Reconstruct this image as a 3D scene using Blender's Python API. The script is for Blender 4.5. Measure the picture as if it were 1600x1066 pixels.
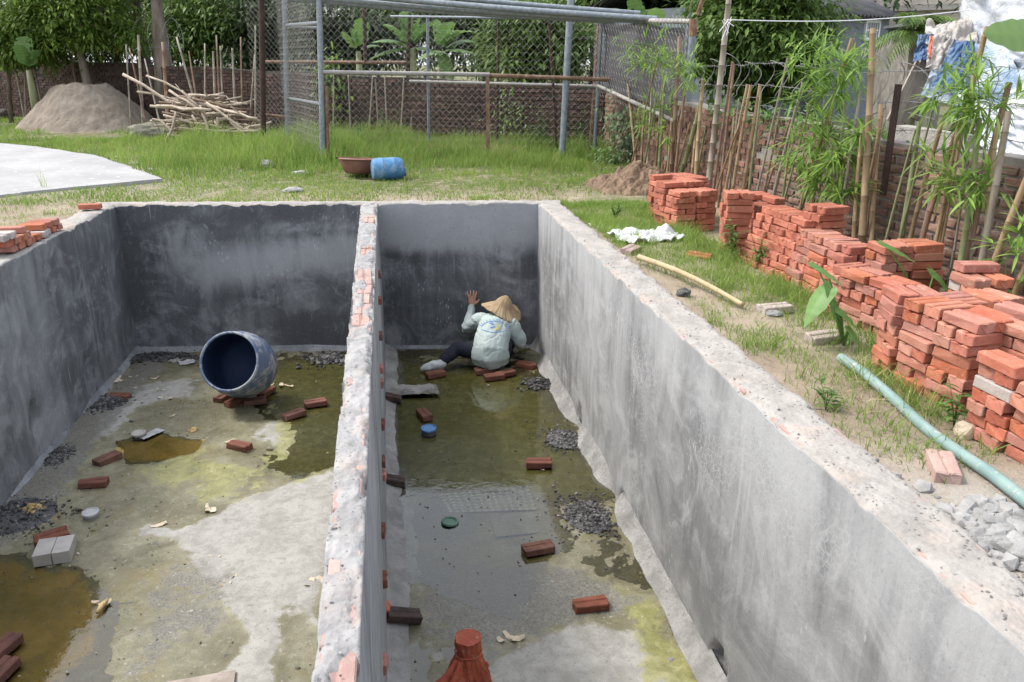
import bpy, bmesh, math, random
import numpy as np
from mathutils import Vector, Matrix, noise as mnoise

for o in list(bpy.data.objects):
    bpy.data.objects.remove(o)
SC = bpy.context.scene
COL = SC.collection
R = math.radians

# ------------------------------------------------------------------ camera, sky, sun, exposure
CAM_H, PITCH, YAW, FPX = 1.42, R(19.0), R(8.4), 1270.0
cd = bpy.data.cameras.new('camera')
cam = bpy.data.objects.new('camera', cd)
COL.objects.link(cam)
cam.location = (0, 0, CAM_H)
cam.rotation_euler = (R(90) - PITCH, 0, -YAW)
cd.sensor_width = 36.0
cd.lens = FPX / 1600 * 36.0
cd.clip_start, cd.clip_end = 0.05, 2000
SC.camera = cam

SUN_EL, SUN_AZ = R(54), R(-68)      # azimuth measured from +Y towards +X : sun stands to the left, a little beyond the pit
world = bpy.data.worlds.new('World')
SC.world = world
world.use_nodes = True
wn = world.node_tree.nodes
wl = world.node_tree.links
sky = wn.new('ShaderNodeTexSky')
sky.sky_type = 'NISHITA'
sky.sun_disc = False
sky.sun_elevation = SUN_EL
sky.sun_rotation = SUN_AZ
sky.air_density = 1.0
sky.dust_density = 5.0
sky.ozone_density = 1.0
veil = wn.new('ShaderNodeMix')          # thin even cloud in front of the blue: a bright hazy day
veil.data_type = 'RGBA'
veil.inputs[0].default_value = 0.6
veil.inputs[7].default_value = (5.3, 5.5, 5.8, 1)
wl.new(sky.outputs[0], veil.inputs[6])
wl.new(veil.outputs[2], wn['Background'].inputs[0])
wn['Background'].inputs[1].default_value = 0.15
sl = bpy.data.lights.new('sun', 'SUN')
sl.energy = 1.5
sl.angle = R(12.0)
sl.color = (1.0, 0.97, 0.93)
so = bpy.data.objects.new('sun', sl)
COL.objects.link(so)
sdir = Vector((math.sin(SUN_AZ) * math.cos(SUN_EL), math.cos(SUN_AZ) * math.cos(SUN_EL), math.sin(SUN_EL)))
so.rotation_euler = sdir.to_track_quat('Z', 'Y').to_euler()
so.location = sdir * 60
SC.view_settings.view_transform = 'Standard'
SC.view_settings.look = 'None'
SC.view_settings.gamma = 1.0
SC.view_settings.use_curve_mapping = False
SC.view_settings.exposure = 1.2
try:
    SC.cycles.use_denoising = True
    SC.cycles.max_bounces = 8
    SC.cycles.transparent_max_bounces = 16
    SC.cycles.caustics_reflective = False
    SC.cycles.caustics_refractive = False
except Exception:
    pass

# ------------------------------------------------------------------ where a line of sight meets the ground, a wall or a depth
_cr = Vector((math.cos(YAW), -math.sin(YAW), 0))
_fh = Vector((math.sin(YAW), math.cos(YAW), 0))
_fw = _fh * math.cos(PITCH) - Vector((0, 0, 1)) * math.sin(PITCH)
_up = _fh * math.sin(PITCH) + Vector((0, 0, 1)) * math.cos(PITCH)
_C = Vector((0, 0, CAM_H))
def ray(px, py):
    return _cr * ((px - 800) / FPX) + _up * ((533 - py) / FPX) + _fw
def at(px, py, z=-0.08):
    r = ray(px, py)
    return _C + r * ((z - CAM_H) / r.z)
def atd(px, py, d):
    r = ray(px, py)
    return _C + r * (d / r.dot(_fh))
def onx(px, py, X):
    r = ray(px, py)
    return _C + r * (X / r.x)
def ony(px, py, p0, p1):            # vertical plane through two ground points
    r = ray(px, py)
    n = Vector((-(p1[1] - p0[1]), p1[0] - p0[0], 0))
    t = n.dot(Vector((p0[0], p0[1], 0)) - Vector((_C.x, _C.y, 0))) / n.dot(r)
    return _C + r * t

# ------------------------------------------------------------------ numpy noise
def _h(ix, iy, s):
    n = (ix.astype(np.int64) * 374761393 + iy.astype(np.int64) * 668265263 + s * 974634777) & 0x7fffffff
    n = (n ^ (n >> 13)) * 1274126177 & 0x7fffffff
    n = n ^ (n >> 16)
    return (n & 0xffff) / 65535.0
def vn(x, y, s=0):
    x = np.asarray(x, float); y = np.asarray(y, float)
    ix = np.floor(x); iy = np.floor(y); fx = x - ix; fy = y - iy
    fx = fx * fx * fx * (fx * (fx * 6 - 15) + 10); fy = fy * fy * fy * (fy * (fy * 6 - 15) + 10)
    a = _h(ix, iy, s); b = _h(ix + 1, iy, s); c = _h(ix, iy + 1, s); d = _h(ix + 1, iy + 1, s)
    return (a * (1 - fx) + b * fx) * (1 - fy) + (c * (1 - fx) + d * fx) * fy
def fbm(x, y, s=0, o=4):
    t = 0; a = 0.5; f = 1.0
    for k in range(o):
        t = t + a * (vn(np.asarray(x) * f + 17.3 * k, np.asarray(y) * f - 9.1 * k, s + k) - 0.5)
        a *= 0.5; f *= 2.03
    return t
def sstep(a, b, x):
    t = np.clip((np.asarray(x, float) - a) / (b - a), 0, 1)
    return t * t * (3 - 2 * t)
def poly_dist(px, py, poly):
    """signed distance to a polygon, positive inside"""
    px = np.asarray(px, float); py = np.asarray(py, float)
    d = np.full(px.shape, 1e9); ins = np.zeros(px.shape, bool)
    n = len(poly)
    for i in range(n):
        ax, ay = poly[i][0], poly[i][1]; bx, by = poly[(i + 1) % n][0], poly[(i + 1) % n][1]
        ex, ey = bx - ax, by - ay
        t = np.clip(((px - ax) * ex + (py - ay) * ey) / (ex * ex + ey * ey + 1e-12), 0, 1)
        d = np.minimum(d, np.hypot(px - ax - t * ex, py - ay - t * ey))
        c = ((ay > py) != (by > py))
        xi = ax + (py - ay) * ex / (ey if abs(ey) > 1e-12 else 1e-12)
        ins ^= c & (px < xi)
    return np.where(ins, d, -d)

# ------------------------------------------------------------------ objects
def tag(o, label=None, cat=None, group=None, kind=None):
    if label: o['label'] = label
    if cat: o['category'] = cat
    if group: o['group'] = group
    if kind: o['kind'] = kind
    return o
def thing(name, loc, label, cat, group=None):
    o = bpy.data.objects.new(name, None)
    o.empty_display_size = 0.1
    o.location = loc
    COL.objects.link(o)
    return tag(o, label, cat, group)
def link_mesh(name, me, parent=None, origin=None, mats=()):
    for m in mats: me.materials.append(m)
    o = bpy.data.objects.new(name, me)
    COL.objects.link(o)
    if parent is not None: o.parent = parent
    if origin is not None: o.location = origin
    return o

class MB:
    """collects geometry (world coordinates) and links it as one mesh object"""
    def __init__(s): s.v = []; s.f = []; s.m = []; s.c = []; s.cur = 0; s.colr = 1.0
    def add(s, vs, fs, smooth=None):
        b = len(s.v); s.v.extend([tuple(p) for p in vs]); s.c.extend([s.colr] * len(vs))
        s.f.extend([tuple(i + b for i in f) for f in fs]); s.m.extend([s.cur] * len(fs))
    def box(s, c, size, rz=0, rx=0, ry=0, jit=0):
        M = Matrix.Translation(c) @ Matrix.Rotation(rz, 4, 'Z') @ Matrix.Rotation(ry, 4, 'Y') @ Matrix.Rotation(rx, 4, 'X')
        vs = []
        for z in (-.5, .5):
            for y in (-.5, .5):
                for x in (-.5, .5):
                    q = Vector((x * size[0], y * size[1], z * size[2]))
                    if jit: q += Vector((random.uniform(-jit, jit), random.uniform(-jit, jit), random.uniform(-jit, jit)))
                    vs.append(M @ q)
        s.add(vs, [(0, 2, 3, 1), (4, 5, 7, 6), (0, 1, 5, 4), (2, 6, 7, 3), (0, 4, 6, 2), (1, 3, 7, 5)])
    def tube(s, pts, rad, n=6, cap=True, squash=1.0):
        pts = [Vector(p) for p in pts]; k = len(pts)
        if not hasattr(rad, '__len__'): rad = [rad] * k
        vs = []; ref = None
        for i, p in enumerate(pts):
            t = (pts[min(i + 1, k - 1)] - pts[max(i - 1, 0)])
            if t.length < 1e-9: t = Vector((0, 0, 1))
            t.normalize()
            if ref is None:
                ref = Vector((0, 0, 1)) if abs(t.z) < .9 else Vector((1, 0, 0))
            a = (ref - t * ref.dot(t))
            if a.length < 1e-6: a = t.orthogonal()
            a.normalize(); ref = a; b = t.cross(a)
            for j in range(n):
                an = 2 * math.pi * j / n
                vs.append(p + (a * math.cos(an) * squash + b * math.sin(an)) * rad[i])
        fs = [(i * n + j, i * n + (j + 1) % n, (i + 1) * n + (j + 1) % n, (i + 1) * n + j) for i in range(k - 1) for j in range(n)]
        if cap: fs += [tuple(range(n))[::-1], tuple((k - 1) * n + j for j in range(n))]
        s.add(vs, fs)
    def lathe(s, prof, M, n=24):
        vs = []; k = len(prof)
        for r, z in prof:
            for j in range(n):
                an = 2 * math.pi * j / n
                vs.append(M @ Vector((r * math.cos(an), r * math.sin(an), z)))
        fs = [(i * n + j, i * n + (j + 1) % n, (i + 1) * n + (j + 1) % n, (i + 1) * n + j) for i in range(k - 1) for j in range(n)]
        s.add(vs, fs)
    def grid(s, fn, nu, nv):
        vs = [fn(i / (nu - 1), j / (nv - 1)) for i in range(nu) for j in range(nv)]
        s.add(vs, [(i * nv + j, (i + 1) * nv + j, (i + 1) * nv + j + 1, i * nv + j + 1) for i in range(nu - 1) for j in range(nv - 1)])
    def build(s, name, mats, parent=None, origin=None, smooth=False, autos=None):
        if not isinstance(mats, (list, tuple)): mats = [mats]
        me = bpy.data.meshes.new(name)
        off = Vector((0, 0, 0))
        if parent is not None:
            q = parent
            while q is not None: off += q.location; q = q.parent
        elif origin is not None: off = Vector(origin)
        me.from_pydata([(p[0] - off.x, p[1] - off.y, p[2] - off.z) for p in s.v], [], s.f)
        me.polygons.foreach_set('material_index', s.m)
        if smooth: me.polygons.foreach_set('use_smooth', [True] * len(s.f))
        ca = me.attributes.new('tint', 'FLOAT', 'POINT')
        ca.data.foreach_set('value', s.c)
        me.update()
        o = link_mesh(name, me, parent, off if (parent is None and origin is not None) else None, mats)
        if autos:
            bm = bmesh.new(); bm.from_mesh(me)
            for e in bm.edges:
                if len(e.link_faces) == 2 and e.calc_face_angle(0) > autos: e.smooth = False
            bm.to_mesh(me); bm.free()
        return o

def np_mesh(name, V, F, mats, parent=None, origin=None, smooth=True, attrs=None, mi=None):
    """V (n,3), F (m,k) arrays"""
    V = np.asarray(V, np.float32).copy(); F = np.asarray(F, np.int32)
    off = Vector((0, 0, 0))
    if parent is not None:
        q = parent
        while q is not None: off += q.location; q = q.parent
    elif origin is not None: off = Vector(origin)
    V -= np.array(off, np.float32)
    me = bpy.data.meshes.new(name)
    k = F.shape[1]
    me.vertices.add(len(V)); me.vertices.foreach_set('co', V.ravel())
    me.loops.add(F.size); me.loops.foreach_set('vertex_index', F.ravel())
    me.polygons.add(len(F))
    me.polygons.foreach_set('loop_start', np.arange(len(F), dtype=np.int32) * k)
    if mi is not None: me.polygons.foreach_set('material_index', np.asarray(mi, np.int32))
    if smooth: me.polygons.foreach_set('use_smooth', np.ones(len(F), bool))
    for n, a in (attrs or {}).items():
        ca = me.attributes.new(n, 'FLOAT', 'POINT'); ca.data.foreach_set('value', np.asarray(a, np.float32).ravel())
    me.update(calc_edges=True); me.validate()
    return link_mesh(name, me, parent, off if (parent is None and origin is not None) else None, mats if isinstance(mats, (list, tuple)) else [mats])
def grid_faces(nu, nv):
    i, j = np.meshgrid(np.arange(nu - 1), np.arange(nv - 1), indexing='ij')
    a = (i * nv + j).ravel()
    return np.stack([a, a + nv, a + nv + 1, a + 1], 1)

# ------------------------------------------------------------------ node helper
class G:
    def __init__(s, name):
        s.mat = bpy.data.materials.new(name); s.mat.use_nodes = True
        s.nt = s.mat.node_tree; s.n = s.nt.nodes; s.l = s.nt.links
        s.b = s.n['Principled BSDF']; s.out = s.n['Material Output']
        s.b.inputs['Specular IOR Level'].default_value = 0.3
    def put(s, sock, v):
        if isinstance(v, bpy.types.NodeSocket): s.l.new(v, sock)
        elif hasattr(v, '__len__') and len(v) == 3 and sock.type == 'RGBA': sock.default_value = (*v, 1)
        else: sock.default_value = v
    def co(s, kind='Object', scale=(1, 1, 1), loc=(0, 0, 0), rot=(0, 0, 0), rnd=False):
        t = s.n.new('ShaderNodeTexCoord'); m = s.n.new('ShaderNodeMapping')
        s.l.new(t.outputs[kind], m.inputs[0])
        m.inputs['Scale'].default_value = scale; m.inputs['Rotation'].default_value = rot; m.inputs['Location'].default_value = loc
        if rnd:
            oi = s.n.new('ShaderNodeObjectInfo'); cm = s.n.new('ShaderNodeVectorMath'); cm.operation = 'SCALE'
            cm.inputs[0].default_value = (37, 53, 71); s.l.new(oi.outputs['Random'], cm.inputs['Scale']); s.l.new(cm.outputs[0], m.inputs['Location'])
        return m.outputs[0]
    def noise(s, vec, scale=5, detail=5, rough=.6, dist=0):
        t = s.n.new('ShaderNodeTexNoise'); s.l.new(vec, t.inputs['Vector'])
        t.inputs['Scale'].default_value = scale; t.inputs['Detail'].default_value = detail; t.inputs['Roughness'].default_value = rough
        t.inputs['Distortion'].default_value = dist
        return t.outputs[0]
    def voro(s, vec, scale=5, feature='F1', out='Distance', rand=1.0):
        t = s.n.new('ShaderNodeTexVoronoi'); t.feature = feature; s.l.new(vec, t.inputs['Vector']); t.inputs['Scale'].default_value = scale
        t.inputs['Randomness'].default_value = rand
        return t.outputs[out]
    def wave(s, vec, scale=5, dist=2, detail=2, direction='X'):
        t = s.n.new('ShaderNodeTexWave'); t.bands_direction = direction; s.l.new(vec, t.inputs['Vector'])
        t.inputs['Scale'].default_value = scale; t.inputs['Distortion'].default_value = dist; t.inputs['Detail'].default_value = detail
        return t.outputs['Fac']
    def mr(s, v, a, b, c=0.0, d=1.0, sm=True):
        t = s.n.new('ShaderNodeMapRange'); t.interpolation_type = 'SMOOTHSTEP' if sm else 'LINEAR'
        s.put(t.inputs['Value'], v); t.inputs['From Min'].default_value = a; t.inputs['From Max'].default_value = b
        s.put(t.inputs['To Min'], c); s.put(t.inputs['To Max'], d)
        return t.outputs[0]
    def m(s, op, a, b=0.0, c=None):
        t = s.n.new('ShaderNodeMath'); t.operation = op; s.put(t.inputs[0], a); s.put(t.inputs[1], b)
        if c is not None: s.put(t.inputs[2], c)
        return t.outputs[0]
    def mix(s, f, a, b, blend='MIX'):
        t = s.n.new('ShaderNodeMix'); t.data_type = 'RGBA'; t.blend_type = blend
        s.put(t.inputs[0], f); s.put(t.inputs[6], a); s.put(t.inputs[7], b)
        return t.outputs[2]
    def attr(s, name):
        t = s.n.new('ShaderNodeAttribute'); t.attribute_name = name
        return t.outputs['Fac']
    def xyz(s, vec):
        t = s.n.new('ShaderNodeSeparateXYZ'); s.l.new(vec, t.inputs[0]); return t.outputs
    def rnd(s):
        return s.n.new('ShaderNodeObjectInfo').outputs['Random']
    def hsv(s, col, h=.5, sat=1.0, v=1.0):
        t = s.n.new('ShaderNodeHueSaturation'); s.put(t.inputs['Color'], col); s.put(t.inputs['Hue'], h); s.put(t.inputs['Saturation'], sat); s.put(t.inputs['Value'], v)
        return t.outputs[0]
    def bump(s, hgt, strength=.3, dist=.01, prev=None):
        t = s.n.new('ShaderNodeBump'); s.put(t.inputs['Height'], hgt); t.inputs['Strength'].default_value = strength; t.inputs['Distance'].default_value = dist
        if prev is not None: s.l.new(prev, t.inputs['Normal'])
        s.l.new(t.outputs[0], s.b.inputs['Normal']); return t.outputs[0]
    def base(s, col): s.put(s.b.inputs['Base Color'], col); return s
    def rough(s, v): s.put(s.b.inputs['Roughness'], v); return s
    def leafy(s, col, trans=.35):
        d = s.b; t = s.n.new('ShaderNodeBsdfTranslucent'); s.put(t.inputs[0], col); s.base(col)
        mx = s.n.new('ShaderNodeMixShader'); mx.inputs[0].default_value = trans
        s.l.new(d.outputs[0], mx.inputs[1]); s.l.new(t.outputs[0], mx.inputs[2]); s.l.new(mx.outputs[0], s.out.inputs[0])
        return s

def simple(name, a, b, scale=8, rough=.8, bump=.2, bscale=40, bdist=.004, metallic=0.0, stretch=(1, 1, 1), rv=.15, spec=.3, tint=False, speck=None):
    g = G(name); v = g.co(scale=stretch, rnd=True)
    n = g.noise(v, scale, 6, .65)
    c = g.mix(g.mr(n, .32, .68), a, b)
    if speck is not None:
        c = g.mix(g.mr(g.noise(v, scale * 6, 3, .6), .6, .72), c, speck)
    if rv: c = g.hsv(c, v=g.mr(g.rnd(), 0, 1, 1 - rv, 1 + rv, False))
    if tint: c = g.hsv(c, v=g.attr('tint'))
    g.base(c); g.rough(g.mr(n, .2, .8, max(0, rough - .12), min(1, rough + .1)))
    g.b.inputs['Metallic'].default_value = metallic
    g.b.inputs['Specular IOR Level'].default_value = spec
    if bump: g.bump(g.noise(v, bscale, 5, .65), bump, bdist)
    return g.mat
# ------------------------------------------------------------------ materials
M = {}
def plaster(name, light, mid, dark, cover=.5, streak=.5, crack=0.0, lowdark=0.0, moss=0.0, efflo=.3, patch=.6):
    """trowelled cement render: damp clouds, run marks, mineral bloom, hairline crazing"""
    g = G(name)
    o = g.co(); X = g.xyz(o)
    big = g.noise(g.co(scale=(1, 1, .8)), .8, 5, .6, .5)
    med = g.noise(o, 2.4, 7, .68, .9)
    tall = g.noise(g.co(scale=(2.6, 2.6, .55), loc=(6, 2, 1)), 1.0, 7, .66, .8)
    st = g.noise(g.co(scale=(9, 9, .7), loc=(3, 1, 7)), 1.0, 6, .7, .4)
    swirl = g.noise(g.co(scale=(1.5, 1.5, 2.6), loc=(9, 4, 2)), 1.0, 8, .72, 1.1)
    fine = g.noise(o, 36, 5, .75)
    smask = g.mr(g.noise(g.co(loc=(1, 5, 9)), .9, 3, .5), .42, .6)
    c = g.mix(g.mr(g.m('ADD', g.m('MULTIPLY', big, .55), g.m('MULTIPLY', tall, .45)), cover - .12, cover + .12), dark, mid)
    c = g.mix(g.m('MULTIPLY', g.mr(med, .47, .68), patch), c, light)
    c = g.mix(g.m('MULTIPLY', g.mr(med, .48, .3), patch * .8), c, dark)
    c = g.mix(g.m('MULTIPLY', g.m('MULTIPLY', g.mr(st, .5, .66), smask), streak), c, light)
    c = g.mix(g.m('MULTIPLY', g.m('MULTIPLY', g.mr(st, .47, .34), smask), streak), c, dark)
    c = g.mix(g.m('MULTIPLY', g.mr(swirl, .5, .74), efflo), c, light)
    tone = g.attr('tone')
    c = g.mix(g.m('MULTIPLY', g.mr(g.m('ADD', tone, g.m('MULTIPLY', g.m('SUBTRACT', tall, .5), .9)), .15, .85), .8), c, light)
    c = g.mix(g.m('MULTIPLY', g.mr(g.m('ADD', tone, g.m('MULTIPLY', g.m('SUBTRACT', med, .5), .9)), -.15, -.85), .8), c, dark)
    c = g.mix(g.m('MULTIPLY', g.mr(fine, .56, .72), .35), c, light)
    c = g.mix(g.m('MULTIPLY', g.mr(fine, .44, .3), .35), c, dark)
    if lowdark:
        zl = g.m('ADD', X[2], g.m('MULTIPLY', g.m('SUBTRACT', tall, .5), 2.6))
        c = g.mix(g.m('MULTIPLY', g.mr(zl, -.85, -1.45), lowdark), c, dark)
    if moss:
        zm = g.m('ADD', X[2], g.m('MULTIPLY', g.m('SUBTRACT', med, .5), 1.6))
        c = g.mix(g.m('MULTIPLY', g.mr(zm, -1.2, -1.5), moss), c, (.035, .034, .02))
    dr = g.noise(g.co(scale=(26, 26, .8), loc=(0, 0, 5)), 1.0, 2, .5)
    dm = g.noise(g.co(scale=(1.6, 1.6, 1.6), loc=(4, 4, 4)), 1.0, 2, .5)
    c = g.mix(g.m('MULTIPLY', g.m('MULTIPLY', g.mr(dr, .68, .74), g.mr(dm, .54, .62)), .7), c, tuple(min(.6, x * 1.4) for x in light))
    sp = g.voro(g.co(scale=(30, 30, 11), rot=(.5, .5, 0)), 1.0)
    smk = g.mr(g.noise(g.co(loc=(8, 1, 4)), 1.7, 4, .6), .56, .66)
    c = g.mix(g.m('MULTIPLY', g.m('MULTIPLY', g.mr(sp, .26, .16), smk), .55), c, tuple(min(.6, x * 1.3) for x in light))
    arc = g.wave(g.co(scale=(1, 1, 1.5)), 3.2, 9, 3)
    c = g.mix(g.m('MULTIPLY', g.m('MULTIPLY', g.mr(arc, .82, .98), g.mr(swirl, .48, .6)), .22), c, light)
    if crack:
        wv = g.n.new('ShaderNodeVectorMath'); wv.operation = 'ADD'
        wn2 = g.n.new('ShaderNodeTexNoise'); wn2.inputs['Scale'].default_value = 6; g.l.new(g.co(), wn2.inputs['Vector'])
        sc_ = g.n.new('ShaderNodeVectorMath'); sc_.operation = 'SCALE'; sc_.inputs['Scale'].default_value = 1.6; g.l.new(wn2.outputs[1], sc_.inputs[0])
        g.l.new(g.co(scale=(26, 26, 30)), wv.inputs[0]); g.l.new(sc_.outputs[0], wv.inputs[1])
        e = g.voro(wv.outputs[0], 1.0, 'DISTANCE_TO_EDGE')
        reg = g.mr(g.noise(g.co(scale=(1.1, 1.1, 1.1), loc=(2, 7, 3)), 1.0, 4, .6), .53, .66)
        reg = g.m('MULTIPLY', reg, g.mr(X[1], 4.2, 3.0))
        c = g.mix(g.m('MULTIPLY', g.m('MULTIPLY', g.mr(e, .09, .02), reg), crack), c, light)
    g.base(c)
    g.rough(g.mr(big, .3, .7, .62, .9))
    h = g.m('ADD', g.m('MULTIPLY', med, .5), g.m('ADD', g.m('MULTIPLY', st, .25), g.m('MULTIPLY', fine, .35)))
    g.bump(h, .45, .016)
    return g.mat
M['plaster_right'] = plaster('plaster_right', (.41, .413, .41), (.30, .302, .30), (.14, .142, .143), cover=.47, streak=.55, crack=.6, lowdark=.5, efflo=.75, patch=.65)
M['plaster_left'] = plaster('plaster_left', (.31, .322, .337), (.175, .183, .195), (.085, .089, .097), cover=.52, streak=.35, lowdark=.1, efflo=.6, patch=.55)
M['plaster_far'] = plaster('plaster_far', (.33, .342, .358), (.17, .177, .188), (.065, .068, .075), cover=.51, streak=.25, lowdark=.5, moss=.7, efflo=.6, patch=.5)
M['plaster_part'] = plaster('plaster_part', (.40, .41, .42), (.27, .275, .285), (.12, .125, .13), cover=.45, streak=.5, efflo=.3)

def mortar(name, a, b, c3, pits=.6):
    g = G(name); o = g.co()
    n1 = g.noise(o, 7, 7, .7, .5); n2 = g.noise(o, 30, 5, .7)
    c = g.mix(g.mr(n1, .33, .66), a, b)
    c = g.mix(g.m('MULTIPLY', g.mr(n2, .6, .75), .6), c, c3)
    v = g.voro(g.co(), 42)
    keep = g.mr(g.noise(g.co(loc=(5, 5, 5)), 9, 2, .5), .5, .6)
    c = g.mix(g.m('MULTIPLY', g.m('MULTIPLY', g.mr(v, .32, .2), keep), pits), c, c3)
    c = g.mix(g.m('MULTIPLY', g.mr(g.noise(g.co(loc=(2, 8, 1)), 3.3, 5, .6), .52, .72), .5), c, (.46, .36, .30))
    g.base(c); g.rough(.93)
    g.bump(g.m('ADD', g.m('MULTIPLY', n1, .4), g.m('ADD', g.m('MULTIPLY', n2, .4), g.m('MULTIPLY', v, .25))), .9, .02)
    return g.mat
M['mortar'] = mortar('mortar', (.26, .245, .225), (.35, .33, .305), (.10, .10, .10), .8)
M['mortar_part'] = mortar('mortar_part', (.23, .226, .222), (.335, .33, .325), (.07, .07, .072))
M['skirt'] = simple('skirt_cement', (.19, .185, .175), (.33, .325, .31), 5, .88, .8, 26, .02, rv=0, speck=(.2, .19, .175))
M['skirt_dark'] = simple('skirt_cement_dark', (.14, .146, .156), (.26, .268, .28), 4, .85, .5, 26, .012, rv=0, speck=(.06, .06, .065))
M['hollow'] = simple('hollow_cement', (.2, .2, .2), (.36, .36, .35), 6, .9, .6, 26, .012, rv=0)

def brick_mat(name, a, b, dusty, dark, rv=.16):
    g = G(name); v = g.co(rnd=True)
    n = g.noise(v, 9, 6, .7); f = g.noise(v, 60, 4, .7)
    c = g.mix(g.mr(n, .32, .68), a, b)
    c = g.mix(g.m('MULTIPLY', g.mr(g.noise(v, 16, 5, .7, .8), .56, .72), .7), c, dusty)
    c = g.mix(g.m('MULTIPLY', g.mr(f, .62, .74), .55), c, dark)
    r = g.rnd()
    c = g.hsv(c, h=g.mr(r, 0, 1, .496, .507, False), sat=g.mr(g.m('FRACT', g.m('MULTIPLY', r, 7.31)), 0, 1, .82, 1.08, False), v=g.mr(g.m('FRACT', g.m('MULTIPLY', r, 3.77)), 0, 1, 1 - rv, 1 + rv, False))
    g.base(c); g.rough(.9); g.bump(g.m('ADD', f, n), .55, .006)
    return g.mat
M['brick'] = brick_mat('fresh_brick', (.34, .112, .07), (.42, .16, .105), (.46, .30, .225), (.13, .05, .037), .15)
M['brick_wet'] = brick_mat('damp_brick', (.12, .045, .032), (.19, .075, .05), (.25, .15, .11), (.05, .027, .022), .2)
M['brick_pale'] = brick_mat('mortared_brick', (.34, .215, .18), (.41, .285, .25), (.40, .375, .355), (.24, .175, .155), .12)
M['brick_black'] = brick_mat('black_wet_brick', (.035, .026, .023), (.085, .055, .045), (.13, .09, .075), (.01, .01, .01), .1)
M['brick_grey'] = brick_mat('dusty_brick', (.34, .28, .25), (.43, .37, .34), (.5, .46, .43), (.2, .16, .14), .1)
M['brick_old'] = brick_mat('weathered_brick', (.15, .088, .068), (.25, .155, .12), (.27, .245, .215), (.055, .046, .04), .3)
M['mortar_old'] = simple('old_mortar', (.14, .13, .115), (.27, .25, .225), 3, .95, .5, 30, .01, rv=0)
M['brick_far'] = brick_mat('dark_brick', (.085, .045, .036), (.16, .085, .065), (.15, .13, .115), (.03, .026, .024), .25)  # darker brown brick of the back wall
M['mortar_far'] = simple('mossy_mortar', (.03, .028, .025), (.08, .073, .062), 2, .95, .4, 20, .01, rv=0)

def soil():
    g = G('soil'); o = g.co(); X = g.xyz(o)
    n1 = g.noise(o, 1.1, 6, .65); n2 = g.noise(o, 9, 6, .7); n3 = g.noise(o, 55, 4, .7)
    c = g.mix(g.mr(n1, .35, .65), (.245, .195, .14), (.34, .28, .21))
    c = g.mix(g.m('MULTIPLY', g.mr(n2, .5, .72), .7), c, (.15, .118, .085))
    c = g.mix(g.m('MULTIPLY', g.mr(n3, .58, .75), .5), c, (.40, .365, .32))
    c = g.mix(g.m('MULTIPLY', g.attr('green'), g.mr(n2, .3, .55)), c, (.085, .105, .03))
    c = g.mix(g.m('MULTIPLY', g.attr('pale'), g.mr(n2, .25, .5)), c, (.38, .365, .335))
    g.base(c); g.rough(.95); g.bump(g.m('ADD', g.m('MULTIPLY', n2, .5), g.m('MULTIPLY', n3, .5)), .8, .03)
    return g.mat
M['soil'] = soil()
M['soil_dark'] = simple('dug_soil', (.14, .095, .062), (.25, .175, .12), 6, .95, .8, 26, .03, rv=0)
M['sand'] = simple('sand', (.19, .155, .12), (.27, .23, .185), 3.5, .97, .9, 22, .03, rv=0, speck=(.14, .115, .09))
M['concrete'] = simple('slab_concrete', (.27, .27, .27), (.35, .348, .342), 1.2, .85, .3, 22, .004, rv=0, speck=(.5, .48, .45))
M['muck'] = simple('wet_silt', (.035, .035, .038), (.10, .098, .095), 12, .55, .8, 40, .02, rv=0, spec=.5, speck=(.22, .2, .18))

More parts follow.
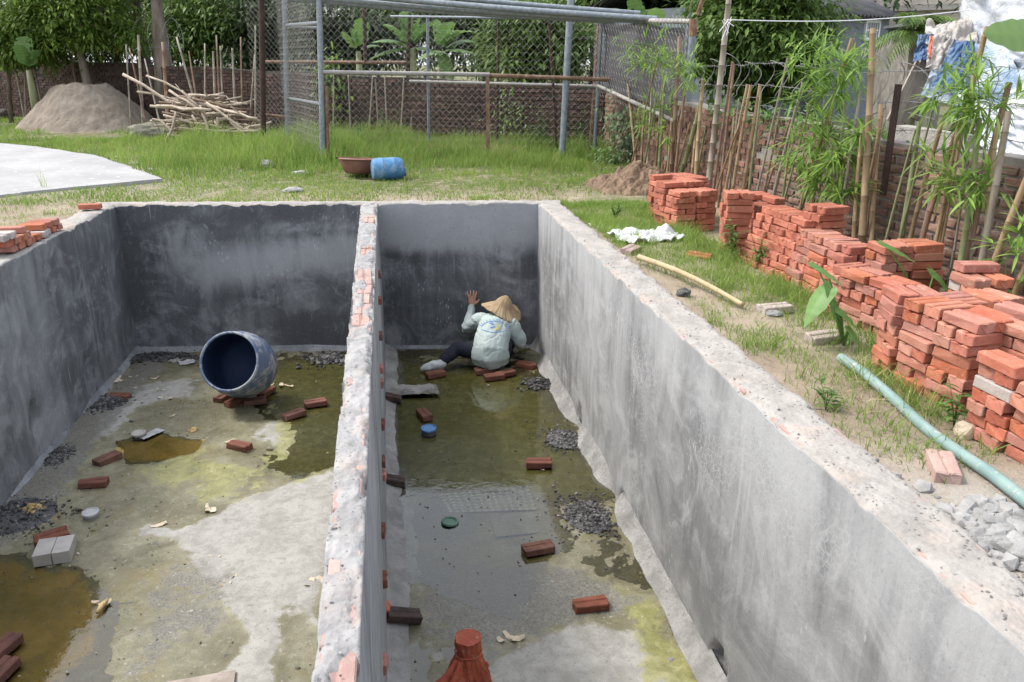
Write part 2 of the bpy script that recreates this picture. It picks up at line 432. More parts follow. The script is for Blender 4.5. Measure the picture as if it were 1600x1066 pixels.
def floor_mat(name):
    g = G(name); o = g.co()
    n1 = g.noise(o, 2.6, 7, .68, .6); n2 = g.noise(o, 13, 6, .7, .5); n3 = g.noise(o, 70, 4, .7)
    nn = g.m('ADD', g.m('MULTIPLY', g.m('SUBTRACT', n1, .5), 1.5), g.m('MULTIPLY', g.m('SUBTRACT', n2, .5), 1.1))
    def msk(a, lo=.36, hi=.64): return g.mr(g.m('ADD', g.attr(a), nn), lo, hi)
    c = g.mix(g.mr(n1, .35, .65), (.165, .155, .092), (.275, .26, .175))          # damp olive-tan cement
    c = g.mix(g.m('MULTIPLY', g.mr(n2, .42, .64), .6), c, (.15, .13, .08))
    c = g.mix(g.m('MULTIPLY', g.mr(g.noise(g.co(loc=(3, 9, 0)), 1.4, 7, .7, .8), .48, .64), .75), c, (.105, .092, .05))
    c = g.mix(g.m('MULTIPLY', g.mr(g.noise(g.co(loc=(13, 2, 0)), 2.1, 7, .7, .8), .52, .66), .7), c, (.20, .165, .07))
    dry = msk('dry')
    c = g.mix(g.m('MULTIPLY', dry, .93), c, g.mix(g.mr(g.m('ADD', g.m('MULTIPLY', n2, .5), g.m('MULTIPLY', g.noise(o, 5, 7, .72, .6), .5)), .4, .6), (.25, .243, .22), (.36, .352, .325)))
    alg = msk('algae')
    c = g.mix(g.m('MULTIPLY', alg, .85), c, g.mix(g.mr(n2, .35, .65), (.19, .19, .055), (.31, .30, .125)))
    rus = msk('rust')
    c = g.mix(g.m('MULTIPLY', rus, .92), c, g.mix(g.mr(n1, .38, .62), (.30, .22, .04), (.48, .32, .075)))
    mud = msk('mud')
    c = g.mix(g.m('MULTIPLY', mud, .85), c, g.mix(g.mr(n3, .4, .6), (.10, .098, .085), (.21, .2, .175)))
    c = g.mix(g.m('MULTIPLY', g.mr(n3, .57, .7), .6), c, (.075, .07, .052))
    c = g.mix(g.m('MULTIPLY', g.mr(g.noise(o, 24, 6, .75, .8), .56, .7), .5), c, (.34, .32, .27))
    c = g.mix(g.m('MULTIPLY', g.mr(g.noise(g.co(loc=(7, 3, 0)), 19, 6, .75, .8), .57, .7), .55), c, (.085, .08, .06))
    c = g.mix(g.m('MULTIPLY', g.m('MULTIPLY', g.mr(g.noise(o, 34, 2, .5), .66, .72), .75), g.mr(n2, .3, .5)), c, (.36, .34, .29))
    wet = g.attr('wet')
    c = g.mix(g.m('MULTIPLY', wet, .45), c, g.mix(.5, c, (.05, .048, .02)))
    g.base(c)
    g.rough(g.m('SUBTRACT', g.m('ADD', g.mr(n2, .3, .7, .40, .58), g.m('MULTIPLY', dry, .3)), g.m('MULTIPLY', wet, .25)))
    g.b.inputs['Specular IOR Level'].default_value = .4
    g.bump(g.m('ADD', g.m('MULTIPLY', n2, .5), g.m('MULTIPLY', n3, .35)), .7, .012)
    return g.mat
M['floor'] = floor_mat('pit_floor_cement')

def water():
    g = G('shallow_water'); o = g.co()
    tr = g.n.new('ShaderNodeBsdfTransparent'); gl = g.n.new('ShaderNodeBsdfGlossy'); fr = g.n.new('ShaderNodeFresnel')
    fr.inputs[0].default_value = 1.75
    tr.inputs[0].default_value = (.90, .89, .76, 1)
    gl.inputs['Roughness'].default_value = .03
    b = g.n.new('ShaderNodeBump'); b.inputs['Strength'].default_value = .04; b.inputs['Distance'].default_value = .02
    g.l.new(g.noise(g.co(scale=(1, 1.4, 1)), 9, 4, .6, .6), b.inputs['Height'])
    g.l.new(b.outputs[0], gl.inputs['Normal']); g.l.new(b.outputs[0], fr.inputs['Normal'])
    mx = g.n.new('ShaderNodeMixShader'); g.l.new(fr.outputs[0], mx.inputs[0]); g.l.new(tr.outputs[0], mx.inputs[1]); g.l.new(gl.outputs[0], mx.inputs[2])
    g.l.new(mx.outputs[0], g.out.inputs[0])
    return g.mat
M['water'] = water()

def leaf_mat(name, a, b, trans=.35, rough=.5, yellow=None):
    g = G(name)
    t = g.attr('tint')
    c = g.mix(t, a, b)
    if yellow is not None: c = g.mix(g.mr(g.attr('tint'), .9, 1.0), c, yellow)
    g.rough(rough); g.b.inputs['Specular IOR Level'].default_value = .35
    g.leafy(c, trans)
    return g.mat
M['grass'] = leaf_mat('grass_blade', (.10, .19, .028), (.31, .42, .10), .45, .6, (.36, .31, .14))
M['straw'] = leaf_mat('dry_grass', (.34, .27, .14), (.5, .42, .25), .2, .8)
M['bamboo_leaf'] = leaf_mat('bamboo_leaf', (.10, .20, .03), (.30, .46, .10), .45, .5)
M['taro_leaf'] = leaf_mat('taro_leaf', (.11, .23, .06), (.21, .37, .11), .4, .45)
M['banana_leaf'] = leaf_mat('banana_leaf', (.07, .15, .04), (.20, .32, .10), .4, .4)
M['leaf_dark'] = leaf_mat('dark_leaf', (.032, .052, .026), (.095, .135, .06), .25, .5)
M['leaf_mid'] = leaf_mat('mid_leaf', (.06, .115, .028), (.20, .30, .07), .35, .5)
M['leaf_light'] = leaf_mat('light_leaf', (.08, .15, .025), (.25, .36, .08), .4, .5)
M['ivy'] = leaf_mat('grey_green_leaf', (.07, .12, .05), (.17, .24, .12), .25, .6)
M['weed'] = leaf_mat('weed_leaf', (.06, .13, .025), (.15, .26, .06), .35, .6)
M['bark'] = simple('bark', (.10, .08, .06), (.22, .185, .15), 7, .95, .8, 20, .03, stretch=(1, 1, .25), rv=.2)
M['bark_light'] = simple('pale_bark', (.16, .13, .10), (.30, .25, .2), 7, .95, .8, 20, .03, stretch=(1, 1, .25), rv=.1)
M['bark_dark'] = simple('dark_bark', (.05, .042, .036), (.11, .094, .08), 5, .95, .8, 14, .03, stretch=(1, 1, .2), rv=.2)

def culm(name, a, b, c2):
    g = G(name); v = g.co(rnd=True, scale=(1, 1, .3))
    n = g.noise(v, 12, 5, .65)
    c = g.mix(g.mr(n, .3, .7), a, b)
    c = g.mix(g.m('MULTIPLY', g.mr(g.noise(v, 40, 4, .7), .55, .72), .5), c, c2)
    c = g.mix(g.m('MULTIPLY', g.attr('tint'), .75), c, c2)
    c = g.hsv(c, v=g.mr(g.rnd(), 0, 1, .8, 1.2, False))
    g.base(c); g.rough(.55); g.bump(n, .2, .004)
    return g.mat
M['bamboo_tan'] = culm('bamboo_tan', (.28, .195, .105), (.39, .29, .17), (.13, .085, .05))
M['bamboo_grey'] = culm('bamboo_grey', (.23, .2, .155), (.34, .30, .24), (.1, .08, .06))
M['bamboo_green'] = culm('bamboo_green', (.13, .17, .07), (.22, .25, .12), (.2, .17, .09))
M['bamboo_red'] = culm('bamboo_red', (.20, .125, .085), (.28, .19, .13), (.11, .06, .04))
M['stick'] = simple('dry_stick', (.28, .225, .17), (.42, .355, .28), 14, .9, .4, 40, .006, stretch=(1, 1, 1), rv=.3)
M['stick_dark'] = simple('dark_twig', (.12, .085, .06), (.2, .145, .1), 10, .95, .4, 30, .006, rv=.2)
M['wood'] = simple('weathered_plank', (.20, .165, .135), (.33, .29, .25), 6, .9, .5, 22, .006, stretch=(1, 1, .2), rv=.2)
M['galv'] = simple('galvanised_pipe', (.16, .19, .215), (.27, .30, .325), 20, .5, .15, 40, .002, metallic=.3, rv=.1, speck=(.33, .30, .27))
M['rusty'] = simple('rusty_steel', (.14, .07, .04), (.25, .17, .12), 9, .85, .4, 40, .004, rv=.15, speck=(.42, .4, .37))
M['rust_dark'] = simple('dark_rust', (.035, .023, .019), (.075, .045, .034), 9, .85, .4, 40, .004, rv=.1)
M['whiterail'] = simple('chalky_rail', (.28, .265, .25), (.38, .365, .345), 12, .7, .3, 40, .003, rv=.1, speck=(.25, .12, .07))
M['mesh'] = simple('chain_wire', (.22, .215, .2), (.30, .29, .27), 4, .6, 0, metallic=.3, rv=0, speck=(.2, .13, .09))
M['barb'] = simple('barbed_wire_steel', (.13, .13, .13), (.22, .22, .22), 6, .6, 0, metallic=.3, rv=.1)
def net():
    g = G('shade_net'); o = g.co()
    n = g.noise(o, 3, 5, .6)
    g.base(g.mix(n, (.055, .052, .06), (.12, .115, .125))); g.rough(.9)
    tr = g.n.new('ShaderNodeBsdfTransparent'); mx = g.n.new('ShaderNodeMixShader'); mx.inputs[0].default_value = .12
    g.l.new(g.b.outputs[0], mx.inputs[1]); g.l.new(tr.outputs[0], mx.inputs[2]); g.l.new(mx.outputs[0], g.out.inputs[0])
    return g.mat
M['net'] = net()
def drum_mat(name, a, b, scuff, amt):
    g = G(name); v = g.co(rnd=True); n = g.noise(v, 5, 7, .72, .7)
    c = g.mix(g.mr(g.noise(v, 2, 4, .6), .35, .65), a, b)
    c = g.mix(g.m('MULTIPLY', g.mr(n, .46, .6), amt), c, scuff)
    c = g.mix(g.m('MULTIPLY', g.mr(g.noise(v, 30, 4, .7), .62, .72), .5), c, (.42, .42, .40))
    g.base(c); g.rough(.5); g.bump(n, .2, .006)
    return g.mat
M['drum'] = drum_mat('scuffed_blue_plastic', (.06, .095, .18), (.10, .14, .22), (.32, .33, .335), .95)
M['drum_in'] = simple('drum_inside', (.012, .022, .055), (.022, .038, .085), 4, .6, .1, 20, .004, rv=0, spec=.2)
M['drum2'] = drum_mat('faded_blue_plastic', (.04, .14, .30), (.07, .20, .38), (.28, .35, .40), .5)
M['basin'] = simple('brown_basin', (.17, .075, .058), (.26, .13, .10), 5, .6, .2, 30, .004, rv=0)
M['bluecap'] = simple('blue_cap_plastic', (.04, .13, .34), (.10, .22, .45), 9, .5, .1, rv=0, speck=(.4, .42, .42))
M['greencap'] = simple('green_plastic', (.06, .13, .09), (.12, .2, .15), 9, .6, .1, rv=0)
M['pipe'] = simple('green_pipe_plastic', (.15, .235, .22), (.235, .32, .30), 4, .6, .25, 30, .004, rv=0, speck=(.36, .35, .30))
M['white'] = simple('white_plastic', (.46, .47, .48), (.60, .61, .62), 5, .55, .35, 16, .015, rv=0)
M['ceramic'] = simple('chalky_tile', (.32, .30, .275), (.42, .40, .375), 5, .7, .2, 50, .003, rv=0)
M['redcloth'] = simple('orange_red_cloth', (.27, .055, .03), (.40, .105, .055), 7, .75, .5, 24, .01, rv=0, speck=(.3, .2, .15))
M['sacking'] = simple('wet_sack', (.14, .13, .115), (.3, .285, .265), 5, .5, .5, 22, .012, rv=0, speck=(.4, .38, .35))
M['paper'] = simple('crumpled_paper', (.32, .32, .32), (.44, .44, .44), 8, .8, .4, 25, .01, rv=.1)
M['crumb'] = simple('ochre_scrap', (.42, .27, .10), (.60, .45, .24), 14, .85, .4, 40, .005, rv=.25)
M['peel'] = simple('tan_flake', (.33, .27, .19), (.48, .41, .31), 8, .85, .4, 30, .005, rv=.25)
M['stone'] = simple('grey_stone', (.19, .185, .175), (.34, .33, .315), 7, .92, .7, 24, .012, rv=.2)
M['stone_green'] = simple('mossy_stone', (.12, .115, .085), (.20, .195, .145), 4, .95, .7, 20, .02, rv=.1)
M['rubble'] = simple('lime_rubble', (.20, .197, .19), (.32, .315, .305), 9, .92, .7, 26, .012, rv=.18)
M['charcoal'] = simple('black_crumb', (.025, .025, .027), (.085, .083, .08), 20, .7, .6, 40, .01, rv=.3, tint=True, speck=(.28, .275, .265))
def tarp(name, a, b, c3, scale=1.5):
    g = G(name); o = g.co()
    n = g.noise(g.co(scale=(1, 1, .6)), scale, 6, .65, .8)
    c = g.mix(g.mr(n, .38, .62), a, b)
    c = g.mix(g.m('MULTIPLY', g.mr(g.noise(g.co(loc=(3, 3, 3)), scale * 2.2, 6, .7, 1.0), .52, .66), .8), c, c3)
    g.base(c); g.rough(.6)
    g.bump(g.noise(o, 9, 6, .65, 1.2), .7, .05)
    return g.mat
M['tarp_white'] = tarp('white_tarp', (.48, .51, .55), (.60, .62, .64), (.30, .37, .47))
M['tarp_patch'] = tarp('patched_tarp', (.42, .46, .50), (.58, .60, .61), (.24, .33, .46), 1.1)
M['tarp_blue'] = tarp('blue_tarp', (.05, .105, .22), (.11, .185, .31), (.30, .36, .42))
M['tarp_pale'] = tarp('pale_blue_tarp', (.20, .29, .43), (.48, .53, .58), (.09, .17, .33))
M['leaf_fresh'] = leaf_mat('feathery_leaf', (.065, .125, .02), (.28, .40, .08), .45, .5)
M['tarp_beige'] = tarp('beige_tarp', (.38, .355, .325), (.50, .47, .44), (.20, .165, .135), 2.2)
M['tarp_red'] = simple('red_tarp_edge', (.5, .1, .05), (.6, .18, .1), 6, .7, .2, rv=0)
M['house_grey'] = simple('grey_house_render', (.12, .14, .165), (.18, .20, .23), .8, .9, .3, 8, .02, rv=0, speck=(.22, .24, .26))
M['house_cream'] = simple('cream_render', (.52, .47, .41), (.58, .53, .47), .4, .9, .1, 8, .01, rv=0)
M['roof'] = simple('fibre_cement_roof', (.06, .06, .064), (.11, .11, .115), 2, .9, .3, 12, .01, rv=0)
M['glass'] = simple('dark_window_glass', (.05, .06, .08), (.09, .1, .13), 2, .1, 0, rv=0, spec=.6)
M['frame'] = simple('pale_window_frame', (.62, .64, .66), (.72, .74, .76), 4, .6, .1, rv=0)
M['cloth'] = simple('sage_cloth', (.36, .43, .42), (.45, .52, .50), 3, .9, .35, 60, .003, rv=0)
M['trouser'] = simple('navy_cloth', (.012, .014, .024), (.028, .03, .045), 5, .9, .3, 60, .003, rv=0)
M['skin'] = simple('skin', (.36, .19, .125), (.44, .24, .165), 9, .55, .1, 60, .002, rv=0)
M['hair'] = simple('black_hair', (.012, .011, .01), (.03, .027, .024), 30, .6, .2, 60, .002, rv=0)
M['print_blue'] = simple('blue_print', (.07, .18, .50), (.12, .25, .56), 9, .8, 0, rv=0)
M['print_yellow'] = simple('yellow_print', (.50, .47, .14), (.58, .53, .2), 9, .8, 0, rv=0)
def straw_hat():
    g = G('palm_leaf_hat'); v = g.co()
    t = g.n.new('ShaderNodeTexGradient'); t.gradient_type = 'RADIAL'
    g.l.new(g.co(), t.inputs[0])
    w = g.m('SINE', g.m('MULTIPLY', t.outputs[1], 6.2832 * 34))
    n = g.noise(v, 14, 5, .6)
    c = g.mix(g.mr(n, .3, .7), (.30, .215, .125), (.42, .32, .20))
    c = g.mix(g.m('MULTIPLY', g.mr(w, .2, 1), .4), c, (.24, .165, .09))
    g.base(c); g.rough(.8); g.bump(w, .3, .004)
    return g.mat
M['hat'] = straw_hat()
# ------------------------------------------------------------------ the ground: one sheet with the pit cut out of it
FLOOR = -1.63
XL, XR = -2.88, 1.54                 # inner faces of the side walls
def yfar(x): return 9.06 - .12 * (x - XL)    # inner face of the far wall
PX0, PX1 = -.30, -.14                # partition faces (its left face wanders a little)
YN = .55                             # inner face of the near wall

def gz(x, y):
    x = np.asarray(x, float); y = np.asarray(y, float)
    z = -.08 + .05 * fbm(x * .5, y * .5, 3, 3) + .03 * fbm(x * 2.1, y * 2.1, 11, 3)
    z = z + .03 * sstep(2.0, 1.78, x) * sstep(2.8, 4, y)              # earth pushed up against the right wall
    z = z + .05 * np.exp(-(((x - 2.15) / .35) ** 2 + ((y - 6.2) / 1.6) ** 2))
    return z
def gz1(x, y): return float(gz(np.array([x]), np.array([y]))[0])
def g3(px, py):                      # a point on the ground under a line of sight
    p = at(px, py)
    for _ in range(3): p = at(px, py, gz1(p.x, p.y))
    return p

xs = np.concatenate([[-300, -120, -60, -35, -24], np.arange(-18, -3.2, .3), np.arange(-3.2, 4.6, .07), np.arange(4.6, 12, .5), [16, 30, 60, 140, 300]])
ys = np.concatenate([[-120, -40, -12, -5], np.arange(-3, .3, .3), np.arange(.3, 10.2, .07), np.arange(10.2, 30, .3), [34, 45, 70, 130, 320]])
GX, GY = np.meshgrid(xs, ys, indexing='ij')
GZ = gz(GX, GY)
slab_px = [(0, 314), (120, 300), (256, 287), (205, 268), (150, 249), (60, 235), (-30, 226)]
slab_poly = [at(*p) for p in slab_px] + [Vector((-16, 16.5, 0)), Vector((-16, 8.4, 0)), Vector((-9, 8.2, 0))]
V = np.stack([GX, GY, GZ], -1).reshape(-1, 3)
F = grid_faces(len(xs), len(ys))
cx = V[F].mean(1)
hole = (cx[:, 0] > XL - .13) & (cx[:, 0] < XR + .13) & (cx[:, 1] > YN - .1) & (cx[:, 1] < 9.06 - .12 * (cx[:, 0] - XL) + .13)
F = F[~hole]
gx, gy = V[:, 0], V[:, 1]
# where the earth is green with low growth, and where it is pale with lime dust
green = np.clip(sstep(9.0, 10.5, gy) * .9 - .7 * np.exp(-((gx + 4.5) / 2.2) ** 2) * sstep(9, 11, gy) * sstep(17, 14, gy), 0, 1)
green = np.maximum(green, .55 * sstep(1.9, 2.5, gx) * (vn(gx * 1.3, gy * 1.3, 5) > .45) * sstep(3, 5, gy))
green = np.clip(green + .5 * fbm(gx * .8, gy * .8, 21, 3), 0, 1)
pale = np.exp(-(((gx + 4.9) / 1.8) ** 2 + ((gy - 12.0) / 1.6) ** 2)) * .9 + np.exp(-(((gx - 1.95) / .4) ** 2 + ((gy - 2.1) / .5) ** 2)) * .8
ground = np_mesh('ground', V, F, M['soil'], attrs={'green': green, 'pale': pale})
tag(ground, kind='structure')

# ------------------------------------------------------------------ the pit floor with its silt, algae and dry patches
def wp(px, py): p = at(px, py, FLOOR); return (p.x, p.y)
def polyw(*pp): return [wp(*p) for p in pp]
def floor_patch(x0, x1, y0, y1f, step, name, fields, wl_=0.0):
    nx = int((x1 - x0) / step) + 1; ny = int(9.2 / step)
    u, v = np.meshgrid(np.linspace(0, 1, nx), np.linspace(0, 1, ny), indexing='ij')
    X = x0 + (x1 - x0) * u
    Y1 = 9.06 - .12 * (X - XL) + .05
    Y = y0 + (Y1 - y0) * v
    z = .010 * fbm(X * 1.3, Y * 1.3, 31, 4) + .010 * fbm(X * 6, Y * 6, 33, 4) + .006 * fbm(X * 22, Y * 22, 37, 3)
    A = {k: np.zeros_like(X) for k in ('dry', 'algae', 'rust', 'mud')}
    for kind, poly, soft, amt, dz in fields:
        w = sstep(-soft, soft, poly_dist(X, Y, poly) + .22 * fbm(X * 2.2, Y * 2.2, 301, 4) + .06 * fbm(X * 11, Y * 11, 307, 3)) * amt
        if kind in A: A[kind] = np.maximum(A[kind], w) if amt > 0 else A[kind]
        z = z + w * dz / max(abs(amt), 1e-6)
    A['wet'] = 1 - sstep(-.001, .010, z - wl_)
    V = np.stack([X, Y, FLOOR + z], -1).reshape(-1, 3)
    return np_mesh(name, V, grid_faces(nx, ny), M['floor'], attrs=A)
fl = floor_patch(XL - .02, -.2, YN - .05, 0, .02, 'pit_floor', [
    ('rust', polyw((-150, 800), (0, 872), (60, 885), (128, 900), (160, 935), (140, 990), (105, 1075), (100, 1300), (-300, 1300)), .12, 1, -.022),
    ('', polyw((150, 930), (168, 960), (160, 1075), (150, 1300), (85, 1300), (100, 1075), (130, 985)), .06, 1, -.020),
    ('rust', polyw((185, 690), (240, 678), (310, 690), (300, 704), (240, 720), (200, 722)), .08, 1, -.016),
    ('algae', polyw((400, 575), (540, 548), (555, 640), (532, 730), (470, 750), (400, 720), (440, 660), (395, 620)), .2, .85, -.010),
    ('algae', polyw((180, 700), (330, 700), (480, 730), (420, 770), (300, 790), (170, 760)), .3, .55, 0),
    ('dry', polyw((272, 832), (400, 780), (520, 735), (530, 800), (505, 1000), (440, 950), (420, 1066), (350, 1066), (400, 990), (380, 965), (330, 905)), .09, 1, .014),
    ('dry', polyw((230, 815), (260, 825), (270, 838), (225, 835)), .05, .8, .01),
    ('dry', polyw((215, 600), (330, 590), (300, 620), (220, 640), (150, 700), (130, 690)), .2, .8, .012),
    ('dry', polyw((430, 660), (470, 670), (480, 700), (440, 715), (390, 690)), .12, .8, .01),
    ('mud', polyw((40, 710), (150, 640), (230, 560), (260, 575), (180, 650), (90, 790), (0, 860), (-60, 830)), .15, .9, .012),
    ('mud', polyw((300, 850), (370, 900), (360, 960), (240, 1066), (180, 1066), (220, 900)), .25, .6, .004)], -.0035)
tag(fl, kind='structure')
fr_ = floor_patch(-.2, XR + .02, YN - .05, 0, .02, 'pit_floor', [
    ('algae', polyw((600, 560), (830, 590), (905, 690), (960, 770), (870, 770), (640, 750), (615, 650)), .15, .95, -.012),
    ('', polyw((610, 740), (850, 745), (850, 860), (800, 960), (640, 900), (625, 800)), .12, 1, -.020),
    ('mud', polyw((660, 780), (720, 790), (740, 830), (700, 850), (640, 835)), .12, .9, .013),
    ('mud', polyw((640, 860), (760, 870), (880, 880), (1000, 940), (960, 980), (820, 1000), (700, 1000), (640, 960)), .2, .75, .007),
    ('algae', polyw((960, 920), (1030, 950), (1075, 1066), (1010, 1066)), .12, .8, .008),
    ('algae', polyw((640, 880), (720, 890), (740, 940), (640, 960)), .2, .5, 0),
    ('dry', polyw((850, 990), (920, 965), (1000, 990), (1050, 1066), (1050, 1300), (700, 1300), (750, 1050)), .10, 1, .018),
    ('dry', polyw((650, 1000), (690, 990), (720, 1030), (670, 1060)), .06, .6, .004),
    ('mud', polyw((640, 985), (720, 970), (850, 985), (760, 1020), (690, 1010)), .08, .8, .004)], .0005)
tag(fr_, kind='structure')
for x0, x1, zw in ((XL - .01, -.22, FLOOR - .0035), (-.18, XR + .01, FLOOR + .0005)):
    mb = MB(); mb.add([(x0, YN, zw), (x1, YN, zw), (x1, yfar(x1) + .02, zw), (x0, yfar(x0) + .02, zw)], [(0, 1, 2, 3)])
    tag(mb.build('water', M['water']), kind='structure')

# ------------------------------------------------------------------ pit walls
def wall_sheet(p0, p1, nrm, width, mats, name, label, zb=FLOOR - .05, seed=0, dents=(), step=.03, rough_top=.011, wander=0.0, zo=-.6, tone=None):
    """a rendered wall from p0 to p1; nrm points into the chamber, the wall body lies behind it"""
    p0 = np.array(p0); p1 = np.array(p1); L = np.hypot(*(p1 - p0)); d = (p1 - p0) / L; nrm = np.array(nrm)
    n = int(L / step) + 1
    zi = np.concatenate([np.arange(zb, -.06, .045), [-.045, -.03, -.018, -.008]])
    wt = np.linspace(.008, width - .008, max(6, int(width / .018)))
    prof = [(0, z, 0) for z in zi] + [(w, 0, 1) for w in wt] + [(width, z, 2) for z in np.linspace(-.01, zo, 10)]
    prof = np.array(prof)
    s = np.linspace(0, L, n)
    S, W = np.meshgrid(s, prof[:, 0], indexing='ij'); Z = np.meshgrid(s, prof[:, 1], indexing='ij')[1]; K = np.meshgrid(s, prof[:, 2], indexing='ij')[1]
    top = K == 1
    t = rough_top * (1.1 * fbm(S * 3, W * 5, seed, 3) + 1.3 * fbm(S * 13, W * 13, seed + 5, 3) + .8 * fbm(S * 34, W * 34, seed + 9, 2))
    Z = Z + np.where(top, t, 0)
    e = np.minimum(W, width - W)
    chip = np.clip(vn(S * 8, W * 0 + 3, seed + 2) * .8 + vn(S * 23, W * 0 + 7, seed + 4) * .5 - .45, 0, 1) * .05
    Z = Z - np.where(top, chip * np.exp(-(e / .02) ** 2), 0)
    edge = (K != 1) & (Z > -.05)
    Z = Z - np.where(edge, chip * (1 - np.abs(np.minimum(Z, 0)) / .05), 0)
    wv = .008 * fbm(S * 1.1, Z * 1.1, seed + 20, 3) + .003 * fbm(S * 9, Z * 9, seed + 23, 3)
    if wander: wv = wv + wander * (fbm(S * .9, S * 0, seed + 27, 3))
    W = W + np.where(K == 0, wv, 0)
    for (ds, dz, rs, rz, dep) in dents:
        q = ((S - ds) / rs) ** 2 + ((Z - dz) / rz) ** 2 + .5 * fbm(S * 9, Z * 9, seed + 41, 3)
        W = W + np.where(K == 0, dep * sstep(1.25, .75, q), 0)
    P = np.stack([p0[0] + d[0] * S - nrm[0] * W, p0[1] + d[1] * S - nrm[1] * W, Z], -1).reshape(-1, 3)
    F = grid_faces(n, len(prof))
    mi = (prof[:-1, 2] + prof[1:, 2] >= 1) & (prof[:-1, 2] <= 1)
    mi = np.tile(mi.astype(int), n - 1)
    flip = (d[0] * nrm[1] - d[1] * nrm[0])
    if flip > 0: F = F[:, ::-1]
    r = thing(name, (float(p0[0] + p1[0]) / 2, float(p0[1] + p1[1]) / 2, zb), label, 'pit wall')
    r['kind'] = 'thing'
    tn = np.zeros_like(S) if tone is None else tone(S, Z)
    np_mesh('rendered_wall', P, F, mats, parent=r, mi=mi, attrs={'tone': tn})
    return r
def s_on(p0, px, py, axis=1):        # distance along a side wall and height of what a line of sight meets
    pass
def dent_side(X, px, py, rs, rz, dep, y0=0.0):
    p = onx(px, py, X); return (p.y - y0, p.z, rs, rz, dep)

wallR = None
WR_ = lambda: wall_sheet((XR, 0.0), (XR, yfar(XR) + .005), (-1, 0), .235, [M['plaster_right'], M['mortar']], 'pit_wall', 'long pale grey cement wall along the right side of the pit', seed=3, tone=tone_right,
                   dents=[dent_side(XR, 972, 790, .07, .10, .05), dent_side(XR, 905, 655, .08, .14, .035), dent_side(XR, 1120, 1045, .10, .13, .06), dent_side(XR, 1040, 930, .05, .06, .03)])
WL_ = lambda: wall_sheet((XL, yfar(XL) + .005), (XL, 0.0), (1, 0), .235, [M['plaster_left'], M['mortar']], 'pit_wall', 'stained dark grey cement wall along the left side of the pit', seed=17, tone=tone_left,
                   dents=[(9.06 - onx(137, 570, XL).y, onx(137, 570, XL).z, .09, .13, .03), (9.06 - onx(55, 655, XL).y, onx(55, 655, XL).z, .08, .14, .045)])
dfx, dfy = 4.42, yfar(XR) - yfar(XL); dl = math.hypot(dfx, dfy)
nf = (dfy / dl, -dfx / dl)
def s_far(px, py):
    p = ony(px, py, (XL, yfar(XL)), (XR, yfar(XR)))
    return math.hypot(p.x - XL, p.y - yfar(XL)), p.z
sd, zd = s_far(237, 512)
sp0 = (-.2 - XL) / math.cos(.12) + .235
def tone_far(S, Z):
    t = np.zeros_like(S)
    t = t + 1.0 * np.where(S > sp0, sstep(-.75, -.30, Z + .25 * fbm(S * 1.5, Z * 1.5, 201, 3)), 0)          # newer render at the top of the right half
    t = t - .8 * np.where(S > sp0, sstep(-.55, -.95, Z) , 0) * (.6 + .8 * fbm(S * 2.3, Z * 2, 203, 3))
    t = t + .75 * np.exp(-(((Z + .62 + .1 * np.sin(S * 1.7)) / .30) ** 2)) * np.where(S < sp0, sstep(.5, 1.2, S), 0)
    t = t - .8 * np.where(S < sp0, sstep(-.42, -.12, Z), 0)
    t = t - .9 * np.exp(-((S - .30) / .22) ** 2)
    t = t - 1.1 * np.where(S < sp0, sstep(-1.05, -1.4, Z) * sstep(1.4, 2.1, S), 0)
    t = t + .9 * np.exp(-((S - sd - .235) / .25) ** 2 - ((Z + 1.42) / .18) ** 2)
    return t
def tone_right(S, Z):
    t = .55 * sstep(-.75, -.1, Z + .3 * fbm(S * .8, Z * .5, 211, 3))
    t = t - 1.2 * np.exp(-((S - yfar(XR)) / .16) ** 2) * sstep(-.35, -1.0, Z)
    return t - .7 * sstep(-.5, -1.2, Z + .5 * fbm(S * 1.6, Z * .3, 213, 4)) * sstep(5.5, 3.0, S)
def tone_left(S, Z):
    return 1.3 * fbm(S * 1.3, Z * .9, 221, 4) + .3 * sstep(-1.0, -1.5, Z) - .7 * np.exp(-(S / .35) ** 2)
wallR = WR_(); wallL = WL_()
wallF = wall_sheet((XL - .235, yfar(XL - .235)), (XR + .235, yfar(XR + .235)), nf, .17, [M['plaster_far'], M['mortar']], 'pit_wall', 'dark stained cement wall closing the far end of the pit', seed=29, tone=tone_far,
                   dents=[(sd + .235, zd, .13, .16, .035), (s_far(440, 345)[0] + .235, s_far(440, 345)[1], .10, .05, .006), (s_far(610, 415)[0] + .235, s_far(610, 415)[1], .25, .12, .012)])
wallN = wall_sheet((XR + .2, YN), (XL - .2, YN), (0, 1), .22, [M['plaster_left'], M['mortar']], 'pit_wall', 'cement wall closing the near end of the pit', seed=43, step=.06)

# partition: both faces rendered, top rough mortar over split bricks
pr = thing('partition_wall', (-.22, 4.6, FLOOR - .05), 'thin partition wall with broken brick and mortar along its top, dividing the pit', 'pit wall'); pr['kind'] = 'thing'
n = int(8.2 / .02); s = np.linspace(YN, yfar(-.2) + .02, n)
zi = np.concatenate([np.arange(FLOOR - .05, -.06, .045), [-.045, -.03, -.015]])
wt = np.linspace(0, 1, 15)
prof = np.array([(0, z, 0) for z in zi] + [(w, 0, 1) for w in wt] + [(1, z, 2) for z in zi[::-1]])
S = np.repeat(s[:, None], len(prof), 1); U = np.repeat(prof[None, :, 0], n, 0); Z = np.repeat(prof[None, :, 1], n, 0); K = np.repeat(prof[None, :, 2], n, 0)
PXL = -.245 - .011 * (S - 1.5) ; PXRr = -.135 - .002 * (S - 1.5)
Wd = PXRr - PXL
X = PXL + U * Wd
mask = .02 + vn(S * 2.3, X * 9, 77) * .6 + vn(S * 6.1, X * 17, 78) * .4        # where mortar smothers the brick
